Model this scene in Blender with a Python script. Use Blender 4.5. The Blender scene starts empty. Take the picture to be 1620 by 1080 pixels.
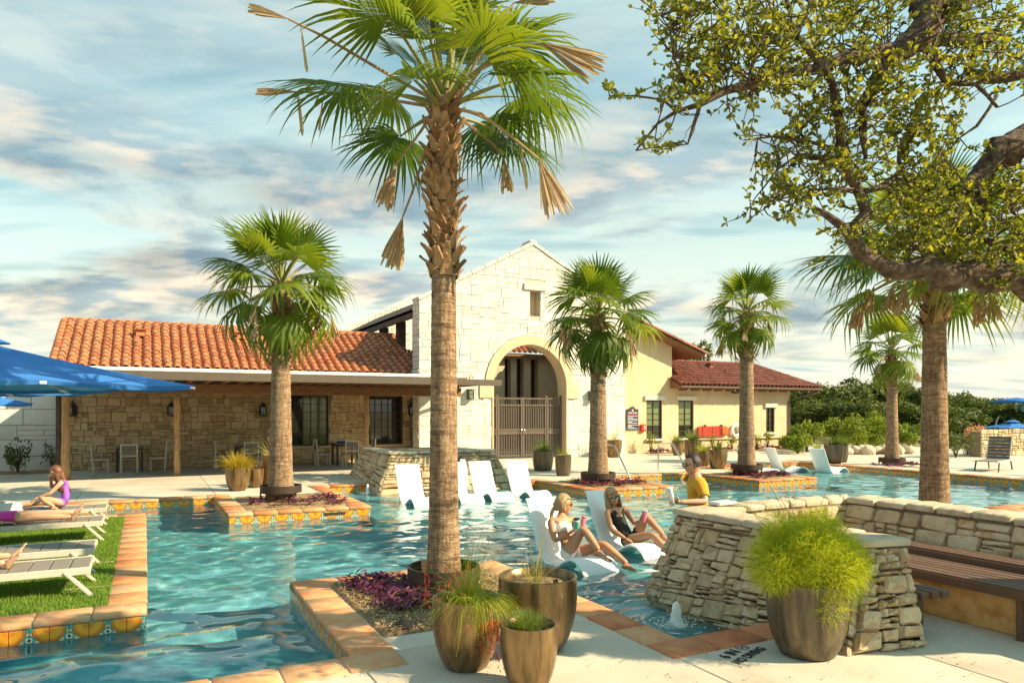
import bpy, bmesh, math, random
import numpy as np
from mathutils import Vector, Matrix, noise as mnoise

sc = bpy.context.scene
COL = sc.collection
R = math.radians
rng = random.Random(7)

# ------------------------------------------------------------------ camera
# World axes: X runs along the club house, Y away from the viewer, deck top at z = 0.
cam_d = bpy.data.cameras.new('camera')
cam = bpy.data.objects.new('camera', cam_d)
COL.objects.link(cam)
cam.location = (0, 0, 1.87)
cam.rotation_euler = (R(90), 0, R(-27))
cam_d.lens = 25.33
cam_d.sensor_width = 36
cam_d.shift_y = 0.0679
cam_d.clip_start = 0.05
cam_d.clip_end = 3000
sc.camera = cam

# ------------------------------------------------------------------ light
SUN_DIR = Vector((-0.648, 0.538, -0.553)).normalized()      # the way the light travels
sun_d = bpy.data.lights.new('sun', 'SUN')
sun_d.energy = 4.6
sun_d.angle = R(0.5)
sun_d.color = (1.0, 0.78, 0.49)
sun_d.cycles.is_caustics_light = True
sun = bpy.data.objects.new('sun', sun_d)
COL.objects.link(sun)
sun.rotation_euler = (-SUN_DIR).to_track_quat('Z', 'Y').to_euler()

world = bpy.data.worlds.new('World')
sc.world = world
world.use_nodes = True


def build_sky():
    nt = world.node_tree
    N, L = nt.nodes, nt.links
    bg = N['Background']
    sky = N.new('ShaderNodeTexSky')
    sky.sky_type = 'NISHITA'
    sky.sun_disc = False
    sky.sun_elevation = math.asin(-SUN_DIR.z)
    sky.sun_rotation = math.atan2(-SUN_DIR.x, -SUN_DIR.y)
    sky.air_density = 1.0
    sky.dust_density = 1.6
    tc = N.new('ShaderNodeTexCoord')
    sep = N.new('ShaderNodeSeparateXYZ')
    L.new(tc.outputs['Generated'], sep.inputs[0])

    def m(op, a, b=None, c=None, clamp=False):
        n = N.new('ShaderNodeMath')
        n.operation = op
        n.use_clamp = clamp
        for i, x in enumerate((a, b, c)):
            if x is None:
                continue
            if isinstance(x, (int, float)):
                n.inputs[i].default_value = x
            else:
                L.new(x, n.inputs[i])
        return n.outputs[0]

    def ramp(x, stops):
        r = N.new('ShaderNodeValToRGB')
        L.new(x, r.inputs[0])
        e = r.color_ramp.elements
        while len(e) < len(stops):
            e.new(0.5)
        for el, (p, c) in zip(e, stops):
            el.position = p
            el.color = (*c, 1) if len(c) == 3 else c
        return r.outputs[0]

    def mix(f, a, b, mode='MIX'):
        n = N.new('ShaderNodeMix')
        n.data_type = 'RGBA'
        n.blend_type = mode
        n.clamp_factor = True
        for s, x in (('Factor', f), ('A', a), ('B', b)):
            sock = [i for i in n.inputs if i.name == s and i.type == ('VALUE' if s == 'Factor' else 'RGBA')][0]
            if isinstance(x, (int, float)):
                sock.default_value = x
            elif isinstance(x, tuple):
                sock.default_value = (*x, 1)
            else:
                L.new(x, sock)
        return [o for o in n.outputs if o.type == 'RGBA'][0]

    z = m('MAXIMUM', sep.outputs['Z'], 0.0)
    k = m('DIVIDE', 1.0, m('ADD', z, 0.16))
    # the cloud sheet turned so that its streets run across the viewing direction
    ca, sa = math.cos(R(-27)), math.sin(R(-27))
    u = m('MULTIPLY', m('ADD', m('MULTIPLY', sep.outputs['X'], ca), m('MULTIPLY', sep.outputs['Y'], sa)), k)
    v = m('MULTIPLY', m('SUBTRACT', m('MULTIPLY', sep.outputs['Y'], ca), m('MULTIPLY', sep.outputs['X'], sa)), k)

    def cloud(su, sv, sz, seed, detail, rough, dist=0.0):
        c = N.new('ShaderNodeCombineXYZ')
        L.new(m('ADD', m('MULTIPLY', u, su), seed), c.inputs[0])
        L.new(m('MULTIPLY', v, sv), c.inputs[1])
        L.new(m('MULTIPLY', z, sz), c.inputs[2])
        t = N.new('ShaderNodeTexNoise')
        t.inputs['Scale'].default_value = 1.0
        t.inputs['Detail'].default_value = detail
        t.inputs['Roughness'].default_value = rough
        t.inputs['Distortion'].default_value = dist
        L.new(c.outputs[0], t.inputs['Vector'])
        return t.outputs['Fac']

    # clear air: the physical sky, greened towards teal and paling to cream at the horizon
    tint = mix(1.0, sky.outputs[0], (0.40, 1.08, .95), 'MULTIPLY')
    low = ramp(z, [(0.0, (1, 1, 1)), (0.10, (.80, .80, .80)), (0.30, (.36, .36, .36)), (0.55, (.1, .1, .1))])
    air = mix(low, tint, (5.5, 4.95, 3.8))
    # high streaks
    s1 = ramp(cloud(1.0, 3.4, 0, 3.1, 7, .56, .5), [(0.40, (0, 0, 0)), (0.62, (1, 1, 1))])
    air = mix(m('MULTIPLY', s1, 0.50), air, (4.0, 4.6, 4.1))
    s2 = ramp(cloud(1.5, 5.0, 0, 9.7, 5, .5, .3), [(0.50, (0, 0, 0)), (0.72, (1, 1, 1))])
    air = mix(m('MULTIPLY', s2, 0.60), air, (.85, 2.1, 2.6))
    # soft cumulus banks: cream where the sun reaches, slate below
    band = ramp(z, [(0.03, (.15, .15, .15)), (0.12, (.8, .8, .8)), (0.24, (1, 1, 1)), (0.36, (.4, .4, .4)), (0.5, (.2, .2, .2))])
    c1 = cloud(1.0, 1.2, 7.0, 21.4, 8, .54, .25)
    c1s = cloud(1.0, 1.2, 7.0, 21.49, 8, .54, .25)
    cm = m('MULTIPLY', ramp(c1, [(0.46, (0, 0, 0)), (0.59, (1, 1, 1))]), band)
    lit = ramp(m('ADD', m('MULTIPLY', m('SUBTRACT', c1s, c1), 7.0), 0.5), [(0.30, (1.7, 2.15, 2.45)), (0.48, (3.5, 3.05, 2.7)), (0.70, (5.6, 4.2, 3.05))])
    slate = ramp(cloud(1.6, 2.2, 9.0, 40.2, 6, .5, .1), [(0.46, (1, 1, 1)), (0.60, (.45, .56, .66))])
    out = mix(m('MULTIPLY', cm, 0.85), air, mix(1.0, lit, slate, 'MULTIPLY'))
    L.new(out, bg.inputs['Color'])
    bg.inputs['Strength'].default_value = 0.1


build_sky()
vs = sc.view_settings
vs.view_transform = 'Standard'
vs.look = 'None'
vs.gamma = 1
vs.exposure = 1.14
vs.use_curve_mapping = False
sc.cycles.use_denoising = True
sc.cycles.max_bounces = 10
sc.cycles.transparent_max_bounces = 16
sc.cycles.transmission_bounces = 6
sc.cycles.caustics_reflective = False
sc.cycles.sample_clamp_indirect = 6


# ------------------------------------------------------------------ helpers
def tag(o, label=None, cat=None, group=None, kind=None):
    if label:
        o['label'] = label
    if cat:
        o['category'] = cat
    if group:
        o['group'] = group
    if kind:
        o['kind'] = kind
    return o


def thing(name, label, cat, loc=(0, 0, 0), rz=0.0, group=None):
    o = bpy.data.objects.new(name, None)
    o.empty_display_size = 0.1
    COL.objects.link(o)
    o.location = loc
    o.rotation_euler = (0, 0, rz)
    return tag(o, label, cat, group)


def link(name, me, parent=None, loc=(0, 0, 0), rot=(0, 0, 0), scale=(1, 1, 1)):
    o = bpy.data.objects.new(name, me)
    COL.objects.link(o)
    o.parent = parent
    o.location = loc
    o.rotation_euler = rot
    o.scale = scale
    return o


def kids(o):
    return [c for c in bpy.data.objects if c.parent == o]


class Tree:
    """remembers children so that copies need no search"""
    pass


def dup(root, loc, rz=0.0, label=None, scale=None):
    ch = {}
    def walk(o):
        for c in o.children:
            ch.setdefault(o.name, []).append(c)
            walk(c)
    walk(root)
    def cp(o, par):
        n = o.copy()
        COL.objects.link(n)
        n.parent = par
        for c in ch.get(o.name, ()):
            cp(c, n)
        return n
    r = cp(root, None)
    r.location = loc
    r.rotation_euler = (0, 0, rz)
    if scale:
        r.scale = (scale,) * 3
    if label:
        r['label'] = label
    return r


class MB:
    def __init__(s):
        s.v = []
        s.f = []

    def add(s, v, f, M=None):
        b = len(s.v)
        s.v += [tuple(M @ Vector(p)) for p in v] if M is not None else [tuple(p) for p in v]
        s.f += [tuple(i + b for i in q) for q in f]
        return s

    def box(s, c, d, rz=0.0, ch=0.0, M=None):
        hx, hy, hz = d[0] / 2, d[1] / 2, d[2] / 2
        T = Matrix.Translation(c) @ Matrix.Rotation(rz, 4, 'Z')
        if M is not None:
            T = M @ T
        if ch <= 0:
            v = [(x * hx, y * hy, z * hz) for x in (-1, 1) for y in (-1, 1) for z in (-1, 1)]
            f = [(0, 1, 3, 2), (4, 6, 7, 5), (0, 4, 5, 1), (2, 3, 7, 6), (0, 2, 6, 4), (1, 5, 7, 3)]
            return s.add(v, f, T)
        v, idx = [], {}
        for x in (-1, 1):
            for y in (-1, 1):
                for z in (-1, 1):
                    idx[x, y, z] = len(v)
                    v += [(x * hx, y * (hy - ch), z * (hz - ch)), (x * (hx - ch), y * hy, z * (hz - ch)), (x * (hx - ch), y * (hy - ch), z * hz)]
        f = []
        I = lambda x, y, z, a: idx[x, y, z] + a
        for q in (-1, 1):
            fs = [[I(q, -1, -1, 0), I(q, 1, -1, 0), I(q, 1, 1, 0), I(q, -1, 1, 0)],
                  [I(-1, q, -1, 1), I(-1, q, 1, 1), I(1, q, 1, 1), I(1, q, -1, 1)],
                  [I(-1, -1, q, 2), I(1, -1, q, 2), I(1, 1, q, 2), I(-1, 1, q, 2)]]
            for t in fs:
                f.append(tuple(t if q > 0 else t[::-1]))
        for a in (-1, 1):
            for b in (-1, 1):
                e = [I(a, b, -1, 0), I(a, b, -1, 1), I(a, b, 1, 1), I(a, b, 1, 0)]
                f.append(tuple(e if a * b > 0 else e[::-1]))
                e = [I(a, -1, b, 0), I(a, 1, b, 0), I(a, 1, b, 2), I(a, -1, b, 2)]
                f.append(tuple(e if a * b > 0 else e[::-1]))
                e = [I(-1, a, b, 1), I(-1, a, b, 2), I(1, a, b, 2), I(1, a, b, 1)]
                f.append(tuple(e if a * b > 0 else e[::-1]))
        for x in (-1, 1):
            for y in (-1, 1):
                for z in (-1, 1):
                    t = [I(x, y, z, 0), I(x, y, z, 1), I(x, y, z, 2)]
                    f.append(tuple(t if x * y * z > 0 else t[::-1]))
        return s.add(v, f, T)

    def beam(s, a, b, w, h, up=(0, 0, 1), ch=0.0):
        a, b = Vector(a), Vector(b)
        x = b - a
        L = x.length
        x.normalize()
        u = Vector(up)
        if abs(u.dot(x)) > .99:
            u = Vector((0, 1, 0))
        y = u.cross(x).normalized()
        z = x.cross(y)
        M = Matrix((x, y, z)).transposed().to_4x4()
        M.translation = (a + b) / 2
        return s.box((0, 0, 0), (L, w, h), 0, ch, M)

    def tube(s, pts, rad, n=8, cap=True):
        pts = [Vector(p) for p in pts]
        if isinstance(rad, (int, float)):
            rad = [rad] * len(pts)
        t0 = (pts[1] - pts[0]).normalized()
        ref = Vector((0, 0, 1)) if abs(t0.z) < .9 else Vector((1, 0, 0))
        x = t0.cross(ref).normalized()
        v, f = [], []
        for i, p in enumerate(pts):
            a, b = pts[max(i - 1, 0)], pts[min(i + 1, len(pts) - 1)]
            t = (b - a).normalized()
            x = (x - t * x.dot(t))
            x = x.normalized() if x.length > 1e-6 else t.orthogonal().normalized()
            y = t.cross(x)
            for k in range(n):
                q = 2 * math.pi * k / n
                v.append(p + (x * math.cos(q) + y * math.sin(q)) * rad[i])
        for i in range(len(pts) - 1):
            for k in range(n):
                f.append((i * n + k, i * n + (k + 1) % n, (i + 1) * n + (k + 1) % n, (i + 1) * n + k))
        if cap:
            f.append(tuple(range(n))[::-1])
            f.append(tuple((len(pts) - 1) * n + k for k in range(n)))
        return s.add(v, f)

    def lathe(s, prof, n=24, c=(0, 0, 0), jit=None):
        v, f = [], []
        for i, (r, z) in enumerate(prof):
            for k in range(n):
                q = 2 * math.pi * k / n
                rr = r * (1 + (jit(q, z) if jit else 0))
                v.append((c[0] + rr * math.cos(q), c[1] + rr * math.sin(q), c[2] + z))
        for i in range(len(prof) - 1):
            for k in range(n):
                f.append((i * n + k, i * n + (k + 1) % n, (i + 1) * n + (k + 1) % n, (i + 1) * n + k))
        return s.add(v, f)

    def prism(s, poly, fn0, fn1):
        """poly: 2-D outline; fn0/fn1 map a 2-D point to its back and front 3-D point"""
        n = len(poly)
        v = [fn0(p) for p in poly] + [fn1(p) for p in poly]
        f = [tuple(range(n))[::-1], tuple(range(n, 2 * n))]
        f += [(i, (i + 1) % n, n + (i + 1) % n, n + i) for i in range(n)]
        return s.add(v, f)

    def mesh(s, name, mat, smooth=False, sharp=None):
        me = bpy.data.meshes.new(name)
        me.from_pydata(s.v, [], s.f)
        if mat:
            me.materials.append(mat)
        if smooth:
            me.polygons.foreach_set('use_smooth', [True] * len(me.polygons))
            if sharp:
                me.set_sharp_from_angle(angle=R(sharp))
        me.update()
        return me

    def build(s, name, mat, parent=None, smooth=False, sharp=None, loc=(0, 0, 0), kind=None, fix=False):
        me = s.mesh(name, mat, smooth, sharp)
        if fix:
            bm = bmesh.new()
            bm.from_mesh(me)
            bmesh.ops.recalc_face_normals(bm, faces=bm.faces)
            bm.to_mesh(me)
            bm.free()
        o = link(name, me, parent, loc)
        if kind:
            o['kind'] = kind
        return o


def np_mesh(name, V, F, mat, smooth=False, mats=None, mi=None):
    me = bpy.data.meshes.new(name)
    V = np.asarray(V, dtype=np.float32)
    F = np.asarray(F, dtype=np.int32)
    k = F.shape[1]
    me.vertices.add(len(V))
    me.vertices.foreach_set('co', V.ravel())
    me.loops.add(F.size)
    me.loops.foreach_set('vertex_index', F.ravel())
    me.polygons.add(len(F))
    me.polygons.foreach_set('loop_start', np.arange(0, F.size, k, dtype=np.int32))
    me.polygons.foreach_set('loop_total', np.full(len(F), k, dtype=np.int32))
    if smooth:
        me.polygons.foreach_set('use_smooth', np.ones(len(F), dtype=bool))
    for m in (mats or [mat]):
        me.materials.append(m)
    if mi is not None:
        me.polygons.foreach_set('material_index', np.asarray(mi, dtype=np.int32))
    me.update(calc_edges=True)
    me.validate()
    return me


# ------------------------------------------------------------------ materials
def pm(name, cols, rough=.8, scale=5., bump=.25, bscale=40., rnd=.0, metal=0., spec=.4, stretch=(1, 1, 1), trans=0., detail=6., dist=0., coords='Object', sss=0., bdist=.01, island=True, rough_var=.0, contrast=(.3, .7)):
    """one procedural surface: a colour ramp driven by grain and by a per-piece random value, plus fine relief"""
    mt = bpy.data.materials.new(name)
    mt.use_nodes = True
    nt = mt.node_tree
    N, L = nt.nodes, nt.links
    p = N['Principled BSDF']
    tc = N.new('ShaderNodeTexCoord')
    oi = N.new('ShaderNodeObjectInfo')
    mp = N.new('ShaderNodeMapping')
    mp.inputs['Scale'].default_value = stretch
    L.new(tc.outputs[coords], mp.inputs['Vector'])
    cx = N.new('ShaderNodeVectorMath')
    cx.operation = 'SCALE'
    cx.inputs[0].default_value = (37.1, 53.3, 71.7)
    L.new(oi.outputs['Random'], cx.inputs['Scale'])
    L.new(cx.outputs[0], mp.inputs['Location'])
    nz = N.new('ShaderNodeTexNoise')
    nz.inputs['Scale'].default_value = scale
    nz.inputs['Detail'].default_value = detail
    nz.inputs['Roughness'].default_value = .6
    nz.inputs['Distortion'].default_value = dist
    L.new(mp.outputs[0], nz.inputs['Vector'])
    mr = N.new('ShaderNodeMapRange')
    mr.inputs['From Min'].default_value, mr.inputs['From Max'].default_value = contrast
    L.new(nz.outputs['Fac'], mr.inputs['Value'])
    val = mr.outputs[0]
    if rnd > 0:
        r = oi.outputs['Random']
        if island:
            ge = N.new('ShaderNodeNewGeometry')
            a = N.new('ShaderNodeMath')
            a.operation = 'ADD'
            L.new(oi.outputs['Random'], a.inputs[0])
            L.new(ge.outputs['Random Per Island'], a.inputs[1])
            fr = N.new('ShaderNodeMath')
            fr.operation = 'FRACT'
            L.new(a.outputs[0], fr.inputs[0])
            r = fr.outputs[0]
        mx = N.new('ShaderNodeMix')
        mx.inputs[0].default_value = rnd
        L.new(val, mx.inputs[2])
        L.new(r, mx.inputs[3])
        val = mx.outputs[0]
    rp = N.new('ShaderNodeValToRGB')
    e = rp.color_ramp.elements
    while len(e) < len(cols):
        e.new(.5)
    for i, c in enumerate(cols):
        e[i].position = i / max(1, len(cols) - 1)
        e[i].color = (*c, 1)
    L.new(val, rp.inputs[0])
    L.new(rp.outputs[0], p.inputs['Base Color'])
    p.inputs['Roughness'].default_value = rough
    if rough_var:
        q = N.new('ShaderNodeMapRange')
        q.inputs['To Min'].default_value = max(.02, rough - rough_var)
        q.inputs['To Max'].default_value = min(1, rough + rough_var)
        L.new(nz.outputs['Fac'], q.inputs['Value'])
        L.new(q.outputs[0], p.inputs['Roughness'])
    p.inputs['Metallic'].default_value = metal
    p.inputs['Specular IOR Level'].default_value = spec
    if sss:
        p.inputs['Subsurface Weight'].default_value = sss
        p.inputs['Subsurface Radius'].default_value = (.02, .008, .005)
    if bump:
        b = N.new('ShaderNodeBump')
        b.inputs['Strength'].default_value = bump
        b.inputs['Distance'].default_value = bdist
        n2 = N.new('ShaderNodeTexNoise')
        n2.inputs['Scale'].default_value = bscale
        n2.inputs['Detail'].default_value = 5
        L.new(mp.outputs[0], n2.inputs['Vector'])
        L.new(n2.outputs['Fac'], b.inputs['Height'])
        L.new(b.outputs[0], p.inputs['Normal'])
    if trans:
        out = N['Material Output']
        t = N.new('ShaderNodeBsdfTranslucent')
        tm = N.new('ShaderNodeMix')
        tm.data_type = 'RGBA'
        tm.blend_type = 'MULTIPLY'
        tm.inputs[0].default_value = 1
        L.new(rp.outputs[0], tm.inputs[6])
        tm.inputs[7].default_value = (1.9, 1.7, .7, 1)
        L.new(tm.outputs[2], t.inputs['Color'])
        ms = N.new('ShaderNodeMixShader')
        ms.inputs[0].default_value = trans
        L.new(p.outputs[0], ms.inputs[1])
        L.new(t.outputs[0], ms.inputs[2])
        L.new(ms.outputs[0], out.inputs['Surface'])
    return mt


def plain(name, c, rough=.5, metal=0., spec=.5, trans=0.):
    return pm(name, [tuple(x * .9 for x in c), tuple(min(1, x * 1.08) for x in c)], rough=rough, metal=metal, spec=spec, bump=.05, bscale=60, trans=trans)


M = {}
M['concrete'] = pm('concrete', [(.34, .29, .225), (.51, .455, .37), (.58, .53, .44), (.63, .58, .49)], rough=.85, scale=1.1, bump=.3, bscale=110, rnd=.2, contrast=(.25, .75), detail=12)
M['mortar'] = pm('mortar', [(.20, .155, .10), (.32, .25, .17)], rough=.95, scale=9, bump=.5, bscale=60)
M['joint'] = plain('joint', (.26, .22, .17), .95)
M['plaster'] = pm('plaster', [(.10, .40, .47), (.14, .47, .53), (.19, .53, .58)], rough=.8, scale=3, bump=.1, bscale=60)
M['terracotta'] = pm('terracotta', [(.36, .085, .035), (.50, .16, .06), (.58, .25, .10), (.60, .36, .19), (.44, .11, .05)], rough=.62, scale=5, bump=.2, bscale=45, rnd=.6)
M['roof_tile'] = pm('roof_tile', [(.17, .065, .038), (.36, .115, .05), (.48, .165, .068), (.49, .19, .082), (.38, .175, .09), (.25, .09, .05)], rough=.75, scale=5, bump=.3, bscale=30, rnd=.72)
M['roof_tile_red'] = pm('roof_tile_red', [(.10, .045, .035), (.20, .065, .045), (.27, .092, .06), (.23, .095, .065)], rough=.75, scale=4, bump=.2, bscale=30, rnd=.7)
M['rubble'] = pm('rubble', [(.26, .16, .08), (.48, .33, .17), (.60, .43, .24), (.64, .51, .33), (.54, .33, .15)], rough=.92, scale=7, bump=.7, bscale=26, rnd=.62, bdist=.02)
M['rubble_near'] = pm('rubble_near', [(.17, .12, .075), (.38, .275, .16), (.53, .40, .245), (.62, .50, .34), (.44, .27, .13), (.57, .43, .26)], rough=.92, scale=6, bump=.9, bscale=22, rnd=.55, bdist=.02, contrast=(.25, .75))
M['cap_stone'] = pm('cap_stone', [(.30, .24, .16), (.52, .43, .31), (.62, .53, .40)], rough=.9, scale=5, bump=.7, bscale=18, rnd=.2, bdist=.02)
M['limestone'] = pm('limestone', [(.52, .48, .41), (.63, .60, .535), (.67, .65, .595), (.71, .695, .65)], rough=.9, scale=4, bump=.6, bscale=22, rnd=.45, bdist=.015)
M['lime_mortar'] = pm('lime_mortar', [(.44, .395, .32), (.54, .49, .41)], rough=.95, scale=6, bump=.3)
M['cast_stone'] = pm('cast_stone', [(.56, .43, .28), (.64, .51, .35)], rough=.85, scale=3, bump=.12, bscale=80)
M['cast_trim'] = pm('cast_trim', [(.64, .56, .44), (.72, .65, .53)], rough=.85, scale=3, bump=.12, bscale=80)
M['stucco'] = pm('stucco', [(.56, .42, .26), (.62, .48, .31), (.65, .51, .34)], rough=.92, scale=2.2, bump=.3, bscale=140)
M['timber'] = pm('timber', [(.13, .065, .03), (.24, .12, .055), (.32, .17, .085)], rough=.75, scale=4, stretch=(1, 12, 12), bump=.3, bscale=12)
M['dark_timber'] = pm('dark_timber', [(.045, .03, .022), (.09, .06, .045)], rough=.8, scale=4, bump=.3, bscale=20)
M['cedar'] = pm('cedar', [(.24, .13, .06), (.44, .27, .13), (.56, .38, .20)], rough=.75, scale=5, stretch=(8, 8, .7), bump=.5, bscale=9, bdist=.02)
M['awning_white'] = plain('awning_white', (.80, .79, .76), .4)
M['bronze_paint'] = plain('bronze_paint', (.115, .09, .068), .45, .0)
M['dark_metal'] = plain('dark_metal', (.03, .026, .024), .5)
M['window_frame'] = plain('window_frame', (.055, .04, .03), .5)
M['steel'] = plain('steel', (.62, .60, .57), .25, 1.)
M['white_plastic'] = pm('white_plastic', [(.80, .80, .79), (.86, .86, .85)], rough=.35, scale=3, bump=.02)
M['mulch'] = pm('mulch', [(.13, .075, .035), (.34, .22, .11), (.50, .37, .20)], rough=.95, scale=28, bump=1., bscale=60, bdist=.03)
M['soil'] = pm('soil', [(.08, .05, .03), (.18, .12, .07)], rough=.95, scale=20, bump=1., bscale=50, bdist=.02)
M['turf'] = pm('turf', [(.05, .10, .012), (.09, .16, .02)], rough=.9, scale=10, bump=.6, bscale=120)
M['grass'] = pm('grass', [(.085, .165, .014), (.15, .26, .024), (.24, .34, .045)], rough=.7, scale=4, bump=0, rnd=.7, trans=.3)
M['terrain'] = pm('terrain', [(.10, .11, .035), (.20, .17, .07), (.26, .21, .11)], rough=.95, scale=.08, bump=.4, bscale=3)
M['glazed'] = pm('glazed', [(.07, .045, .022), (.15, .095, .042), (.25, .16, .07), (.33, .22, .10)], rough=.30, scale=5, stretch=(3, 3, .45), bump=.12, bscale=30, metal=.55, spec=.6, rough_var=.14, contrast=(.25, .75))
M['glazed_dark'] = pm('glazed_dark', [(.06, .048, .035), (.12, .095, .062), (.20, .15, .085)], rough=.38, scale=4, stretch=(4, 4, .4), bump=.12, bscale=30, metal=.4, spec=.5, rough_var=.12)
M['ring_metal'] = pm('ring_metal', [(.035, .028, .024), (.08, .055, .04)], rough=.6, scale=5, bump=.1, metal=.4)
M['blue_canvas'] = pm('blue_canvas', [(.03, .16, .50), (.045, .21, .60)], rough=.75, scale=2, bump=.1, bscale=200, trans=.12)
M['grey_slat'] = pm('grey_slat', [(.20, .18, .155), (.26, .235, .205)], rough=.6, scale=3, bump=.1, bscale=50, rnd=.3)
M['light_frame'] = plain('light_frame', (.52, .485, .41), .5)
M['bench_slat'] = pm('bench_slat', [(.10, .055, .035), (.17, .10, .065)], rough=.65, scale=6, bump=.2, bscale=30, rnd=.5)
M['rust_stone'] = pm('rust_stone', [(.42, .20, .055), (.62, .36, .13), (.70, .45, .20)], rough=.9, scale=7, bump=.5, bscale=50)
M['black_print'] = plain('black_print', (.03, .028, .026), .8)


def water_mat():
    mt = bpy.data.materials.new('pool_water')
    mt.use_nodes = True
    nt = mt.node_tree
    p = nt.nodes['Principled BSDF']
    p.inputs['Base Color'].default_value = (.90, .985, 1, 1)
    p.inputs['Transmission Weight'].default_value = 1
    p.inputs['Roughness'].default_value = 0
    p.inputs['IOR'].default_value = 1.33
    return mt


def glass_mat(name, c, rough=.04):
    mt = bpy.data.materials.new(name)
    mt.use_nodes = True
    p = mt.node_tree.nodes['Principled BSDF']
    p.inputs['Base Color'].default_value = (*c, 1)
    p.inputs['Roughness'].default_value = rough
    p.inputs['Specular IOR Level'].default_value = .9
    return mt


M['water'] = water_mat()
M['glass_dark'] = glass_mat('glass_dark', (.02, .022, .016))
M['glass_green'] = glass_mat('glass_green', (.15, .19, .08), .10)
# ================================================================== the setting: ground, deck, pool
WATER_Z = -0.17


def in_rect(x, y, r):
    return r[0] <= x <= r[1] and r[2] <= y <= r[3]


POOL = [(-12, 21.4, 5.42, 17.0), (16.85, 21.4, 17.0, 18.8), (3.95, 9.0, 17.0, 18.1), (3.88, 5.2, 4.62, 8.0)]
LAND = [(-12, 0, 7.6, 14.77), (1.35, 3.95, 13.9, 17), (9.4, 11.75, 14.2, 17), (14.65, 16.85, 14.2, 17), (1.42, 3.88, 5.42, 8.08),
        (5.2, 7.8, 4.62, 6.1), (7.8, 12.2, 5.42, 8.1), (14.5, 21.4, 5.42, 8.3)]
FLOORS = [((3.95, 9.4, 13.5, 18.1), -.42), ((3.88, 7.6, 4.62, 9.0), -.42), ((-12, 1.42, 5.42, 7.15), -.42), ((-12, 1.42, 7.15, 7.85), -.72),
          ((16.85, 21.4, 13.0, 18.8), -.42), ((11.75, 14.65, 15.6, 17), -.40)]


def floor_z(x, y):
    if not any(in_rect(x, y, r) for r in POOL) or any(in_rect(x, y, r) for r in LAND):
        return 0.0
    for r, z in FLOORS:
        if in_rect(x, y, r):
            return z
    return -1.15


BX = sorted({v for r in POOL + LAND + [f[0] for f in FLOORS] for v in r[:2]})
BY = sorted({v for r in POOL + LAND + [f[0] for f in FLOORS] for v in r[2:]})


def mid(a):
    return [(a[i] + a[i + 1]) / 2 for i in range(len(a) - 1)]


H = [[floor_z(x, y) for y in mid(BY)] for x in mid(BX)]

# ground to the horizon, open where the deck lies
D = (-14, 36, -3, 31)
g = MB()
E_ = 1500
for x0, x1, y0, y1 in ((-E_, E_, -E_, D[2]), (-E_, E_, D[3], E_), (-E_, D[0], D[2], D[3]), (D[1], E_, D[2], D[3])):
    g.add([(x0, y0, -.06), (x1, y0, -.06), (x1, y1, -.06), (x0, y1, -.06)], [(0, 1, 2, 3)])
tag(g.build('ground', M['terrain']), kind='structure')

# low wooded rise far behind the trees
hv, hf = [], []
NX, NY = 60, 14
for j in range(NY):
    for i in range(NX):
        x = -60 + i * 9.0
        y = 95 + j * 11
        t = max(0.0, math.sin(math.pi * j / (NY - 1))) ** 1.3
        z = -.4 + t * (2.5 + 3.2 * math.exp(-((x - 150) / 55) ** 2) + 1.4 * mnoise.noise((x * .02, y * .02, 3)))
        hv.append((x, y, z))
for j in range(NY - 1):
    for i in range(NX - 1):
        a = j * NX + i
        hf.append((a, a + 1, a + NX + 1, a + NX))
o = MB().add(hv, hf).build('hill', M['terrain'], smooth=True, kind='structure')

# deck: poured slabs with tooled joints over a dark bed
bed = MB()
JX = [-14, -9, -4, -1.3, 1.42, 3.6, 5.3, 8, 11, 14, 17, 20, 23, 26, 30, 36]
JY = [-3, .3, 2.7, 5.42, 8.3, 11.2, 14.2, 17, 20, 22.95, 26.6, 31]
XX = sorted(set(BX + JX))
YY = sorted(set(BY + JY))
deck = None
slabs = {}
for i in range(len(XX) - 1):
    for j in range(len(YY) - 1):
        x0, x1, y0, y1 = XX[i], XX[i + 1], YY[j], YY[j + 1]
        if x1 - x0 < 1e-6 or y1 - y0 < 1e-6 or floor_z((x0 + x1) / 2, (y0 + y1) / 2) < 0:
            continue
        bed.add([(x0, y0, -.025), (x1, y0, -.025), (x1, y1, -.025), (x0, y1, -.025)], [(0, 1, 2, 3)])
        if in_rect((x0 + x1) / 2, (y0 + y1) / 2, LAND[0]):
            continue
        kx = max(k for k in range(len(JX)) if JX[k] <= x0 + 1e-6)
        ky = max(k for k in range(len(JY)) if JY[k] <= y0 + 1e-6)
        slabs.setdefault((kx, ky), []).append((x0, x1, y0, y1))
deck = bed.build('pool_deck', M['joint'], kind='structure')
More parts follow.
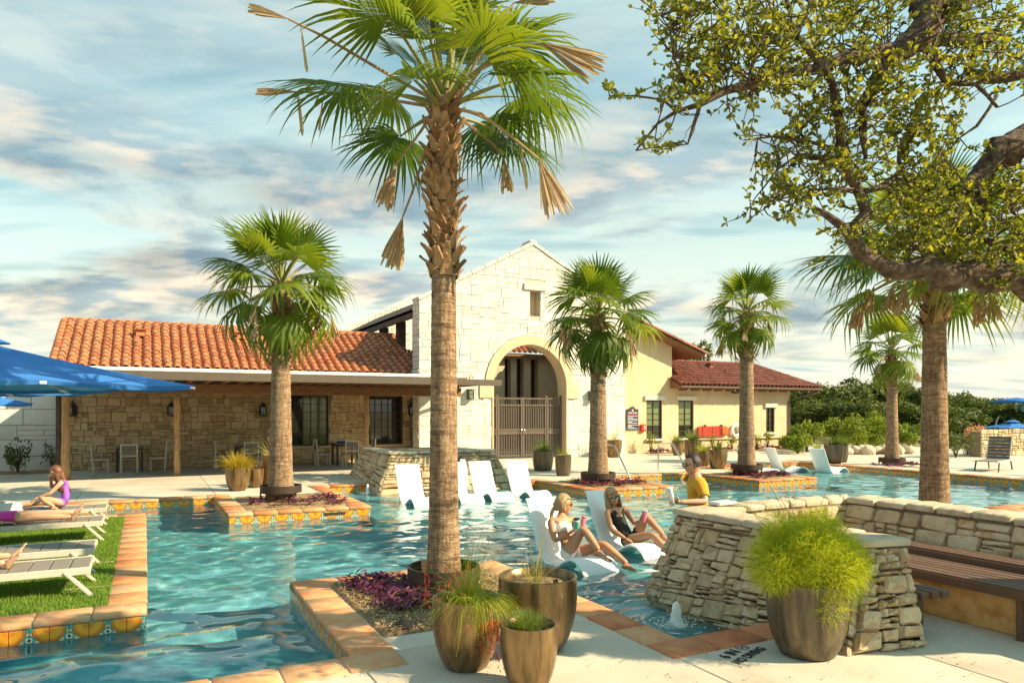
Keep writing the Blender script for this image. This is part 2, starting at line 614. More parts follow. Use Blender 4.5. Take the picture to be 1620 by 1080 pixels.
for (kx, ky), cells in slabs.items():
    b = MB()
    e, c = .004, .006
    for x0, x1, y0, y1 in cells:
        jx0, jx1 = abs(x0 - JX[kx]) < 1e-6, abs(x1 - JX[kx + 1]) < 1e-6
        jy0, jy1 = abs(y0 - JY[ky]) < 1e-6, abs(y1 - JY[ky + 1]) < 1e-6
        X0, X1, Y0, Y1 = x0 + e * jx0, x1 - e * jx1, y0 + e * jy0, y1 - e * jy1
        a0, a1, b0, b1 = X0 + c * jx0, X1 - c * jx1, Y0 + c * jy0, Y1 - c * jy1
        b.add([(a0, b0, 0), (a1, b0, 0), (a1, b1, 0), (a0, b1, 0)], [(0, 1, 2, 3)])
        for on, p, q, pp, qq in ((jy0, (a0, b0), (a1, b0), (X0, Y0), (X1, Y0)), (jx1, (a1, b0), (a1, b1), (X1, Y0), (X1, Y1)),
                                 (jy1, (a1, b1), (a0, b1), (X1, Y1), (X0, Y1)), (jx0, (a0, b1), (a0, b0), (X0, Y1), (X0, Y0))):
            if on:
                b.add([(*p, 0), (*q, 0), (*qq, -c), (*pp, -c), (*qq, -.03), (*pp, -.03)], [(3, 2, 1, 0), (5, 4, 2, 3)])
    b.build('slab', M['concrete'], deck)

# pool shell: floors, steps and side walls
pf = MB()
for i in range(len(BX) - 1):
    for j in range(len(BY) - 1):
        h = H[i][j]
        x0, x1, y0, y1 = BX[i], BX[i + 1], BY[j], BY[j + 1]
        if h < 0:
            pf.add([(x0, y0, h), (x1, y0, h), (x1, y1, h), (x0, y1, h)], [(0, 1, 2, 3)])
        if i + 1 < len(BX) - 1 and abs(H[i + 1][j] - h) > 1e-6:
            k = H[i + 1][j]
            q = [(x1, y0, min(h, k)), (x1, y1, min(h, k)), (x1, y1, max(h, k) - (.004 if max(h, k) == 0 else 0)), (x1, y0, max(h, k) - (.004 if max(h, k) == 0 else 0))]
            pf.add(q, [(0, 1, 2, 3) if h < k else (3, 2, 1, 0)])
        if j + 1 < len(BY) - 1 and abs(H[i][j + 1] - h) > 1e-6:
            k = H[i][j + 1]
            q = [(x0, y1, min(h, k)), (x1, y1, min(h, k)), (x1, y1, max(h, k) - (.004 if max(h, k) == 0 else 0)), (x0, y1, max(h, k) - (.004 if max(h, k) == 0 else 0))]
            pf.add(q, [(3, 2, 1, 0) if h < k else (0, 1, 2, 3)])
for y0, y1 in ((5.42, 7.6), (14.77, 17.0)):
    pf.add([(-12, y0, -1.2), (-12, y1, -1.2), (-12, y1, 0), (-12, y0, 0)], [(0, 1, 2, 3)])
for x0, x1 in ((-12, 1.42), (12.2, 14.5)):
    pf.add([(x0, 5.42, -1.2), (x1, 5.42, -1.2), (x1, 5.42, -.004), (x0, 5.42, -.004)], [(0, 1, 2, 3)])
pf.add([(3.88, 4.62, -.42), (5.2, 4.62, -.42), (5.2, 4.62, -.004), (3.88, 4.62, -.004)], [(0, 1, 2, 3)])
for y0, y1 in ((8.3, 18.8),):
    pf.add([(21.4, y0, -1.2), (21.4, y1, -1.2), (21.4, y1, -.004), (21.4, y0, -.004)], [(0, 1, 2, 3)])
pool = pf.build('pool_floor', M['plaster'], kind='structure')
pool.cycles.is_caustics_receiver = True
# ceramic strips on the noses of the steps
st = MB()
for x0, x1, y, z in ((-6, 1.40, 7.15, -.42), (-6, 1.40, 7.85, -.72), (4.0, 7.6, 9.0, -.42), (3.97, 9.38, 13.5, -.42), (11.8, 14.6, 15.6, -.40)):
    n = int((x1 - x0) / .1)
    s_ = -1 if y > 10 else 1
    for k in range(n):
        st.box((x0 + (k + .5) * (x1 - x0) / n, y - s_ * .025, z + .003), (.092, .05, .012))
    # and the matching strip down the riser
for y0, y1, x, z in ((4.7, 9.0, 7.6, -.42),):
    for k in range(int((y1 - y0) / .1)):
        st.box((x - .025, y0 + (k + .5) * .1, z + .003), (.05, .092, .012))
M['nosing'] = pm('nosing', [(.42, .30, .10), (.58, .45, .20), (.30, .25, .12)], rough=.4, scale=20, bump=0, rnd=.8)
nose = st.build('step_nosing', M['nosing'], pool, kind='stuff')
nose.cycles.is_caustics_receiver = True

# ---- water: a real rippled sheet
xs = np.concatenate([np.arange(-12, -4, .25), np.arange(-4, 10, .05), np.arange(10, 21.5, .1)])
ys = np.arange(4.5, 18.95, .05)
gx, gy = np.meshgrid(xs, ys)
wr = np.random.default_rng(5)
gz = np.zeros_like(gx)
for i in range(72):
    k = float(np.exp(wr.uniform(np.log(4.6), np.log(36))))
    a = wr.normal(1.25, .75)
    amp = .0140 / k * (1.0 if k < 14 else .7)
    px_ = wr.uniform(0, 6.28)
    wob = .5 * np.sin(.9 * gx + 1.3 * gy + px_ * 2) + .4 * np.sin(1.7 * gy - 1.1 * gx + px_)
    gz += amp * np.sin(k * (gx * np.cos(a) + gy * np.sin(a)) + px_ + wob) * (.75 + .35 * np.sin(.6 * gx + i) * np.cos(.5 * gy + 2 * i))
for cx, cy, am in ((4.55, 5.5, .03), (5.0, 18.0, .02), (7.2, 16.95, .02)):           # rings round the bubblers
    r = np.hypot(gx - cx, gy - cy)
    gz += am * np.exp(-r * 2.2) * np.sin(r * 26) * (1 + .5 * np.sin(5 * np.arctan2(gy - cy, gx - cx)))
V = np.stack([gx, gy, gz + WATER_Z], -1).reshape(-1, 3)
nyy, nxx = gx.shape
ii = np.arange(nyy * nxx).reshape(nyy, nxx)
Q = np.stack([ii[:-1, :-1], ii[:-1, 1:], ii[1:, 1:], ii[1:, :-1]], -1).reshape(-1, 4)
cen = V[Q].mean(1)
wet = np.zeros(len(Q), bool)
for r in POOL:
    wet |= (cen[:, 0] > r[0] - .12) & (cen[:, 0] < r[1] + .12) & (cen[:, 1] > r[2] - .12) & (cen[:, 1] < r[3] + .12)
for r in LAND:
    wet &= ~((cen[:, 0] > r[0] + .12) & (cen[:, 0] < r[1] - .12) & (cen[:, 1] > r[2] + .12) & (cen[:, 1] < r[3] - .12))
me = np_mesh('water', V, Q[wet], M['water'], smooth=True)
water = link('water', me)
water['kind'] = 'structure'
water.cycles.is_caustics_caster = True

# ---- coping and waterline tiles along every edge of the pool
def isdeck(x, y):
    return floor_z(x, y) == 0.0


runs = []                                    # (axis, const, a, b, deck side)
for i in range(len(BX) - 1):
    for j in range(len(BY)):
        xm, y = (BX[i] + BX[i + 1]) / 2, BY[j]
        up, dn = isdeck(xm, y + .01), isdeck(xm, y - .01)
        if up != dn:
            runs.append(['x', y, BX[i], BX[i + 1], 1 if up else -1])
for i in range(len(BX)):
    for j in range(len(BY) - 1):
        x, ym = BX[i], (BY[j] + BY[j + 1]) / 2
        rt, lf = isdeck(x + .01, ym), isdeck(x - .01, ym)
        if rt != lf:
            runs.append(['y', x, BY[j], BY[j + 1], 1 if rt else -1])
merged = []
for r in sorted(runs, key=lambda r: (r[0], r[1], r[4], r[2])):
    if merged and merged[-1][0] == r[0] and merged[-1][1] == r[1] and merged[-1][4] == r[4] and abs(merged[-1][3] - r[2]) < 1e-6:
        merged[-1][3] = r[3]
    else:
        merged.append(list(r))

CW = .33
coping = MB()
tiles, bands = [], []
for ax, c, a, b, sd in merged:
    if ax == 'x' and 4.6 < c < 6.3 and a > 4.8 and b < 8:          # under the stone bench wall
        continue
    if ax == 'y' and c == 5.2 and b < 6.3:
        continue
    if ax == 'y' and c == 9.0:
        continue
    if ax == 'x' and c == 18.1:
        b = min(b, 5.3)
    if ax == 'x' and c == 17.0 and a >= 3.9 and b <= 9.1:
        continue
    if a < -6 and ax == 'x':
        a = -6
    if (ax == 'y' and c < -6) or b - a < .05:
        continue
    P = (lambda t, n: (t, c + sd * n)) if ax == 'x' else (lambda t, n: (c + sd * n, t))
    ends = []
    for t, dr in ((a, -1), (b, 1)):
        concave = isdeck(*P(t + dr * .05, .05))
        if ax == 'x':
            ends.append(t + dr * CW if concave else t - dr * -.02)
        else:
            ends.append(t if concave else t - dr * (CW - .0))
    t0, t1 = ends
    n = max(1, round((t1 - t0) / .46))
    L_ = (t1 - t0) / n
    for k in range(n):
        tm = t0 + (k + .5) * L_
        tiles.append((P(tm, CW / 2 - .012), (L_ - .012, CW + .02) if ax == 'x' else (CW + .02, L_ - .012)))
    lo = P((t0 + t1) / 2, CW / 2)
    coping.box((lo[0], lo[1], -.028), (t1 - t0, CW - .02, .05) if ax == 'x' else (CW - .02, t1 - t0, .05))
    if sd == 1:                                                         # faces the viewer
        bands.append((ax, c, max(a, -5.0), b))
cop = coping.build('pool_coping', M['mortar'], kind='structure')
tiles = [t for t in tiles if t[0][0] > -6]
tiles.sort(key=lambda t: t[0][0] ** 2 + t[0][1] ** 2)
rest = MB()
cache = {}
for k, ((x, y), (dx, dy)) in enumerate(tiles):
    if k < 295:
        key = (round(dx, 3), round(dy, 3))
        if key not in cache:
            cache[key] = MB().box((0, 0, 0), (dx, dy, .062), 0, .012).mesh('coping_tile', M['terracotta'], True, 50)
        link('coping_tile', cache[key], cop, (x, y, -.019 + rng.uniform(-.0015, .0015)), (rng.uniform(-.004, .004), rng.uniform(-.004, .004), 0))
    else:
        rest.box((x, y, -.019), (dx, dy, .062))
if rest.v:
    rest.build('far_coping', M['terracotta'], cop, kind='stuff')


def deco_mat():
    """hand-painted talavera tile: an orange fan in one corner, a teal sprig in the other, on cream"""
    mt = bpy.data.materials.new('painted_tile')
    mt.use_nodes = True
    nt = mt.node_tree
    N, L = nt.nodes, nt.links
    p = N['Principled BSDF']
    uv = N.new('ShaderNodeUVMap')
    sp = N.new('ShaderNodeSeparateXYZ')
    L.new(uv.outputs[0], sp.inputs[0])

    def m(op, a, b=None):
        n = N.new('ShaderNodeMath')
        n.operation = op
        for i, x in enumerate((a, b)):
            if x is None:
                continue
            if isinstance(x, (int, float)):
                n.inputs[i].default_value = x
            else:
                L.new(x, n.inputs[i])
        return n.outputs[0]

    def dist(cx, cy):
        return m('SQRT', m('ADD', m('POWER', m('SUBTRACT', sp.outputs[0], cx), 2), m('POWER', m('SUBTRACT', sp.outputs[1], cy), 2)))

    def mix(f, a, b):
        n = N.new('ShaderNodeMix')
        n.data_type = 'RGBA'
        L.new(f, n.inputs[0])
        for i, x in ((6, a), (7, b)):
            if isinstance(x, tuple):
                n.inputs[i].default_value = (*x, 1)
            else:
                L.new(x, n.inputs[i])
        return n.outputs[2]
    d1, d2 = dist(0, 1), dist(1, .35)
    c = mix(m('LESS_THAN', d1, .86), (.66, .55, .34), (.60, .20, .02))
    c = mix(m('LESS_THAN', d1, .70), c, (.80, .34, .03))
    c = mix(m('LESS_THAN', d1, .34), c, (.62, .22, .02))
    ring = m('MULTIPLY', m('GREATER_THAN', d1, .86), m('LESS_THAN', d1, .93))
    c = mix(ring, c, (.30, .12, .03))
    c = mix(m('LESS_THAN', d2, .30), c, (.08, .30, .28))
    c = mix(m('LESS_THAN', d2, .17), c, (.75, .66, .46))
    c = mix(m('LESS_THAN', d2, .08), c, (.05, .05, .06))
    c = mix(m('LESS_THAN', dist(1, 1), .22), c, (.10, .32, .28))
    L.new(c, p.inputs['Base Color'])
    p.inputs['Roughness'].default_value = .25
    return mt


M['deco'] = deco_mat()


def tile_mesh(flip):
    b = MB().box((0, 0, 0), (.146, .02, .146), 0, .004)
    me = b.mesh('waterline_tile', M['deco'])
    uv = me.uv_layers.new(name='UVMap')
    for lp in me.loops:
        co = me.vertices[lp.vertex_index].co
        u = co.x / .146 + .5
        uv.data[lp.index].uv = (1 - u if flip else u, co.z / .146 + .5)
    return me


tm_ = [tile_mesh(False), tile_mesh(True)]
tl = []
for ax, c, a, b in bands:
    if ax == 'y' and c > 21:
        a = max(a, 8.5)
    n = max(1, int((b - a) / .15))
    s_ = (b - a) / n
    for k in range(n):
        t = a + (k + .5) * s_
        if ax == 'x':
            tl.append(((t, c - .008), 0, k % 2, s_ / .15))
        else:
            tl.append(((c - .008, t), R(-90), k % 2, s_ / .15))
tl = [t for t in tl if not (t[0][0] > 5.1 and t[0][0] < 8.6 and t[0][1] > 17)]
tl.sort(key=lambda t: t[0][0] ** 2 + t[0][1] ** 2)
strip_parts = []
for k, ((x, y), rz, fl, s_) in enumerate(tl):
    if k < 298:
        o = link('waterline_tile', tm_[fl], pool, (x, y, -.128), (0, 0, rz), (s_, 1, 1))
        o.cycles.is_caustics_receiver = True
    else:
        strip_parts.append((x, y, rz, fl, s_))
if strip_parts:
    b = MB()
    uvs = []
    for x, y, rz, fl, s_ in strip_parts:
        h = .073 * s_
        T = Matrix.Translation((x, y, -.128)) @ Matrix.Rotation(rz, 4, 'Z')
        b.add([(-h, -.01, -.073), (h, -.01, -.073), (h, -.01, .073), (-h, -.01, .073)], [(0, 1, 2, 3)], T)
        uvs += [(1, 0), (0, 0), (0, 1), (1, 1)] if fl else [(0, 0), (1, 0), (1, 1), (0, 1)]
    me = b.mesh('far_waterline', M['deco'])
    uv = me.uv_layers.new(name='UVMap')
    for i, q in enumerate(uvs):
        uv.data[i].uv = q
    link('far_waterline', me, pool)['kind'] = 'stuff'

# skimmer mouth in the left palm island
b = MB()
b.box((3.25, 13.885, -.10), (.42, .012, .06))
b.build('skimmer_slot', M['dark_metal'], pool)

# ---- lawn on the left: rolled turf between thin stone strips
lawn_beds = [(-6.0, -.33, 7.93, 8.80), (-6.0, -.33, 8.86, 10.18), (-6.0, -.33, 10.26, 12.42), (-6.0, -.33, 12.50, 14.42)]
b = MB()
for x0, x1, y0, y1 in lawn_beds:
    b.box(((x0 + x1) / 2, (y0 + y1) / 2, 0), (x1 - x0, y1 - y0, .016), 0, .004)
tag(b.build('lawn', M['turf']), kind='structure')
b = MB()
for y0, y1 in ((8.80, 8.86), (10.18, 10.26), (12.42, 12.50)):
    b.box((-3.165, (y0 + y1) / 2, -.002), (5.67, y1 - y0 - .006, .012), 0, .003)
tag(b.build('turf_divider', M['cast_trim']), kind='structure')


def blades(name, rects, dens, hmin, hmax, mat, wid=.004, z0=.006, lean=.5, seed=3, keep=None):
    r = np.random.default_rng(seed)
    P = []
    for x0, x1, y0, y1 in rects:
        n = int((x1 - x0) * (y1 - y0) * dens)
        P.append(np.stack([r.uniform(x0, x1, n), r.uniform(y0, y1, n)], -1))
    P = np.concatenate(P)
    if keep is not None:
        P = P[keep(P)]
    n = len(P)
    a = r.uniform(0, 2 * np.pi, n)
    hh = r.uniform(hmin, hmax, n)
    ln = r.uniform(.1, lean, n) * hh
    la = r.uniform(0, 2 * np.pi, n)
    w = wid * r.uniform(.7, 1.4, n)
    dx, dy = np.cos(a) * w, np.sin(a) * w
    base = np.column_stack([P, np.full(n, z0)])
    o1 = np.column_stack([dx, dy, np.zeros(n)])
    mid_ = base + np.column_stack([np.cos(la) * ln * .35, np.sin(la) * ln * .35, hh * .6])
    tip = base + np.column_stack([np.cos(la) * ln, np.sin(la) * ln, hh])
    V = np.stack([base - o1, base + o1, mid_ + o1 * .7, mid_ - o1 * .7, tip], 1).reshape(-1, 3)
    k = np.arange(n)[:, None] * 5
    F3 = np.concatenate([k + np.array([[0, 1, 2]]), k + np.array([[0, 2, 3]]), k + np.array([[3, 2, 4]])])
    return np_mesh(name, V, F3, mat)


me = blades('grass', [(-3.6, r[1] + .02, r[2] - .02, r[3] + .02) for r in lawn_beds], 3600, .018, .042, M['grass'], .0035)
link('grass', me)['kind'] = 'stuff'

# ---- planting beds inside the islands (mulch with a lumpy surface)
def bed_mesh(x0, x1, y0, y1, z, amp, step, mat, name, kind='structure', seed=0):
    nx, ny = max(3, int((x1 - x0) / step)), max(3, int((y1 - y0) / step))
    v, f = [], []
    for j in range(ny + 1):
        for i in range(nx + 1):
            x, y = x0 + (x1 - x0) * i / nx, y0 + (y1 - y0) * j / ny
            e = min(i, nx - i, j, ny - j)
            zz = z + (amp * (mnoise.noise((x * 9, y * 9, seed)) * .6 + mnoise.noise((x * 31, y * 31, seed)) * .5 + .4) if e else -amp * .3)
            v.append((x, y, zz))
    for j in range(ny):
        for i in range(nx):
            a = j * (nx + 1) + i
            f.append((a, a + 1, a + nx + 2, a + nx + 1))
    return MB().add(v, f).build(name, mat, smooth=True, kind=kind)


BEDS = {'front': (1.76, 3.54, 5.78, 7.74), 'left': (1.70, 3.60, 14.25, 16.6), 'mid': (9.75, 11.40, 14.55, 16.6), 'right': (15.0, 16.5, 14.55, 16.6)}
for k, r in BEDS.items():
    bed_mesh(*r, .012, .03, .025 if k == 'front' else .08, M['mulch'], 'planting_bed')
bed_mesh(8.3, 11.85, 4.2, 7.75, .012, .03, .15, M['mulch'], 'planting_bed')
bed_mesh(14.9, 21.0, 4.5, 7.95, .012, .03, .2, M['mulch'], 'planting_bed')
# loose bark chips over the front bed: nobody could count them
cv, cf = [], []
r_ = random.Random(4)
for k in range(5200):
    x, y = r_.uniform(1.78, 3.52), r_.uniform(5.80, 7.72)
    l_, w_ = r_.uniform(.008, .024), r_.uniform(.003, .008)
    a, t = r_.uniform(0, 6.28), r_.uniform(-.5, .5)
    z = .036 + r_.uniform(0, .012)
    c_, s_ = math.cos(a), math.sin(a)
    n = len(cv)
    for u, w in ((-l_, -w_), (l_, -w_), (l_, w_), (-l_, w_)):
        cv.append((x + u * c_ - w * s_, y + u * s_ + w * c_, z + u * t))
    cf.append((n, n + 1, n + 2, n + 3))
M['chips'] = pm('chips', [(.16, .09, .04), (.42, .28, .14), (.62, .47, .27)], rough=.9, scale=20, bump=0, rnd=.9)
link('bark_mulch', np_mesh('bark_mulch', cv, cf, M['chips']))['kind'] = 'stuff'
# ================================================================== masonry and roofing tools
def convex_inset(poly, d):
    n = len(poly)
    cx = sum(p[0] for p in poly) / n
    cy = sum(p[1] for p in poly) / n
    ar = sum(poly[i][0] * poly[(i + 1) % n][1] - poly[(i + 1) % n][0] * poly[i][1] for i in range(n))
    if ar < 0:
        poly = poly[::-1]
    out = poly
    for i in range(n):
        a, b = poly[i], poly[(i + 1) % n]
        ex, ey = b[0] - a[0], b[1] - a[1]
        L_ = math.hypot(ex, ey)
        if L_ < 1e-5:
            continue
        nx, ny = -ey / L_, ex / L_
        out = clip(out, nx, ny, nx * a[0] + ny * a[1] + d)
        if len(out) < 3:
            return []
    return out


def clip(poly, nx, ny, c):
    """keep the side nx*x + ny*y >= c"""
    out = []
    for i in range(len(poly)):
        a, b = poly[i], poly[(i + 1) % len(poly)]
        da, db = nx * a[0] + ny * a[1] - c, nx * b[0] + ny * b[1] - c
        if da >= 0:
            out.append(a)
        if da * db < 0:
            t = da / (da - db)
            out.append((a[0] + (b[0] - a[0]) * t, a[1] + (b[1] - a[1]) * t))
    return out


def area(poly):
    return abs(sum(poly[i][0] * poly[(i + 1) % len(poly)][1] - poly[(i + 1) % len(poly)][0] * poly[i][1] for i in range(len(poly)))) / 2


def courses(w, h, seed, band, chunk, split=.5, wob=.02):
    """coursed rubble: bands, chunks along each band, chunks split into one to three stacked stones"""
    r = random.Random(seed)
    out, y = [], 0.0
    while y < h - 1e-6:
        bh = min(r.uniform(*band), h - y)
        if h - y - bh < band[0] * .6:
            bh = h - y
        x = -r.uniform(0, chunk[0])
        while x < w:
            cw = r.uniform(*chunk)
            x0, x1 = max(0, x), min(w, x + cw)
            if w - x1 < chunk[0] * .5:
                x1 = w
            if x1 - x0 > .02:
                q = r.random()
                cuts = [y]
                if q < split:
                    cuts.append(y + bh * r.uniform(.35, .65))
                if q < split * .25:
                    cuts = [y, y + bh * r.uniform(.25, .38), y + bh * r.uniform(.6, .72)]
                cuts.append(y + bh)
                for a, b in zip(cuts, cuts[1:]):
                    if (x1 - x0) > .5 * (chunk[1]) and r.random() < .35 and len(cuts) > 2:
                        m = x0 + (x1 - x0) * r.uniform(.35, .65)
                        parts = ((x0, m), (m, x1))
                    else:
                        parts = ((x0, x1),)
                    for p, q2 in parts:
                        out.append([(p + r.uniform(-wob, wob) * .5, a + r.uniform(-wob, wob)), (q2 + r.uniform(-wob, wob) * .5, a + r.uniform(-wob, wob)),
                                    (q2 + r.uniform(-wob, wob) * .5, b + r.uniform(-wob, wob)), (p + r.uniform(-wob, wob) * .5, b + r.uniform(-wob, wob))])
            x += cw
            if x1 >= w:
                break
        y += bh
    return out


def stone_geo(poly, depth, bev, r, O, U, V, Nn, rough=.0, fine=False):
    """one stone as rings of vertices: back, edge, shoulder, centre; in world axes round its own middle"""
    n = len(poly)
    cx = sum(p[0] for p in poly) / n
    cy = sum(p[1] for p in poly) / n
    if fine:
        pts = []
        for i in range(n):
            a, b = poly[i], poly[(i + 1) % n]
            L_ = math.hypot(b[0] - a[0], b[1] - a[1])
            k = 3 if L_ > .09 else 2
            for q in range(k):
                t = (q + .28) / k if q == 0 else (q + .5 * (q < k - 1) + (.72 - .5 * (q < k - 1)) * (q == k - 1)) / k if k > 1 else .5
                pts.append((a[0] + (b[0] - a[0]) * t + r.uniform(-1, 1) * rough * .5, a[1] + (b[1] - a[1]) * t + r.uniform(-1, 1) * rough * .5))
        poly = pts
        n = len(poly)
    dp = depth * r.uniform(.6, 1.25)
    tx, ty = r.uniform(-.25, .25) * dp, r.uniform(-.25, .25) * dp
    size = max(.05, math.sqrt(area(poly)))
    rings = []
    def P(p, h):
        return O + U * p[0] + V * p[1] + Nn * h
    C = P((cx, cy), 0)
    rings.append([P(p, -.03) for p in poly])
    rings.append([P(p, dp * .45 + r.uniform(-.3, .3) * rough) for p in poly])
    s = max(.3, 1 - 2.2 * bev / size)
    rings.append([P((cx + (p[0] - cx) * s, cy + (p[1] - cy) * s), dp + ((p[0] - cx) * tx + (p[1] - cy) * ty) / size + r.uniform(-1, 1) * rough) for p in poly])
    v = [q - C for rg in rings for q in rg] + [P((cx, cy), dp * 1.06 + r.uniform(-.5, .5) * rough) - C]
    f = []
    for a in range(2):
        for i in range(n):
            f.append((a * n + i, a * n + (i + 1) % n, (a + 1) * n + (i + 1) % n, (a + 1) * n + i))
    for i in range(n):
        f.append((2 * n + i, 2 * n + (i + 1) % n, 3 * n))
    return v, f, C


def masonry(parent, polys, O, U, V, mat, name='stone', gap=.012, depth=.04, bev=.012, seed=1, limit=300, rough=.0, fine=False, smooth=False, budget=None):
    """lays stones on the plane O + u U + v V; the largest in view become parts, the rest one mass of loose geometry"""
    r = random.Random(seed)
    O, U, V = Vector(O), Vector(U), Vector(V)
    Nn = U.cross(V).normalized()
    eye = Vector((0, 0, 1.87))
    base = parent.location.copy()
    todo = []
    for p in polys:
        q = convex_inset(p, gap / 2)
        if len(q) < 3 or area(q) < .0009:
            continue
        c = O + U * (sum(t[0] for t in q) / len(q)) + V * (sum(t[1] for t in q) / len(q))
        todo.append((area(q) / (c - eye).length_squared, q))
    todo.sort(key=lambda t: -t[0])
    if budget is not None:
        limit = min(limit, budget[0])
        budget[0] -= min(limit, len(todo))
    mass = MB()
    for k, (_, q) in enumerate(todo):
        v, f, C = stone_geo(q, depth, bev, r, O, U, V, Nn, rough, fine)
        if k < limit:
            b = MB()
            b.v, b.f = [tuple(p) for p in v], f
            me = b.mesh(name, mat, smooth, 40 if smooth else None)
            link(name, me, parent, C - base)
        else:
            mass.add([p + C - base for p in v], f)
    if mass.v:
        mass.build('small_' + name + 's' if not name.endswith('s') else name, mat, parent, smooth, 40 if smooth else None, kind='stuff')
    return todo


def cap_tile_mesh(name, mat, L_=.43, r0=.118, r1=.098, n=7, t=.018):
    """clay barrel tile: tapered half tube with thickness, along +Y (up the slope), lower end at y = 0"""
    v, f = [], []
    for (y, ro, ri) in ((0, r0, r0 - t), (L_, r1, r1 - t)):
        for k in range(n + 1):
            a = math.pi * k / n
            v.append((math.cos(a) * ro, y, math.sin(a) * ro))
        for k in range(n + 1):
            a = math.pi * k / n
            v.append((math.cos(a) * ri, y, math.sin(a) * ri))
    m = n + 1
    for k in range(n):
        f.append((k, k + 1, 2 * m + k + 1, 2 * m + k))
        f.append((k + 1, k, m + k, m + k + 1))
    f.append((0, 2 * m, 3 * m, m))
    f.append((n, m + n, 3 * m + n, 2 * m + n))
    b = MB()
    b.v, b.f = v, f
    return b.mesh(name, mat, True, 50)


def tile_roof(parent, O, U, S, width, length, mat, sp=.30, ex=.365, limit=300, top=None, seed=1):
    """covers the plane from the eave corner O along U (eave) and S (up the slope) with barrel tiles in rows over pan tiles"""
    r = random.Random(seed)
    O, U, S = Vector(O), Vector(U).normalized(), Vector(S).normalized()
    Nn = U.cross(S)
    base = parent.location if parent.parent is None else parent.location + parent.parent.location
    rot = Matrix((U, S, Nn)).transposed()
    me = cap_tile_mesh('roof_tile', mat)
    nc = int(width / sp)
    todo = []
    for c in range(nc):
        u = (c + .5) * sp
        mx = top(u) if top else length
        k = 0
        while k * ex < mx - .05:
            todo.append((u, k * ex, min(1.0, (mx - k * ex) / .43 + .1)))
            k += 1
    eye = Vector((0, 0, 1.87))
    todo.sort(key=lambda t: (O + U * t[0] + S * t[1] - eye).length)
    mass = MB()
    vs_ = [v.co.copy() for v in me.vertices]
    fs_ = [tuple(p.vertices) for p in me.polygons]
    tilt = Matrix.Rotation(R(2.6), 3, 'X')
    for i, (u, s, sc_) in enumerate(todo):
        loc = O + U * (u + r.uniform(-.008, .008)) + S * (s + r.uniform(-.012, .012)) + Nn * (.035 + r.uniform(0, .008))
        m = rot @ tilt.inverted() @ Matrix.Rotation(r.uniform(-.03, .03), 3, 'Z')
        if i < limit:
            o = link('roof_tile', me, parent, loc - base, m.to_euler(), (1, sc_, 1))
        else:
            M4 = m.to_4x4()
            M4.translation = loc - base
            mass.add([(p.x, p.y * sc_, p.z) for p in vs_], fs_, M4)
    if mass.v:
        mass.build('far_roof_tiles', mat, parent, True, 50, kind='stuff')
    pan = MB()
    for c in range(nc + 1):
        u = c * sp
        mx = top(min(max(u, .01), width - .01)) if top else length
        if mx < .1:
            continue
        rows = max(1, int(mx / ex))
        for k in range(rows + 1):
            a, b = k * ex, min(mx, (k + 1) * ex)
            if b - a < .03:
                continue
            vv = []
            for s_, h in ((a, .03), (b, .012)):
                for q in range(5):
                    an = math.pi * (1 + q / 4)
                    vv.append(O + U * (u + math.cos(an) * .10) + S * s_ + Nn * (.045 + math.sin(an) * .045 + h) - base)
            pan.add(vv, [(q, q + 1, 6 + q, 5 + q) for q in range(4)])
    pan.build('pan_tiles', mat, parent, True, kind='stuff')
# ================================================================== stone pavilion with tiled roof and canopy (left)
def window(parent, x0, x1, z0, z1, y, nx, nz, glass, fr=.055, base=None, sash=None, label=None):
    """frame of four bars, muntins and one pane per light; y is the wall face"""
    b0 = parent.location
    cx, cz = (x0 + x1) / 2, (z0 + z1) / 2
    f = MB()
    for x in (x0 + fr / 2, x1 - fr / 2):
        f.box((x - cx, 0, 0), (fr, .09, z1 - z0), 0, .006)
    for z in (z0 + fr / 2, z1 - fr / 2):
        f.box((0, .002, z - cz), (x1 - x0 - 2 * fr, .09, fr), 0, .006)
    w = f.build('window', M['window_frame'], parent, loc=Vector((cx, y + .10, cz)) - b0)
    if label:
        w['label'] = label
    gx = [x0 + fr + (x1 - x0 - 2 * fr) * i / nx - cx for i in range(nx + 1)]
    gz = [z0 + fr + (z1 - z0 - 2 * fr) * i / nz - cz for i in range(nz + 1)]
    for x in gx[1:-1]:
        MB().box((x, -.005, 0), (.022, .05, z1 - z0 - 2 * fr)).build('muntin', M['window_frame'], w)
    for z in gz[1:-1]:
        MB().box((0, -.001, z), (x1 - x0 - 2 * fr, .046, .022)).build('muntin', M['window_frame'], w)
    for i in range(nx):
        for j in range(nz):
            g = glass(i, j) if callable(glass) else glass
            MB().box(((gx[i] + gx[i + 1]) / 2, .012, (gz[j] + gz[j + 1]) / 2), (gx[i + 1] - gx[i] - .002, .008, gz[j + 1] - gz[j] - .002)).build('pane', g, w)
    return w


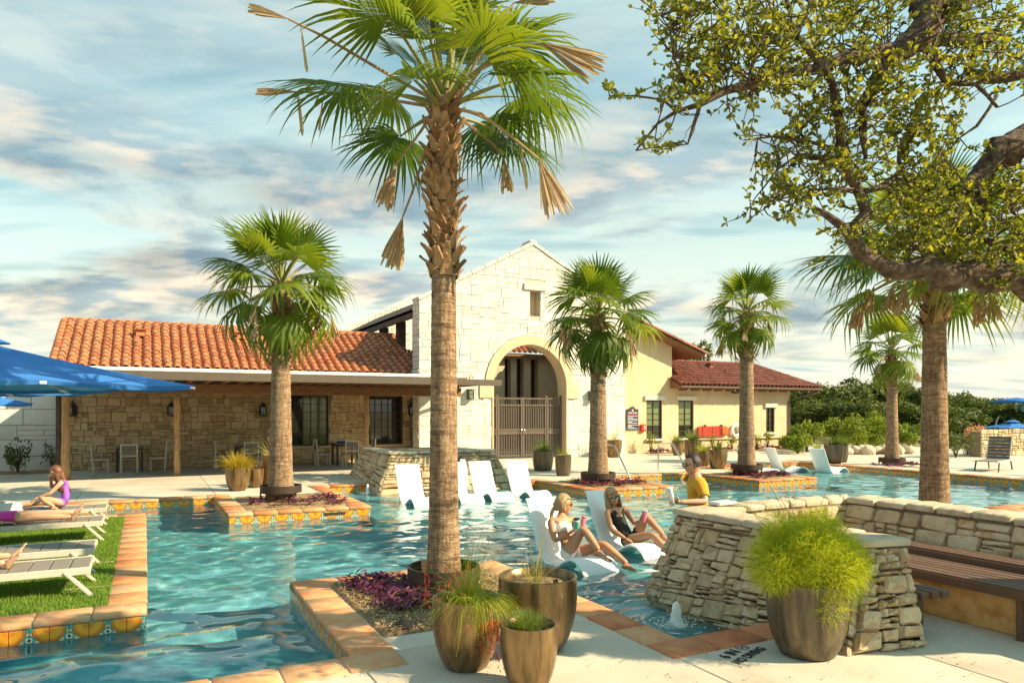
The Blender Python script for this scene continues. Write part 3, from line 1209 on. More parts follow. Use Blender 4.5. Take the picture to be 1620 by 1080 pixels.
pav = thing('stone_pavilion', 'brown rubble stone pavilion with orange clay tile roof and timber canopy', 'building', (3.2, 26.5, 0))
PW = [(4.47, 5.97, .62, 2.46), (7.44, 8.80, .62, 2.46)]          # window openings x0 x1 z0 z1
b = MB()
X0, X1, ZT = -2.40, 10.3, 3.22
cuts = sorted({X0, X1} | {v for w in PW for v in w[:2]})
for a, c in zip(cuts, cuts[1:]):
    hole = [w for w in PW if abs(w[0] - a) < 1e-6]
    if hole:
        w = hole[0]
        b.box(((a + c) / 2 - 3.2, .21, w[2] / 2), (c - a, .42, w[2]))
        b.box(((a + c) / 2 - 3.2, .21, (w[3] + ZT) / 2), (c - a, .42, ZT - w[3]))
    else:
        b.box(((a + c) / 2 - 3.2, .21, ZT / 2), (c - a, .42, ZT))
b.box(((X0 + X1) / 2 - 3.2, 4.2, ZT / 2), (X1 - X0, .3, ZT))
b.box((X0 - 3.2 + .15, 2.2, ZT / 2), (.3, 3.6, ZT))
b.build('wall', M['mortar'], pav)
polys = []
for p in courses(X1 - X0, ZT, 11, (.16, .34), (.16, .46), .62, .012):
    cxm, czm = sum(t[0] for t in p) / 4 + X0, sum(t[1] for t in p) / 4
    q = p
    for w in PW:
        if w[0] < cxm < w[1] and w[2] - .1 < czm < w[3]:
            q = None
            break
        if czm > w[2] - .1 and czm < w[3] and q:
            if cxm < w[0]:
                q = clip(q, -1, 0, -(w[0] - X0))
            else:
                q = clip(q, 1, 0, w[1] - X0)
        elif w[0] - .2 < cxm < w[1] + .2 and q:
            q = clip(q, 0, -1, -(w[2] - .1)) if czm < w[2] else clip(q, 0, 1, w[3])
        if not q or len(q) < 3:
            q = None
            break
    if q and cxm < 9.0:
        polys.append(q)
masonry(pav, polys, (X0, 26.5, 0), (1, 0, 0), (0, 0, 1), M['rubble'], gap=.012, depth=.032, bev=.010, seed=5, rough=.004)
for w in PW:
    MB().box(((w[0] + w[1]) / 2 - 3.2, .06, w[2] - .05), (w[1] - w[0] + .30, .30, .09), 0, .01).build('window_sill', M['cast_stone'], pav)
window(pav, *PW[0], 26.5, 5, 6, lambda i, j: M['glass_green'] if i >= 2 and j >= 0 else M['glass_dark'], .05)  # green of the mirrored, seen-through lawn is put into the pane colour
window(pav, *PW[1], 26.5, 5, 6, M['glass_dark'], .05)
# roof
rf = MB()
EY, EZ, RY, RZ = 25.95, 3.20, 30.0, 5.06
xl, xr = -2.52, 9.6
rf.prism([(EY, EZ - .10), (RY, RZ - .10), (RY, RZ), (EY, EZ)], lambda p: (xl - 3.2, p[0] - 26.5, p[1]), lambda p: (xr - 3.2, p[0] - 26.5, p[1]))
rf.prism([(RY, RZ - .10), (34.0, EZ - .10), (34.0, EZ), (RY, RZ)], lambda p: (xl - 3.2, p[0] - 26.5, p[1]), lambda p: (xr - 3.2, p[0] - 26.5, p[1]))
roof = rf.build('roof', M['dark_timber'], pav, fix=True)
tile_roof(roof, (xl + .02, EY - .04, EZ + .0), (1, 0, 0), (0, RY - EY, RZ - EZ), xr - xl, math.hypot(RY - EY, RZ - EZ) + .05, M['roof_tile'], seed=2)
# ridge and rake barrels
cm = cap_tile_mesh('ridge_tile', M['roof_tile'], .42, .13, .115)
k = 0
while xl + k * .36 < xr - .2:
    link('ridge_tile', cm, roof, (xl + k * .36 - 3.2, RY - 26.5, RZ + .04), (R(-2), 0, R(-90)))
    k += 1
sl = math.atan2(RZ - EZ, RY - EY)
for k in range(12):
    t = k * .365
    link('rake_tile', cm, roof, (xl - .02 - 3.2, EY - .03 + t * math.cos(sl) - 26.5, EZ + .03 + t * math.sin(sl)), (sl - R(2.5), 0, 0))
for i in range(18):                                              # rafter tails
    MB().beam((xl + .35 + i * .65 - 3.2, -.50, EZ - .13), (xl + .35 + i * .65 - 3.2, .05, EZ - .13 + .25), .07, .10).build('rafter', M['dark_timber'], pav)
MB().box(((xl + xr) / 2 - 3.2, EY - 26.5 - .055, EZ - .06), (xr - xl, .03, .13)).build('fascia', M['timber'], pav)
for x, s in ((-.15, 2.9), (3.2, 3.1)):                          # clay roof vents
    y, z = EY + s * math.cos(sl), EZ + s * math.sin(sl)
    v_ = MB().box((0, 0, .13), (.26, .30, .20), 0, .01)
    v_.box((0, -.02, .26), (.40, .42, .05), 0, .01)
    v_.build('roof_vent', M['roof_tile'], roof, loc=(x - 3.2, y - 26.5, z + .06))
# canopy: peeled cedar posts, beam, flat deck with the white awning cassette along its edge
for i, x in enumerate((-1.93, .83, 3.62, 6.42)):
    r_ = random.Random(i + 3)
    pts, rad = [], []
    for k in range(9):
        z = k * .30
        pts.append((x - 3.2 + .012 * math.sin(2.1 * k + i), 23.0 - 26.5 + .01 * math.cos(1.7 * k), z))
        rad.append((.085 if i else .105) + .012 * r_.uniform(-1, 1) + .03 * math.exp(-k))
    MB().tube(pts, rad, 12).build('post', M['cedar'], pav, True)
MB().box((-1.93 - .16 - 3.2, 23.0 - 26.5 + .05, 1.2), (.12, .2, 2.4), 0, .02).build('post', M['dark_timber'], pav)
MB().box((3.62 - 3.2, 23.0 - 26.5, 2.52), (12.2, .20, .30), 0, .015).build('canopy_beam', M['timber'], pav)
cd = MB().box((3.75 - 3.2, 23.33 - 26.5, 2.79), (12.3, 6.24, .10))
cd.build('canopy_deck', M['dark_timber'], pav)
for i in range(26):
    MB().box((-2.1 + i * .46 - 3.2, 23.0 - 26.5, 2.705), (.07, 5.6, .07)).build('canopy_joist', M['timber'], pav)
MB().box((3.75 - 3.2, 20.18 - 26.5, 2.745), (12.34, .05, .19), 0, .01).build('gutter', M['bronze_paint'], pav)
MB().box((3.0 - 3.2, 20.26 - 26.5, 2.905), (10.9, .22, .11), 0, .03).build('awning', M['awning_white'], pav)
MB().beam((9.7 - 3.2, 24.9 - 26.5, 2.1), (9.7 - 3.2, 23.9 - 26.5, 2.72), .10, .10).build('bracket', M['dark_timber'], pav)
MB().beam((9.7 - 3.2, 24.9 - 26.5, 2.69), (9.7 - 3.2, 23.2 - 26.5, 2.69), .10, .09).build('bracket', M['dark_timber'], pav)

# ================================================================== gabled hall of white limestone with an arch
GX0, GX1, GC, GY = 8.92, 18.10, 13.66, 25.0
AC, AR, AS = 13.55, 1.64, 2.86                       # arch centre, radius, springing height
gable = lambda x: 8.50 - .53 * abs(x - GC)
hall = thing('gabled_hall', 'tall white limestone gable with round arched gateway and slit window', 'building', (GC, GY, 0))


def arch_z(x):
    d = abs(x - AC)
    return AS + math.sqrt(max(0, AR * AR - d * d)) if d < AR else 0.0


SL = (13.53, 13.99, 5.62, 6.62)
xsb = sorted({GX0, GX1, GC, SL[0], SL[1]} | {AC + AR * math.cos(math.pi * k / 24) for k in range(25)} | {GX0 + 1.5, GX1 - 1.5})
wb = MB()
T = .62


def slab_strip(x0, x1, lo0, lo1, hi0, hi1):
    v = [(x0, 0, lo0), (x1, 0, lo1), (x1, 0, hi1), (x0, 0, hi0)]
    v2 = [(p[0], T, p[2]) for p in v]
    wb.add([(p[0] - GC, p[1], p[2]) for p in v + v2], [(0, 1, 2, 3), (7, 6, 5, 4), (0, 4, 5, 1), (3, 2, 6, 7), (0, 3, 7, 4), (1, 5, 6, 2)])


for a, c in zip(xsb, xsb[1:]):
    l0, l1 = (arch_z(a + 1e-5), arch_z(c - 1e-5)) if AC - AR - 1e-6 <= a and c <= AC + AR + 1e-6 else (0, 0)
    if SL[0] - 1e-6 <= a and c <= SL[1] + 1e-6:
        slab_strip(a, c, l0, l1, SL[2], SL[2])
        slab_strip(a, c, SL[3], SL[3], gable(a), gable(c))
    else:
        slab_strip(a, c, l0, l1, gable(a), gable(c))
wb.build('wall', M['lime_mortar'], hall)
# arch surround: ring of cast stone with jambs and a deep soffit
OR = AR + .34
sv = MB()
N_ = 28
ring = []
for k in range(N_ + 1):
    a = math.pi * k / N_
    ring.append((math.cos(a), math.sin(a)))
pts_o = [(OR * c, AS + OR * s) for c, s in ring]
pts_i = [((AR - .012) * c, AS + (AR - .012) * s) for c, s in ring]
v, f = [], []
for (xo, zo), (xi, zi) in zip(pts_o, pts_i):
    v += [(xo, .02, zo), (xo, -.07, zo), (xi, -.07, zi), (xi, T + .03, zi)]
for k in range(N_):
    for q in range(3):
        f.append((k * 4 + q, k * 4 + q + 1, (k + 1) * 4 + q + 1, (k + 1) * 4 + q))
sv.add(v, f)
for s in (-1, 1):                                      # broad plain blocks at the springing, then jambs
    sv.box((s * (AR + .28), -.022, 2.62), (.60, .10, .50), 0, .008)
    sv.box((s * (AR - .006 + .02), T / 2 - .02, 1.43), (.06, T + .07, 2.86), 0, .006)
sv.build('arch_surround', M['cast_stone'], hall, True, 35, fix=True, loc=(AC - GC, 0, 0))
MB().box((13.73 - GC, -.02, 6.76), (.98, .16, .26), 0, .01).build('lintel', M['cast_trim'], hall)
MB().box((13.735 - GC, .40, 6.12), (.466, .03, .998)).build('slit_recess', M['stucco'], hall)
# limestone blocks
polys = []
for p in courses(GX1 - GX0, 8.6, 23, (.30, .52), (.35, .95), .45, .012):
    px = [(t[0] + GX0, t[1]) for t in p]
    cxm, czm = sum(t[0] for t in px) / 4, sum(t[1] for t in px) / 4
    q = clip(px, -.53, -1, -(8.40 + .53 * GC)) if True else px
    q = clip(q, .53, -1, -(8.40 - .53 * GC)) if len(q) > 2 else []
    if len(q) < 3:
        continue
    if czm > AS:
        d = math.hypot(cxm - AC, czm - AS)
        if d < OR - .05:
            nx, nz = (cxm - AC) / max(d, .01), (czm - AS) / max(d, .01)
            q = clip(q, nx, nz, nx * AC + nz * AS + OR) if max(math.hypot(t[0] - AC, t[1] - AS) for t in q) > OR else []
        elif min(math.hypot(t[0] - AC, t[1] - AS) for t in q) < OR:
            nx, nz = (cxm - AC) / d, (czm - AS) / d
            q = clip(q, nx, nz, nx * AC + nz * AS + OR)
    else:
        lim = AR + (.58 if 2.36 < czm else .05)
        q = clip(q, 1, 0, AC + lim) if cxm > AC else clip(q, -1, 0, -(AC - lim))
    if len(q) > 2 and SL[2] - .1 < czm < SL[3] + .38 and SL[0] - .5 < cxm < SL[1] + .5:
        q = clip(q, 1, 0, SL[1] + (.28 if czm > SL[3] else .0)) if cxm > 13.735 else clip(q, -1, 0, -(SL[0] - (.28 if czm > SL[3] else .0)))
    if len(q) > 2:
        polys.append(q)
masonry(hall, polys, (0, GY, 0), (1, 0, 0), (0, 0, 1), M['limestone'], gap=.010, depth=.022, bev=.008, seed=9, rough=.003)
polys = courses(T, 6.0, 29, (.30, .52), (.25, .6), .45, .01)
masonry(hall, polys, (GX0, GY + T, 0), (0, -1, 0), (0, 0, 1), M['limestone'], name='return_stone', gap=.014, depth=.03, bev=.01, seed=10)
# coping stones along both rakes
for s in (-1, 1):
    n = 9
    for k in range(n):
        t0, t1 = k / n, (k + 1) / n
        L_ = (GC - GX0 + .05) if s < 0 else (GX1 - GC + .05)
        xa, xb = s * L_ * t0, s * L_ * (t1 - .004)
        b = MB().beam((xa, T / 2 - .01, 8.50 - .53 * abs(xa) + .0), (xb, T / 2 - .01, 8.50 - .53 * abs(xb)), T + .10, .13, ch=.015)
        b.build('rake_coping', M['limestone'], hall)
MB().box((0, T / 2 - .01, 8.535), (.34, T + .10, .16), 0, .05).build('apex_stone', M['limestone'], hall)
# wall lamp meter and vent plate on the facade
MB().box((10.55 - GC, -.05, 3.02), (.50, .05, .20), 0, .01).build('vent_plate', M['bronze_paint'], hall)
# left lean-to roof of the court with its dark posts, and the white gable at the far end
lr = MB()
lr.prism([(9.0, 5.60), (11.6, 6.95), (11.6, 7.08), (9.0, 5.73)], lambda p: (p[0] - GC, T, p[1]), lambda p: (p[0] - GC, 14.2, p[1]))
lr.build('court_roof', M['dark_timber'], hall, fix=True)
MB().box((9.06 - GC, 7.4, 5.55), (.12, 13.5, .30)).build('eave_beam', M['dark_timber'], hall)
for y in (1.9, 4.0, 6.4, 9.2, 12.0):
    MB().box((9.55 - GC, y, 4.6), (.34, .34, 2.0), 0, .01).build('court_post', M['dark_timber'], hall)
fg = MB()
fg.prism([(8.8, 3.0), (18.1, 3.0), (18.1, gable(18.1)), (GC, 8.5), (8.8, gable(8.8))], lambda p: (p[0] - GC, 14.85, p[1]), lambda p: (p[0] - GC, 14.25, p[1]))
fg.build('far_gable', M['limestone'], hall, fix=True)
polys = [q for q in (clip(clip([(t[0] + 8.8, t[1] + 3) for t in p], -.53, -1, -(8.42 + .53 * GC)), .53, -1, -(8.42 - .53 * GC)) for p in courses(4.7, 5.6, 33, (.3, .52), (.35, .95), .45, .01)) if len(q) > 2]
masonry(hall, polys, (0, GY + 14.22, 0), (1, 0, 0), (0, 0, 1), M['limestone'], name='far_stone', gap=.014, depth=.03, bev=.01, seed=12, limit=0)
# court behind the arch: tan wall with three tall dark slots, tiled edge above
cw = MB()
cy = 32.0 - GY
edges = [11.0, 15.90, 16.25, 16.57, 16.97, 17.37, 17.80, 21.5]
for k, (a, c) in enumerate(zip(edges, edges[1:])):
    if k % 2 == 0:
        cw.box(((a + c) / 2 - GC, cy + .2, 2.35), (c - a, .4, 4.7))
cw.box((16.25 - GC, cy + .2, 4.62), (10.5, .39, .24))
cw.build('court_wall', M['stucco'], hall)
MB().box((16.85 - GC, cy + .6, 2.4), (2.6, .05, 4.8)).build('court_shade_sheet', M['dark_timber'], hall)  # dark sheet standing in for the deep shade inside the slots
MB().box((16.2 - GC, cy - .2, 4.62), (10.2, .5, .10)).build('court_eave', M['timber'], hall)
ct = MB().box((16.2 - GC, cy + .1, 4.70), (10.2, .8, .04)).build('court_tiles', M['dark_timber'], hall)
tile_roof(ct, (12.0, 31.55, 4.72), (1, 0, 0), (0, 1, .55), 8.0, 1.3, M['roof_tile'], limit=0, seed=6)
MB().box((12.6 - GC, 4.0, .02), (8.5, 6.8, .03)).build('court_paving', M['concrete'], hall)

# gate: two bronze leaves with bars between fixed side panels
gate = thing('gate', 'double bronze metal gate with vertical bars inside the stone arch', 'gate', (AC, 25.32, 0))


def gate_leaf(name, x0, x1, top, bars, lock=False):
    f = MB()
    for x in (x0 + .035, x1 - .035):
        f.box((x, 0, top / 2 + .03), (.07, .06, top - .06), 0, .006)
    for z in (.12, .98, 1.14, top - .32, top - .05):
        f.box(((x0 + x1) / 2, .001, z), (x1 - x0 - .14, .05, .06), 0, .005)
    o = f.build(name, M['bronze_paint'], gate)
    n = max(2, int((x1 - x0) / bars))
    for k in range(1, n):
        x = x0 + .07 + (x1 - x0 - .14) * k / n
        MB().box((x, .0, (top + .1) / 2), (.018, .018, top - .16)).build('bar', M['bronze_paint'], o)
    # perforated lower sheet and mid rail plate
    MB().box(((x0 + x1) / 2, .004, 1.06), (x1 - x0 - .145, .02, .11)).build('lock_rail', M['bronze_paint'], o)
    m = MB()
    for k in range(n * 5):
        x = x0 + .07 + (x1 - x0 - .14) * (k + .5) / (n * 5)
        m.box((x, .022, 1.12), (.011, .006, 1.95))
    m.build('mesh_screen', M['bronze_paint'], o, kind='stuff')
    return o


gate_leaf('side_panel', -1.60, -1.30, 2.42, .10)
l1 = gate_leaf('gate_leaf', -1.29, -.20, 2.42, .11)
l2 = gate_leaf('gate_leaf', -.19, .90, 2.42, .11)
gate_leaf('side_panel', .92, 1.60, 2.42, .11)
for x in (-1.61, -1.295, .91, 1.61):
    MB().box((x, .03, 1.25), (.08, .08, 2.5), 0, .006).build('gate_post', M['bronze_paint'], gate)
for x in (-.26, -.13):
    MB().tube([(x, -.05, .95), (x, -.09, .97), (x, -.09, 1.15), (x, -.05, 1.17)], .014, 6).build('handle', M['steel'], l1 if x < -.2 else l2, True)

# ================================================================== tan stucco wing (right)
wing = thing('stucco_wing', 'tan stucco wing with dark red tile roof and narrow green windows', 'building', (23.0, 26.0, 0))
WX, WY = 23.0, 26.0
WW = [(20.0, 20.88, .62, 2.36), (21.82, 22.72, .62, 2.36), (27.33, 27.90, .82, 2.04)]
tall = lambda x: 6.06 - .34 * (x - 18.1)
b = MB()
cuts = sorted({18.1, 21.44, 28.94} | {v for w in WW for v in w[:2]})
for a, c in zip(cuts, cuts[1:]):
    z0, z1 = (tall(a) - .12, tall(c) - .12) if c <= 21.45 else (3.02, 3.02)
    hole = [w for w in WW if abs(w[0] - a) < 1e-6]
    segs = [(0, hole[0][2], hole[0][2]), (hole[0][3], z0, z1)] if hole else [(0, z0, z1)]
    for lo, h0, h1 in segs:
        b.prism([(a, lo), (c, lo), (c, h1), (a, h0)], lambda p: (p[0] - WX, .35, p[1]), lambda p: (p[0] - WX, 0, p[1]))
b.box((28.94 - .15 - WX, 2.5, 1.5), (.29, 4.3, 3.0))
b.box((21.3 - WX, 2.8, 2.4), (.28, 4.9, 4.8))
b.build('wall', M['stucco'], wing, fix=True)
for w in WW:
    MB().box(((w[0] + w[1]) / 2 - WX, -.03, w[3] + .10), (w[1] - w[0] + .26, .14, .20), 0, .008).build('window_lintel', M['cast_trim'], wing)
    MB().box(((w[0] + w[1]) / 2 - WX, -.04, w[2] - .045), (w[1] - w[0] + .14, .16, .09), 0, .008).build('window_sill', M['cast_trim'], wing)
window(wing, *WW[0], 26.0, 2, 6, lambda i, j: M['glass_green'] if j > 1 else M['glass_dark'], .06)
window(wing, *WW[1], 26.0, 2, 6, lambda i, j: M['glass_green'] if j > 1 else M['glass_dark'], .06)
window(wing, *WW[2], 26.0, 2, 4, M['glass_dark'], .05)
MB().box((25.6 - WX, -.045, .56), (5.6, .09, .05), 0, .008).build('ledge', M['cast_stone'], wing)
# low hipped roof
EY2, EZ2, RY2, RZ2 = 25.30, 3.00, 28.3, 4.30
rl, rr, rh = 21.35, 30.45, 28.6
rb = MB()
rb.add([(rl - WX, EY2 - WY, EZ2), (rr - WX, EY2 - WY, EZ2), (rh - WX, RY2 - WY, RZ2), (rl - WX, RY2 - WY, RZ2),
        (rr - WX, 31.3 - WY, EZ2), (rl - WX, 31.3 - WY, EZ2),
        (rl - WX, EY2 - WY, EZ2 - .1), (rr - WX, EY2 - WY, EZ2 - .1), (rr - WX, 31.3 - WY, EZ2 - .1), (rl - WX, 31.3 - WY, EZ2 - .1)],
       [(0, 1, 2, 3), (1, 4, 2), (3, 2, 4, 5), (0, 6, 7, 1), (1, 7, 8, 4), (6, 9, 8, 7), (0, 3, 5), (0, 5, 9, 6)])
wr_ = rb.build('roof', M['timber'], wing)
hip = lambda u: (math.hypot(RY2 - EY2, RZ2 - EZ2) if rl + u < rh else math.hypot(RY2 - EY2, RZ2 - EZ2) * max(0, (rr - (rl + u)) / (rr - rh)))
tile_roof(wr_, (rl, EY2 - .03, EZ2 + .01), (1, 0, 0), (0, RY2 - EY2, RZ2 - EZ2), rr - rl, 3.3, M['roof_tile_red'], limit=0, top=hip, seed=7, sp=.26)
rm = cap_tile_mesh('ridge_tile', M['roof_tile_red'], .42, .12, .105)
for k in range(20):
    link('ridge_tile', rm, wr_, (rl + k * .36 - WX, RY2 - WY, RZ2 + .03), (0, 0, R(-90)))
hv_ = Vector((rr - rh, EY2 - RY2, EZ2 - RZ2))
for k in range(10):
    p = Vector((rh, RY2, RZ2 + .04)) + hv_ * (k / 10.0)
    link('hip_tile', rm, wr_, p - Vector((WX, WY, 0)), hv_.to_track_quat('Y', 'Z').to_euler())
for k in range(13):
    MB().box((rl + .5 + k * .7 - WX, -.36, 2.86), (.08, .62, .10)).build('rafter', M['timber'], wing)
MB().box(((rl + rr) / 2 - WX, EY2 - WY - .03, EZ2 - .03), (rr - rl, .06, .08), 0, .01).build('gutter', M['bronze_paint'], wing)
for x, s in ((25.0, 2.3), (25.3, 1.45)):
    y, z = EY2 + s * .917, EZ2 + s * .398
    v_ = MB().box((0, 0, .12), (.22, .26, .22), 0, .01).box((0, -.02, .25), (.34, .36, .05), 0, .01) if s > 2 else MB().tube([(0, 0, -.05), (0, 0, .30)], .05, 8)
    v_.build('roof_vent', M['roof_tile_red'], wr_, loc=(x - WX, y - WY, z + .05))
MB().tube([(30.3 - WX, -.62, 2.92), (30.2 - WX, -.60, 2.80), (28.98 - WX, -.10, 2.45), (28.86 - WX, -.06, 2.35), (28.86 - WX, -.06, .12), (28.86 - WX, -.14, .05)], .045, 8).build('downspout', M['bronze_paint'], wing, True, 50)
# tall roof over the hall side of the wing: slab, verge tiles
tb = MB()
tb.prism([(18.3, tall(18.3) + .02), (22.85, tall(22.85) + .02), (22.85, tall(22.85) - .12), (18.3, tall(18.3) - .12)], lambda p: (p[0] - WX, 6.0, p[1]), lambda p: (p[0] - WX, -.62, p[1]))
tr = tb.build('upper_roof', M['timber'], wing, fix=True)
tile_roof(tr, (22.9, 25.36, tall(22.9) + .03), (0, 1, 0), (-1, 0, .34), 6.2, 4.8, M['roof_tile_red'], limit=0, seed=8)
sl2 = math.atan(.34)
for k in range(13):
    q = Vector((22.92 - k * .36, 25.34, tall(22.92 - k * .36) + .05))
    link('verge_tile', rm, tr, q - Vector((WX, WY, 0)), Vector((-1, 0, .34)).to_track_quat('Y', 'Z').to_euler())
lamp = MB().box((24.9 - WX, -.45, 2.78), (.42, .22, .16), 0, .03)
lamp.build('eave_lamp', M['dark_metal'], wing)

# ================================================================== low wall of large cream blocks (far left)
bw = thing('block_wall', 'low cream wall of large limestone blocks left of the pavilion', 'wall', (-7.3, 27.0, 0))
MB().box((0, .21, 1.25), (9.8, .40, 2.5)).build('wall_core', M['lime_mortar'], bw)
masonry(bw, courses(9.8, 2.5, 41, (.38, .55), (.45, 1.15), .12, .01), (-12.2, 27.0, 0), (1, 0, 0), (0, 0, 1), M['limestone'], name='block', gap=.016, depth=.03, bev=.012, seed=14, rough=.003)
# ================================================================== palms
def palm_bark():
    """fibrous trunk: uneven leaf-scar rings crossed by fine upright cracks"""
    mt = pm('palm_trunk', [(.20, .11, .06), (.40, .245, .14), (.53, .355, .215), (.63, .47, .32)], rough=.95, scale=2.4, stretch=(5, 5, 10), bump=.9, bscale=9, bdist=.03, detail=9, dist=.8)
    nt = mt.node_tree
    N, L = nt.nodes, nt.links
    tc = N.new('ShaderNodeTexCoord')
    cur = [l.from_socket for l in L if l.to_socket == N['Principled BSDF'].inputs['Base Color']][0]
    for sc_, st, lo, hi, dk in ((5, (9, 9, .9), .40, .60, .62), (4, (.9, .9, 9), .36, .54, .60), (1.1, (1, 1, 1), .35, .7, .80)):
        mp = N.new('ShaderNodeMapping')
        mp.inputs['Scale'].default_value = st
        L.new(tc.outputs['Object'], mp.inputs['Vector'])
        nz = N.new('ShaderNodeTexNoise')
        nz.inputs['Scale'].default_value = sc_
        nz.inputs['Detail'].default_value = 7
        nz.inputs['Distortion'].default_value = .5
        L.new(mp.outputs[0], nz.inputs['Vector'])
        mr = N.new('ShaderNodeMapRange')
        mr.inputs['From Min'].default_value, mr.inputs['From Max'].default_value = lo, hi
        mr.inputs['To Min'].default_value, mr.inputs['To Max'].default_value = dk, 1.0
        L.new(nz.outputs['Fac'], mr.inputs['Value'])
        mx = N.new('ShaderNodeMix')
        mx.data_type = 'RGBA'
        mx.blend_type = 'MULTIPLY'
        mx.inputs[0].default_value = 1
        L.new(cur, mx.inputs[6])
        L.new(mr.outputs[0], mx.inputs[7])
        cur = mx.outputs[2]
    L.new(cur, N['Principled BSDF'].inputs['Base Color'])
    return mt


M['palm_trunk'] = palm_bark()
M['leaf_base'] = pm('leaf_base', [(.07, .035, .018), (.20, .105, .05), (.36, .22, .115), (.42, .29, .17)], rough=.9, scale=12, bump=.5, bscale=40, rnd=.5)
M['palm_leaf'] = pm('palm_leaf', [(.040, .085, .007), (.080, .140, .012), (.135, .195, .018), (.22, .25, .03)], rough=.48, scale=3, bump=.1, bscale=30, rnd=.7, trans=.38, island=False)
M['petiole'] = pm('petiole', [(.14, .17, .035), (.30, .27, .09)], rough=.6, scale=3, bump=.1, rnd=.4)
M['dry_leaf'] = pm('dry_leaf', [(.24, .15, .08), (.42, .30, .18), (.55, .44, .30)], rough=.85, scale=8, bump=.3, rnd=.5, trans=.2)


def fan(v, f, mi, base, ax, ay, az, nb, span, rad, droop, r, fold=.16, cup=.1, mat=0):
    """pleated fan of blades joined near the hub and splitting into drooping tips"""
    st = (.03, .26, .50, .74, .90, 1.0)
    dth = 2 * span / nb
    for i in range(nb):
        th = -span + (i + .5) * dth
        L_ = rad * (.70 + .30 * math.cos(th * .62)) * r.uniform(.92, 1.05)
        dr = droop * r.uniform(.4, 1.7)
        c, s = math.cos(th), math.sin(th)
        n0 = len(v)
        for t in st:
            d = t * L_
            w = .5 * dth * d * 1.02 if t <= .52 else .5 * dth * .52 * L_ * (1 - (t - .52) / .48) ** .8
            z = -cup * d * abs(s) ** 1.5 - dr * L_ * max(0, t - .28) ** 2.1 * 1.9
            sh = 1 - .30 * dr * t * t
            for q, h in ((-1, -fold * w), (0, fold * w), (1, -fold * w)):
                x = c * d * sh - s * w * q
                y = s * d * sh + c * w * q
                v.append(tuple(base + ax * x + ay * y + az * (z + h)))
        for k in range(len(st) - 1):
            for q in range(2):
                a = n0 + k * 3 + q
                f.append((a, a + 1, a + 4, a + 3))
                mi.append(mat)


def frond_mesh(name, Lp, rad, span, droop, arch, seed, nb=44):
    """leaf along +X: arching petiole then a pleated fan"""
    r = random.Random(seed)
    v, f, mi = [], [], []
    n = 6
    pts = []
    for k in range(n + 1):
        t = k / n
        pts.append(Vector((Lp * t, 0, -arch * Lp * t * t)))
    for k, p in enumerate(pts):
        w = .030 * (1 - k / n) + .011
        for a in range(5):
            q = 2 * math.pi * a / 5
            v.append((p.x, math.cos(q) * w, p.z + math.sin(q) * w * .6))
    for k in range(n):
        for a in range(5):
            f.append((k * 5 + a, k * 5 + (a + 1) % 5, (k + 1) * 5 + (a + 1) % 5, (k + 1) * 5 + a))
            mi.append(1)
    ax = (pts[-1] - pts[-2]).normalized()
    ay = Vector((0, 1, 0))
    az = ax.cross(ay)
    fan(v, f, mi, pts[-1], ax, ay, az, nb, R(span), rad, droop, r, cup=.18)
    return np_mesh(name, v, f, None, False, [M['palm_leaf'], M['petiole']], mi)


FR_UP = [frond_mesh('frond', .80, .86, 112, .10, .05, 1), frond_mesh('frond', .72, .80, 100, .16, .04, 2), frond_mesh('frond', .60, .66, 62, .04, .0, 3, 30)]
FR_MID = [frond_mesh('frond', .86, .90, 122, .30, .16, 4), frond_mesh('frond', .80, .86, 118, .42, .20, 5)]
FR_LOW = [frond_mesh('frond', .84, .86, 120, .62, .26, 6), frond_mesh('frond', .78, .84, 112, .80, .30, 7)]
# the same leaves with fewer blades for palms that stand farther off
FS_UP = [frond_mesh('frond', .66, .80, 112, .10, .05, 11, 26), frond_mesh('frond', .58, .74, 96, .14, .04, 12, 24)]
FS_MID = [frond_mesh('frond', .70, .82, 122, .28, .16, 14, 26), frond_mesh('frond', .64, .80, 118, .38, .20, 15, 26)]
FS_LOW = [frond_mesh('frond', .66, .78, 120, .58, .26, 16, 26), frond_mesh('frond', .62, .76, 112, .75, .30, 17, 26)]


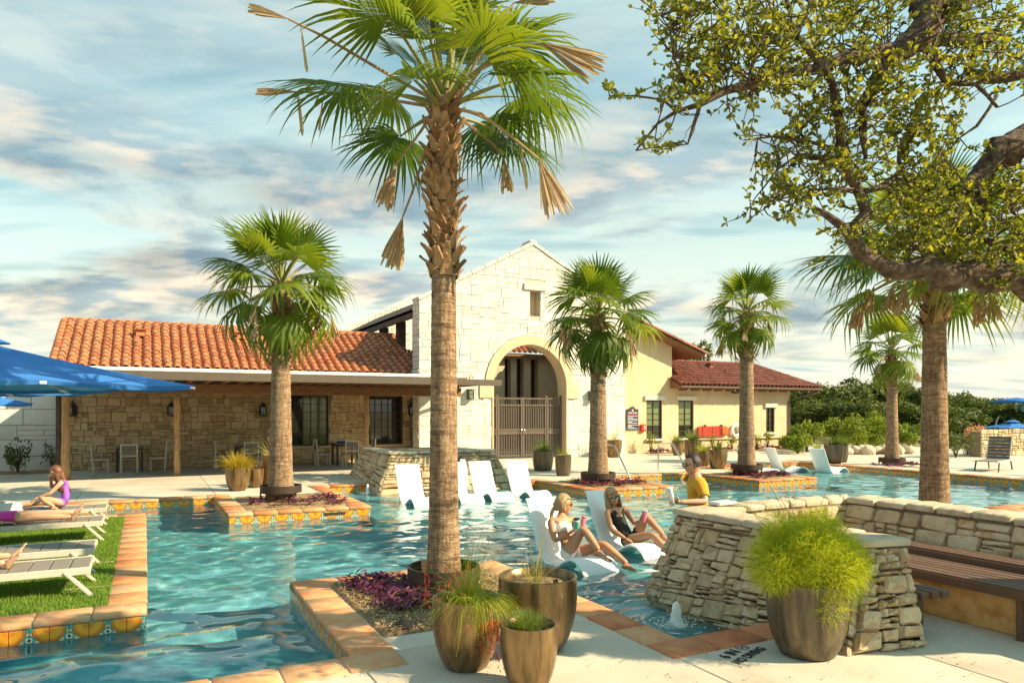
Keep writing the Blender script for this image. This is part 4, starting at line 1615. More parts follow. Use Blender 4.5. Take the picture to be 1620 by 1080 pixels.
def dead_frond(palm, pts, hang, flen, spread, seed, strips=0, label='dry brown folded frond hanging from the crown'):
    """bare stalk through pts (relative to the crown), ending in a closed fan along hang"""
    r = random.Random(seed)
    v, f, mi = [], [], []
    pts = [Vector(p) for p in pts]
    b = MB().tube(pts, [.020 - .010 * k / (len(pts) - 1) for k in range(len(pts))], 5)
    v, f, mi = list(b.v), list(b.f), [0] * len(b.f)
    ax = Vector(hang).normalized()
    ay = ax.cross(Vector((.3, .9, .1))).normalized()
    az = ax.cross(ay)
    n = 16
    for i in range(n):
        th = -spread + 2 * spread * (i + .5) / n
        L_ = flen * r.uniform(.82, 1.08)
        d = (ax * math.cos(th) + ay * math.sin(th) + az * r.uniform(-.10, .10)).normalized()
        sd = (ay * math.cos(th) - ax * math.sin(th)) * .5 + az * r.uniform(-.5, .5)
        sd.normalize()
        n0 = len(v)
        for t, w in ((0, .004), (.35, .012), (.75, .020), (1, .010)):
            p = pts[-1] + d * L_ * t + Vector((0, 0, -.05 * flen * t * t))
            v += [tuple(p - sd * w), tuple(p + az * .006), tuple(p + sd * w)]
        for k in range(3):
            for q in range(2):
                a = n0 + k * 3 + q
                f.append((a, a + 1, a + 4, a + 3))
                mi.append(0)
    for k in range(strips):                           # torn strips dangling from the stalk end
        p0 = pts[-2].lerp(pts[-1], r.uniform(.2, 1.2))
        sd = Vector((r.uniform(-1, 1), r.uniform(-1, 1), 0)).normalized()
        L_ = flen * r.uniform(.6, 1.3)
        n0 = len(v)
        for t, w in ((0, .006), (.5, .012), (.9, .016), (1, .004)):
            p = p0 + Vector((sd.x * .06 * t, sd.y * .06 * t, -L_ * t))
            v += [tuple(p - sd * w), tuple(p + sd * w)]
        for q in range(3):
            a = n0 + q * 2
            f.append((a, a + 1, a + 3, a + 2))
            mi.append(0)
    me = bpy.data.meshes.new('dead_frond')
    me.from_pydata([tuple(p) for p in v], [], f)
    me.materials.append(M['dry_leaf'])
    o = link('dead_frond', me, palm, (0, 0, palm['crown_z']))
    o['label'] = label
    return o


def boot_mesh(seed, L_=.16):
    """cut leaf base: a flat spreading stub with a split foot"""
    r = random.Random(seed)
    w0, w1 = .085, .045
    v = [(0, -w0, 0), (0, w0, 0), (.02, w0 * .9, 0), (.02, -w0 * .9, 0),
         (.035, -w1 * 1.2, L_ * .55), (.035, w1 * 1.2, L_ * .55), (.06, w1, L_ * .55), (.06, -w1, L_ * .55),
         (.085 + r.uniform(0, .03), -w1 * .6, L_ * r.uniform(.9, 1.1)), (.085 + r.uniform(0, .03), w1 * .6, L_ * r.uniform(.9, 1.15)), (.115, w1 * .5, L_), (.115, -w1 * .5, L_ * .95)]
    f = []
    for a in (0, 4):
        for k in range(4):
            f.append((a + k, a + (k + 1) % 4, a + 4 + (k + 1) % 4, a + 4 + k))
    f.append((8, 9, 10, 11))
    b = MB()
    b.v, b.f = v, f
    return b.mesh('leaf_base', M['leaf_base'], False)


BOOTS = [boot_mesh(k, .15 + .03 * k) for k in range(4)]


def palm(name_label, x, y, z0, Hc, r0, boots_from, nfr, seed, near=False, dead=5, scale=1.0, lean=(0, 0), reach=1.0, low=-34):
    """trunk, leaf bases, green fan fronds, dry fronds; Hc is the height of the growing point"""
    r = random.Random(seed)
    p = thing('palm_tree', name_label, 'palm tree', (x, y, z0), group='fan palms round the pool')
    p['crown_z'] = Hc
    rows = int(Hc / (.030 if near else .06))
    n = 30 if near else 16
    b = MB()
    v, f = [], []
    for k in range(rows + 1):
        z = Hc * k / rows
        q = z / Hc
        rad = r0 * (1 + .26 * math.exp(-z / .5)) * (1 - .30 * q)
        ringw = .030 * (((z * 11 + .6 * math.sin(z * 5)) % 1.0) - .5)
        for a in range(n):
            an = 2 * math.pi * a / n
            jit = 1 + ringw * 1.2 + .022 * mnoise.noise((math.cos(an) * 2.4, math.sin(an) * 2.4, z * 6 + seed)) + .015 * mnoise.noise((math.cos(an) * 6, math.sin(an) * 6, z * 22 + seed))
            v.append((lean[0] * q + rad * jit * math.cos(an), lean[1] * q + rad * jit * math.sin(an), z))
    for k in range(rows):
        for a in range(n):
            f.append((k * n + a, k * n + (a + 1) % n, (k + 1) * n + (a + 1) % n, (k + 1) * n + a))
    b.v, b.f = v, f
    b.build('trunk', M['palm_trunk'], p, True)
    nb = int((Hc - boots_from) / (.0125 if near else .02))
    mass = MB()
    for k in range(nb):
        t = k / max(1, nb - 1)
        z = boots_from + (Hc - boots_from) * t - .02
        q = z / Hc
        az = k * 2.39996 + r.uniform(-.25, .25)
        rad = r0 * (1 - .30 * q) * .93
        s_ = r.uniform(.55, 1.0) * scale
        loc = Vector((lean[0] * q + rad * math.cos(az), lean[1] * q + rad * math.sin(az), z))
        rot = (0, r.uniform(-.15, .35), az)
        if near:
            link('leaf_base', BOOTS[k % 4], p, loc, rot, (s_, s_, s_))
        else:
            from mathutils import Euler
            T_ = Matrix.LocRotScale(loc, Euler(rot), Vector((s_, s_, s_)))
            me = BOOTS[k % 4]
            mass.add([w.co for w in me.vertices], [tuple(g.vertices) for g in me.polygons], T_)
    if near:
        fb_ = MB()
        for k in range(420):
            z = r.uniform(boots_from - .05, Hc - .05)
            a, q = r.uniform(0, 6.28), z / Hc
            rd = r0 * (1 - .30 * q) * r.uniform(1.0, 1.35)
            p0 = Vector((lean[0] * q + rd * math.cos(a), lean[1] * q + rd * math.sin(a), z))
            dv = Vector((math.cos(a) * r.uniform(-.2, .8) - math.sin(a) * r.uniform(-1, 1), math.sin(a) * r.uniform(-.2, .8) + math.cos(a) * r.uniform(-1, 1), r.uniform(-1, .8))).normalized() * r.uniform(.04, .13)
            sd = dv.orthogonal().normalized() * .003
            fb_.add([p0 - sd, p0 + sd, p0 + dv * .5 + Vector((0, 0, -.01)), p0 + dv + Vector((0, 0, -.03))], [(0, 1, 2), (0, 2, 3)])
        fb_.build('fibres', M['dry_leaf'], p, kind='stuff')
    if mass.v:
        mass.build('leaf_bases', M['leaf_base'], p, kind='stuff')
    UP, MD, LW = (FR_UP, FR_MID, FR_LOW) if near else (FS_UP, FS_MID, FS_LOW)
    for k in range(nfr):
        t = (k + .5) / nfr
        el = 86 - (86 - low) * t ** 1.15 + r.uniform(-7, 7)
        az = k * 2.39996 + r.uniform(-.3, .3) + seed
        me = r.choice(UP) if el > 42 else r.choice(MD) if el > -6 else r.choice(LW)
        s_ = scale * reach * (r.uniform(.88, 1.10) if el < 70 else r.uniform(.75, .95))
        z = Hc + .10 - .22 * t + .12 * (1 - t)
        o = link('frond', me, p, (lean[0] + .05 * math.cos(az), lean[1] + .05 * math.sin(az), z), (r.uniform(-.35, .35), R(-el), az), (s_, s_, s_))
    for k in range(dead):
        az = k * 2.1 + seed * 1.7 + r.uniform(-.5, .5)
        Lq = r.uniform(.65, 1.0) * scale
        dn = r.uniform(.05, .75)
        c, s = math.cos(az), math.sin(az)
        pts = [(c * .08, s * .08, -.12), (c * Lq * .45, s * Lq * .45, -.12 + .06 - dn * .2), (c * Lq * .85, s * Lq * .85, -.12 - dn * .55), (c * Lq, s * Lq, -.14 - dn * .8)]
        dead_frond(p, [(q[0] + lean[0], q[1] + lean[1], q[2]) for q in pts], (c * .25, s * .25, -1), r.uniform(.34, .5) * scale, R(r.uniform(8, 20)), seed * 10 + k)
    return p


RV, FV = Vector((math.cos(R(27)), -math.sin(R(27)), 0)), Vector((math.sin(R(27)), math.cos(R(27)), 0))      # right and forward on the ground
p1 = palm('tall fan palm in the front island with shaggy leaf bases and dry hanging fronds', 2.75, 6.95, .0, 5.05, .155, 3.25, 26, 3, near=True, dead=0, reach=.98, low=0)


def rel(a, b, d=0.0):
    v = RV * a + FV * d + Vector((0, 0, b))
    return (v.x, v.y, v.z)


for pts, hang, fl, sp_, sd, ns in (
        ([(-.05, -.05), (-.6, .08, .1), (-1.2, .17, .15), (-1.55, .20, .2)], (-1, .04), .45, 4, 1, 4),
        ([(-.05, .0), (-.6, .20, -.3), (-1.1, .42, -.5), (-1.42, .54, -.6)], (-1, .28), .36, 6, 2, 1),
        ([(-.08, -.05), (-.25, -.20, .2), (-.42, -.38, .3), (-.55, -.52, .35)], (-.32, -1), .46, 13, 3, 0),
        ([(-.08, -.2, .1), (-.22, -.45, .2), (-.36, -.85, .25), (-.47, -1.10, .3)], (-.25, -1), .52, 16, 4, 0),
        ([(.10, -.06), (.40, -.20, -.2), (.75, -.50, -.3), (.97, -.68, -.3)], (.42, -1), .56, 17, 5, 2),
        ([(.12, .0), (.35, .35, -.2), (.60, .70, -.3), (.72, .86, -.3)], (1, .18), .40, 7, 6, 2),
        ([(.12, .0), (.40, .16, -.4), (.72, .24, -.6), (.98, .26, -.7)], (1, -.42), .62, 15, 7, 0),
        ([(.10, -.1), (.28, -.14, .3), (.50, -.28, .4), (.62, -.42, .45)], (.1, -1), .34, 12, 8, 0),
        ([(-.02, -.12, .2), (-.10, -.30, .35), (-.18, -.42, .4), (-.22, -.5, .4)], (-.1, -1), .20, 15, 9, 0)):
    dead_frond(p1, [rel(*q) for q in pts], rel(*hang, 0), fl, R(sp_), sd, ns)
palm('fan palm in the left island before the stone pavilion', 2.50, 15.40, 0, 4.45, .235, 2.80, 28, 5, dead=7, reach=1.22, low=-34)
palm('fan palm in the island before the arched gate', 10.45, 15.60, 0, 4.30, .245, 2.75, 28, 8, dead=8, reach=1.20, low=-40)
palm('fan palm before the stucco wing and its red rescue board', 15.62, 15.60, 0, 4.70, .235, 3.30, 24, 11, dead=5, reach=1.04)
palm('small fan palm farthest right beyond the pool edge', 23.17, 16.34, 0, 3.95, .21, 2.95, 22, 14, dead=5, reach=1.08)
palm('thick fan palm behind the bench wall, its crown among oak boughs', 10.72, 6.86, 0, 4.15, .205, 3.15, 28, 17, near=True, dead=9, reach=1.16, low=-12)

# root collars: steel rings round the palm feet
for i, (x, y, zr, rr_, lab) in enumerate(((2.75, 6.95, .13, .36, 'dark steel root ring round the tall front palm'), (2.50, 15.40, .20, .40, 'dark steel root ring round the left island palm'),
                                          (10.45, 15.60, .14, .44, 'dark steel root ring round the palm before the gate'), (15.62, 15.60, .18, .44, 'dark steel root ring round the palm before the stucco wing'),
                                          (23.17, 16.34, .10, .42, 'dark steel root ring round the small far right palm'))):
    t = thing('root_ring', lab, 'planter ring', (x, y, 0), group='steel rings round palm feet')
    MB().lathe([(rr_ - .012, zr), (rr_ + .012, zr), (rr_ + .012, zr + .15), (rr_ - .012, zr + .15), (rr_ - .012, zr)], 36).build('band', M['ring_metal'], t, True, 40)
    MB().lathe([(rr_ * .80, -.02), (rr_ * .74, zr * .7), (rr_ * .80, zr + .03), (.1, zr + .04)], 24, jit=lambda a, z: .05 * math.sin(a * 7 + z * 30)).build('root_mass', M['soil'], t, True)
    for k in range(3):
        a = 2.1 * k + i
        MB().box((math.cos(a) * rr_, math.sin(a) * rr_, (zr + .02) / 2), (.03, .03, zr + .02)).build('stake', M['ring_metal'], t)

# ================================================================== live oak reaching in from the right
M['bark'] = pm('bark', [(.022, .014, .009), (.065, .043, .028), (.13, .095, .068), (.20, .16, .125)], rough=.95, scale=13, stretch=(1, 1, 1), bump=1., bscale=24, bdist=.03, detail=8)
M['oak_leaf'] = pm('oak_leaf', [(.07, .095, .016), (.135, .17, .024), (.22, .245, .032), (.34, .32, .04)], rough=.5, scale=2, bump=0, rnd=.85, trans=.46, contrast=(.2, .8))
EYE = Vector((0, 0, 1.87))


def bough(a, b, d):
    """a: metres right of the view axis per metre of distance, b: metres up per metre, d: distance"""
    return EYE + FV * d + RV * (a * d) + Vector((0, 0, b * d))


def px(u, v, d):
    return bough((u - 810) / 1140, (650 - v) / 1140, d * .97)


# every limb is measured along the sight line to it and lies four to five metres off
oak = thing('live_oak', 'gnarled live oak reaching in overhead with rough limbs and small leaves', 'tree', (10.2, .4, 0))
OB = oak.location
trunk_top = Vector((9.6, .8, 2.2))
limbs = [
    [(trunk_top, .24), (px(1900, 470, 5.0), .13), (px(1620, 442, 4.8), .092), (px(1510, 442, 4.7), .080), (px(1432, 428, 4.6), .058), (px(1385, 414, 4.55), .048), (px(1362, 400, 4.5), .042), (px(1348, 376, 4.5), .040), (px(1350, 360, 4.5), .036), (px(1371, 336, 4.5), .030), (px(1360, 308, 4.5), .027), (px(1342, 272, 4.4), .026), (px(1330, 235, 4.4), .026), (px(1325, 180, 4.3), .025), (px(1317, 134, 4.3), .024), (px(1300, 104, 4.25), .020), (px(1262, 60, 4.2), .013)],
    [(px(1348, 378, 4.5), .036), (px(1330, 356, 4.45), .026), (px(1306, 338, 4.4), .021), (px(1288, 332, 4.4), .017)],
    [(px(1364, 304, 4.5), .020), (px(1404, 291, 4.6), .017), (px(1426, 268, 4.7), .013), (px(1422, 236, 4.8), .010), (px(1440, 200, 4.9), .006)],
    [(trunk_top + Vector((0, 0, .8)), .2), (px(1760, -120, 5.0), .12), (px(1560, -40, 4.8), .10), (px(1486, 6, 4.6), .085), (px(1432, 76, 4.5), .060), (px(1393, 113, 4.45), .040), (px(1362, 166, 4.4), .028), (px(1366, 214, 4.4), .018), (px(1370, 250, 4.4), .010)],
    [(px(1440, 66, 4.5), .045), (px(1380, 84, 4.4), .036), (px(1322, 96, 4.3), .032), (px(1242, 117, 4.2), .028), (px(1190, 132, 4.1), .025), (px(1150, 143, 4.05), .022), (px(1108, 165, 4.0), .015), (px(1070, 176, 4.0), .009), (px(1040, 196, 3.95), .006), (px(1006, 238, 3.9), .004)],
    [(px(1108, 165, 4.0), .010), (px(1098, 196, 4.0), .008), (px(1088, 228, 4.0), .004)],
    [(px(1070, 176, 4.0), .007), (px(1048, 158, 4.0), .005), (px(1004, 152, 3.95), .004), (px(964, 152, 3.9), .003)],
    [(px(1090, 150, 4.0), .008), (px(1066, 92, 3.95), .006), (px(1060, 46, 3.9), .004), (px(1046, 26, 3.9), .003)],
    [(px(1432, 76, 4.5), .05), (px(1486, 64, 4.7), .040), (px(1530, 66, 4.8), .034), (px(1572, 60, 4.85), .028)],
    [(px(1545, 70, 4.8), .03), (px(1532, 112, 4.8), .026), (px(1562, 123, 4.8), .028), (px(1625, 117, 4.8), .03), (px(1800, 80, 5.2), .06)],
    [(px(1468, 76, 4.6), .026), (px(1496, 128, 4.6), .018), (px(1545, 134, 4.6), .012), (px(1578, 170, 4.6), .008)],
    [(px(1900, 210, 5.6), .12), (px(1640, 226, 5.2), .095), (px(1578, 236, 5.1), .080), (px(1549, 276, 5.05), .058), (px(1526, 298, 5.0), .034), (px(1500, 304, 5.0), .018)],
    [(px(1540, 290, 5.05), .03), (px(1562, 340, 5.0), .024), (px(1540, 376, 4.95), .02), (px(1590, 392, 4.9), .022), (px(1610, 398, 4.9), .012)],
    [(px(1578, 150, 4.7), .010), (px(1545, 200, 4.7), .008), (px(1518, 218, 4.7), .006), (px(1490, 250, 4.7), .004)],
    [(px(1260, 245, 4.4), .012), (px(1310, 250, 4.4), .016), (px(1336, 256, 4.4), .018)],
    [(px(1262, 246, 4.4), .009), (px(1230, 268, 4.35), .006), (px(1206, 300, 4.3), .004)],
    [(px(1330, 240, 4.4), .012), (px(1272, 222, 4.4), .008), (px(1220, 216, 4.35), .005), (px(1176, 222, 4.3), .003)],
    [(px(1352, 300, 4.4), .010), (px(1290, 300, 4.35), .007), (px(1232, 316, 4.3), .004), (px(1186, 346, 4.25), .003)],
    [(trunk_top, .2), (px(1900, 210, 5.6), .13)], [(trunk_top + Vector((0, 0, .4)), .15), (px(1800, 80, 5.2), .09)],
]
ro = random.Random(21)


def gnarl(path, r, amp=.6):
    """more points along a limb, kinked like live oak"""
    out = []
    for (a, ra), (b, rb) in zip(path, path[1:]):
        n = max(1, int((b - a).length / .09))
        for k in range(n):
            t = k / n
            rad = ra + (rb - ra) * t
            j = Vector((r.uniform(-1, 1), r.uniform(-1, 1), r.uniform(-1, 1))) * rad * amp * (0 if k == 0 else 1)
            out.append((a.lerp(b, t) + j, rad * r.uniform(.86, 1.18)))
    out.append(path[-1])
    return out


tw = [(Vector((10.2, .4, -.1)), .42), (Vector((10.1, .5, .5)), .34), (Vector((9.9, .6, 1.3)), .31), (trunk_top, .30), (trunk_top + Vector((-.1, .1, .9)), .24)]
b = MB()
t2 = gnarl(tw, ro, .12)
b.tube([q[0] - OB for q in t2], [q[1] for q in t2], 16)
b.build('trunk', M['bark'], oak, True)
anchors = []
for L_ in limbs:
    g_ = gnarl(L_, ro, .55)
    lb = MB().tube([q[0] - OB for q in g_], [q[1] * 1.1 for q in g_], 14 if L_[0][1] > .03 else 9 if L_[0][1] > .012 else 6)
    n_ = 14 if L_[0][1] > .03 else 9 if L_[0][1] > .012 else 6
    for i_ in range(len(lb.v)):
        w_ = Vector(lb.v[i_])
        lb.v[i_] = tuple(w_ + mnoise.noise_vector(w_ * 16) * g_[min(i_ // n_, len(g_) - 1)][1] * .34)
    lb.build('limb', M['bark'], oak, True)
    anchors += [(q[0], q[1]) for q in g_]
# twigs and leaves
LEAF_V = np.array([(0, 0, 0), (.30, .16, .03), (.30, -.16, .03), (.70, .25, .02), (.70, -.25, .02), (1.0, 0, -.02), (.35, 0, -.03), (.72, 0, -.05)])
LEAF_F = [(0, 6, 1), (0, 2, 6), (1, 6, 7, 3), (6, 2, 4, 7), (3, 7, 5), (7, 4, 5)]
LEAF_T = np.array([(0, 6, 1), (0, 2, 6), (1, 6, 7), (1, 7, 3), (6, 2, 4), (6, 4, 7), (3, 7, 5), (7, 4, 5)])
leaf_me = np_mesh('leaf', LEAF_V, LEAF_T, M['oak_leaf'])
leaf_list = []
twigs = MB()


def sprig(p, d, L_, r, depth=0, dens=1.0):
    """a crooked twig with leaves in whorls towards its end"""
    pts = [p]
    n = max(2, int(L_ / .055))
    d = d.normalized()
    for k in range(n):
        d = (d + Vector((r.uniform(-1, 1), r.uniform(-1, 1), r.uniform(-.8, .8))) * .42).normalized()
        pts.append(pts[-1] + d * L_ / n)
    twigs.tube([q - OB for q in pts], [.0042 * (1 - .7 * k / n) + .0008 for k in range(n + 1)], 3, False)
    for k, q in enumerate(pts[1:]):
        if depth < 1 and r.random() < .42:
            sprig(q, (d + Vector((r.uniform(-1, 1), r.uniform(-1, 1), r.uniform(-.6, .9))) * .9), L_ * r.uniform(.35, .6), r, depth + 1, dens)
        if k >= n // 3:
            for _ in range(int(r.uniform(2.6, 7.2) * dens)):
                ld = (d * .6 + Vector((r.uniform(-1, 1), r.uniform(-1, 1), r.uniform(-.7, .9)))).normalized()
                leaf_list.append((q, ld, r.uniform(.028, .048), r.uniform(0, 6.28)))


def sprigs_near(u0, u1, v0, v1, n, d0, d1, Lr=(.2, .5), dens=1.0):
    """twigs sprouting from the limbs nearest to random points of a part of the crown"""
    for _ in range(n):
        tgt = px(ro.uniform(u0, u1), ro.uniform(v0, v1), ro.uniform(d0, d1))
        a = min(anchors, key=lambda q: (q[0] - tgt).length)
        dv = tgt - a[0]
        st_ = a[0]
        if dv.length > Lr[1]:
            mid_ = a[0].lerp(tgt, .5) + Vector((ro.uniform(-.1, .1), ro.uniform(-.1, .1), ro.uniform(-.05, .12)))
            st_ = tgt - dv.normalized() * ro.uniform(.1, .3)
            tg = gnarl([(a[0], .009), (mid_, .0065), (st_, .004)], ro, 3.2)
            twigs.tube([q[0] - OB for q in tg], [q[1] for q in tg], 4, False)
            anchors.append((mid_, .005))
            anchors.append((st_, .004))
        sprig(st_, dv if dv.length > .02 else Vector((0, 0, 1)), ro.uniform(*Lr), ro, 0, dens)


sprigs_near(1150, 1640, -40, 80, 105, 4.0, 5.2)
sprigs_near(1060, 1260, 0, 110, 50, 3.8, 4.4)
sprigs_near(1060, 1250, 100, 165, 40, 3.8, 4.3, (.12, .3))
sprigs_near(1260, 1420, 70, 190, 62, 4.0, 4.9, (.15, .35), .9)
sprigs_near(1400, 1640, 60, 150, 40, 4.3, 5.2, (.15, .35), .9)
sprigs_near(1220, 1400, 190, 310, 52, 4.1, 4.8, (.15, .35), .9)
sprigs_near(1390, 1510, 160, 230, 44, 4.4, 5.0, (.12, .3), 1.1)
sprigs_near(1180, 1290, 215, 345, 30, 4.1, 4.5, (.12, .26), .9)
sprigs_near(1400, 1640, 270, 420, 170, 4.4, 5.3, (.15, .4), 1.2)
sprigs_near(1280, 1420, 330, 420, 22, 4.3, 4.7, (.1, .22), .9)
sprigs_near(1560, 1650, 380, 480, 12, 4.5, 5.2, (.1, .25))
sprigs_near(1010, 1080, 130, 240, 8, 3.8, 4.1, (.08, .2), .8)
sprigs_near(958, 1010, 140, 170, 4, 3.85, 3.95, (.05, .1), 1.2)
sprigs_near(1030, 1090, 0, 60, 8, 3.85, 4.0, (.08, .2), 1.0)
sprigs_near(1640, 2100, -60, 420, 16, 4.6, 6.5, (.3, .6), 1.3)
for q in range(130):                                    # bare snags
    a = ro.choice(anchors)
    if a[1] < .03:
        pts = [a[0]]
        d = Vector((ro.uniform(-1, 1), ro.uniform(-1, 1), ro.uniform(-1, .6)))
        for k in range(4):
            d = (d + Vector((ro.uniform(-1, 1), ro.uniform(-1, 1), ro.uniform(-1, 1))) * .5).normalized()
            pts.append(pts[-1] + d * ro.uniform(.02, .05))
        twigs.tube([p - OB for p in pts], [.004, .003, .002, .0015, .001], 3, False)
twigs.build('twigs', M['bark'], oak, True, kind='stuff')


def leaf_matrix(q, ld, s, roll):
    up = Vector((0, 0, 1)) if abs(ld.z) < .9 else Vector((1, 0, 0))
    y = up.cross(ld).normalized()
    z = ld.cross(y)
    y, z = y * math.cos(roll * .35) + z * math.sin(roll * .35), z * math.cos(roll * .35) - y * math.sin(roll * .35)
    m = Matrix((ld * s, y * s, z * s)).transposed().to_4x4()
    m.translation = q - OB
    return m


def in_view(q):
    w = q - EYE
    d = w.dot(FV)
    if d < .5:
        return False
    u, v_ = w.dot(RV) / d, w.z / d
    return abs(u) < .71 and v_ < .57


leaf_list.sort(key=lambda t: (0 if in_view(t[0]) else 1, -(t[2] / (t[0] - EYE).length)))
for q, ld, s, roll in leaf_list[:300]:
    o = bpy.data.objects.new('leaf', leaf_me)
    COL.objects.link(o)
    o.parent = oak
    o.matrix_local = leaf_matrix(q, ld, s, roll)
rest_l = leaf_list[300:]
Ms = np.array([np.array(leaf_matrix(*t)) for t in rest_l])
VV = np.einsum('nij,kj->nki', Ms, np.concatenate([LEAF_V, np.ones((8, 1))], 1))[:, :, :3].reshape(-1, 3)
FF = (np.arange(len(rest_l))[:, None, None] * 8 + LEAF_T[None]).reshape(-1, 3)
link('foliage', np_mesh('foliage', VV, FF, M['oak_leaf']), oak)['kind'] = 'stuff'
print('oak leaves', len(leaf_list))

# ================================================================== wooded belt, shrubs and small plants
M['tree_leaf'] = pm('tree_leaf', [(.035, .060, .012), (.065, .095, .018), (.10, .135, .024), (.15, .17, .032)], rough=.65, scale=.9, bump=0, rnd=.65, trans=.22)
M['shrub_leaf'] = pm('shrub_leaf', [(.085, .14, .012), (.16, .22, .018), (.24, .29, .03)], rough=.6, scale=1.2, bump=0, rnd=.7, trans=.35)
M['dark_shrub'] = pm('dark_shrub', [(.03, .06, .012), (.07, .10, .02), (.12, .15, .03)], rough=.6, scale=2, bump=0, rnd=.7, trans=.25)


def leaf_cloud(name, blobs, n, size, mat, seed, flat=.35):
    """leaf faces filling a set of ellipsoids, denser towards their skins"""
    r = np.random.default_rng(seed)
    w = np.array([b[3] * b[4] * b[5] for b in blobs]) ** .75
    k = r.choice(len(blobs), n, p=w / w.sum())
    B = np.array(blobs)[k]
    d = r.normal(size=(n, 3))
    d /= np.linalg.norm(d, axis=1)[:, None]
    rad = r.uniform(.45, 1.0, n) ** .5 * (1 + .13 * r.normal(size=n))
    P = B[:, :3] + d * B[:, 3:6] * rad[:, None]
    u = r.normal(size=(n, 3))
    u /= np.linalg.norm(u, axis=1)[:, None]
    t = np.cross(u, d + .4 * r.normal(size=(n, 3)))
    t /= np.linalg.norm(t, axis=1)[:, None] + 1e-9
    s = size * r.uniform(.6, 1.35, n)[:, None]
    V = np.stack([P - u * s, P + t * s * .45, P + u * s, P - t * s * .45], 1).reshape(-1, 3)
    F = np.arange(n * 4).reshape(n, 4)
    return np_mesh(name, V, F, mat)


def tree_blobs(r, w, h, z0):
    out = []
    for k in range(11):
        a, q = r.uniform(0, 6.28), r.uniform(0, .72)
        zz = z0 + (h - z0) * r.uniform(.30, .84)
        s = r.uniform(.24, .42) * (1 - .25 * q)
        out.append((math.cos(a) * q * w, math.sin(a) * q * w, zz, w * s, w * s, (h - z0) * s * .62))
    out.append((0, 0, z0 + (h - z0) * .5, w * .55, w * .55, (h - z0) * .40))
    return out


TREES = []
rt = random.Random(8)
for k in range(5):
    crown = leaf_cloud('crown', tree_blobs(rt, 2.9, 4.9, .7), 5200, .15, M['tree_leaf'], 100 + k)
    bt = MB()
    for q in range(3):
        a = q * 2.1 + k
        bt.tube([(0, 0, 0), (.1 * math.cos(a), .1 * math.sin(a), .8), (.6 * math.cos(a), .6 * math.sin(a), 1.9), (1.2 * math.cos(a), 1.2 * math.sin(a), 3.2)], [.20, .15, .10, .04], 7)
    TREES.append((crown, bt.mesh('trunk', M['bark'], True)))


def far_tree(i, x, y, s, sz, label, z=-.06, rz=0):
    t = thing('oak_tree', label, 'tree', (x, y, z), rz, 'trees of the wooded belt')
    c = link('crown', TREES[i % 5][0], t)
    link('trunk', TREES[i % 5][1], t)
    t.scale = (s, s, sz)
    return t


def at(u, d):
    q = EYE + FV * d + RV * ((u - 810) / 1140 * d)
    return q.x, q.y


BELT = 'bushy dark green oak in the wooded belt beyond the pool deck'
for i, (u, d, top) in enumerate(((1268, 52, 612), (1300, 56, 603), (1330, 50, 608), (1362, 58, 600), (1398, 54, 606), (1432, 60, 604), (1462, 56, 608), (1500, 62, 618), (1532, 58, 626), (1562, 64, 630), (1592, 60, 634), (1622, 62, 636), (1655, 60, 632),
                                 (1284, 44, 632), (1346, 42, 634), (1414, 46, 634), (1478, 45, 640), (1520, 46, 642), (1576, 48, 648), (1620, 46, 648), (1700, 55, 630), (1250, 60, 620))):
    x, y = at(u, d)
    h = 1.87 + (650 - top) / 1140 * d
    far_tree(i, x, y, .62 + .012 * d * (.8 + .03 * (i % 4)) * .6, h / 4.75, BELT, rz=i * 1.3)
x, y = at(1086, 58)
far_tree(2, x, y, .9, (1.87 + 108 / 1140 * 58) / 4.75, 'tree top showing above the upper wing roof')
# distant slope trees
for i, (u, d, top) in enumerate(((1500, 120, 630), (1545, 130, 634), (1600, 125, 640), (1640, 120, 640))):
    x, y = at(u, d)
    far_tree(i, x, y, 2.6, (1.87 + (650 - top) / 1140 * d) / 4.75, 'rounded oak on the far slope behind the wooded belt', rz=i)


def shrub(u, d, w, h, lab, mat, seed, n=1500, size=.06, name='shrub', grp=None, z=0.0, at_xy=None, stems=4):
    x, y = at_xy or at(u, d)
    t = thing(name, lab, 'shrub', (x, y, z), 0, grp)
    r = random.Random(seed)
    bl = [(r.uniform(-.55, .55) * w, r.uniform(-.55, .55) * w, h * r.uniform(.38, .78), w * r.uniform(.28, .5), w * r.uniform(.28, .5), h * r.uniform(.2, .32)) for _ in range(8)]
    link('foliage', leaf_cloud('foliage', bl, n, size, mat, seed), t)
    b = MB()
    for k in range(stems):
        a = k * 1.7 + seed
        b.tube([(0, 0, 0), (w * .12 * math.cos(a), w * .12 * math.sin(a), h * .3), (w * .4 * math.cos(a), w * .4 * math.sin(a), h * .72)], [.03, .02, .008], 5)
    b.build('stems', M['bark'], t, True)
    return t


SG = 'yellow-green shrubs by the far fence'
for i, (u, d, w, h, lab) in enumerate(((1276, 33, 1.0, 1.5, 'loose yellow-green shrub beside the downspout corner'), (1322, 34, 1.1, 1.6, 'yellow-green shrub right behind the three far pots'), (1356, 33, 1.2, 1.75, 'tall bright yellow-green shrub behind the boulders'),
                                       (1388, 33.5, 1.0, 1.45, 'bright yellow-green shrub left of the small far palm'), (1438, 36, .9, 1.3, 'yellow-green shrub between the two right palms'), (1262, 31.5, .8, .8, 'low green shrub at the corner of the stucco wing'))):
    shrub(u, d, w, h, lab, M['shrub_leaf'], 60 + i, 2600, .07, grp=SG)
shrub(1512, 29, .9, 1.0, 'dark green shrub behind the right hand loungers', M['dark_shrub'], 70, 1200, .06)
shrub(28, 21.5, .42, 1.15, 'dark green shrub in the bed before the cream block wall', M['dark_shrub'], 71, 420, .055)
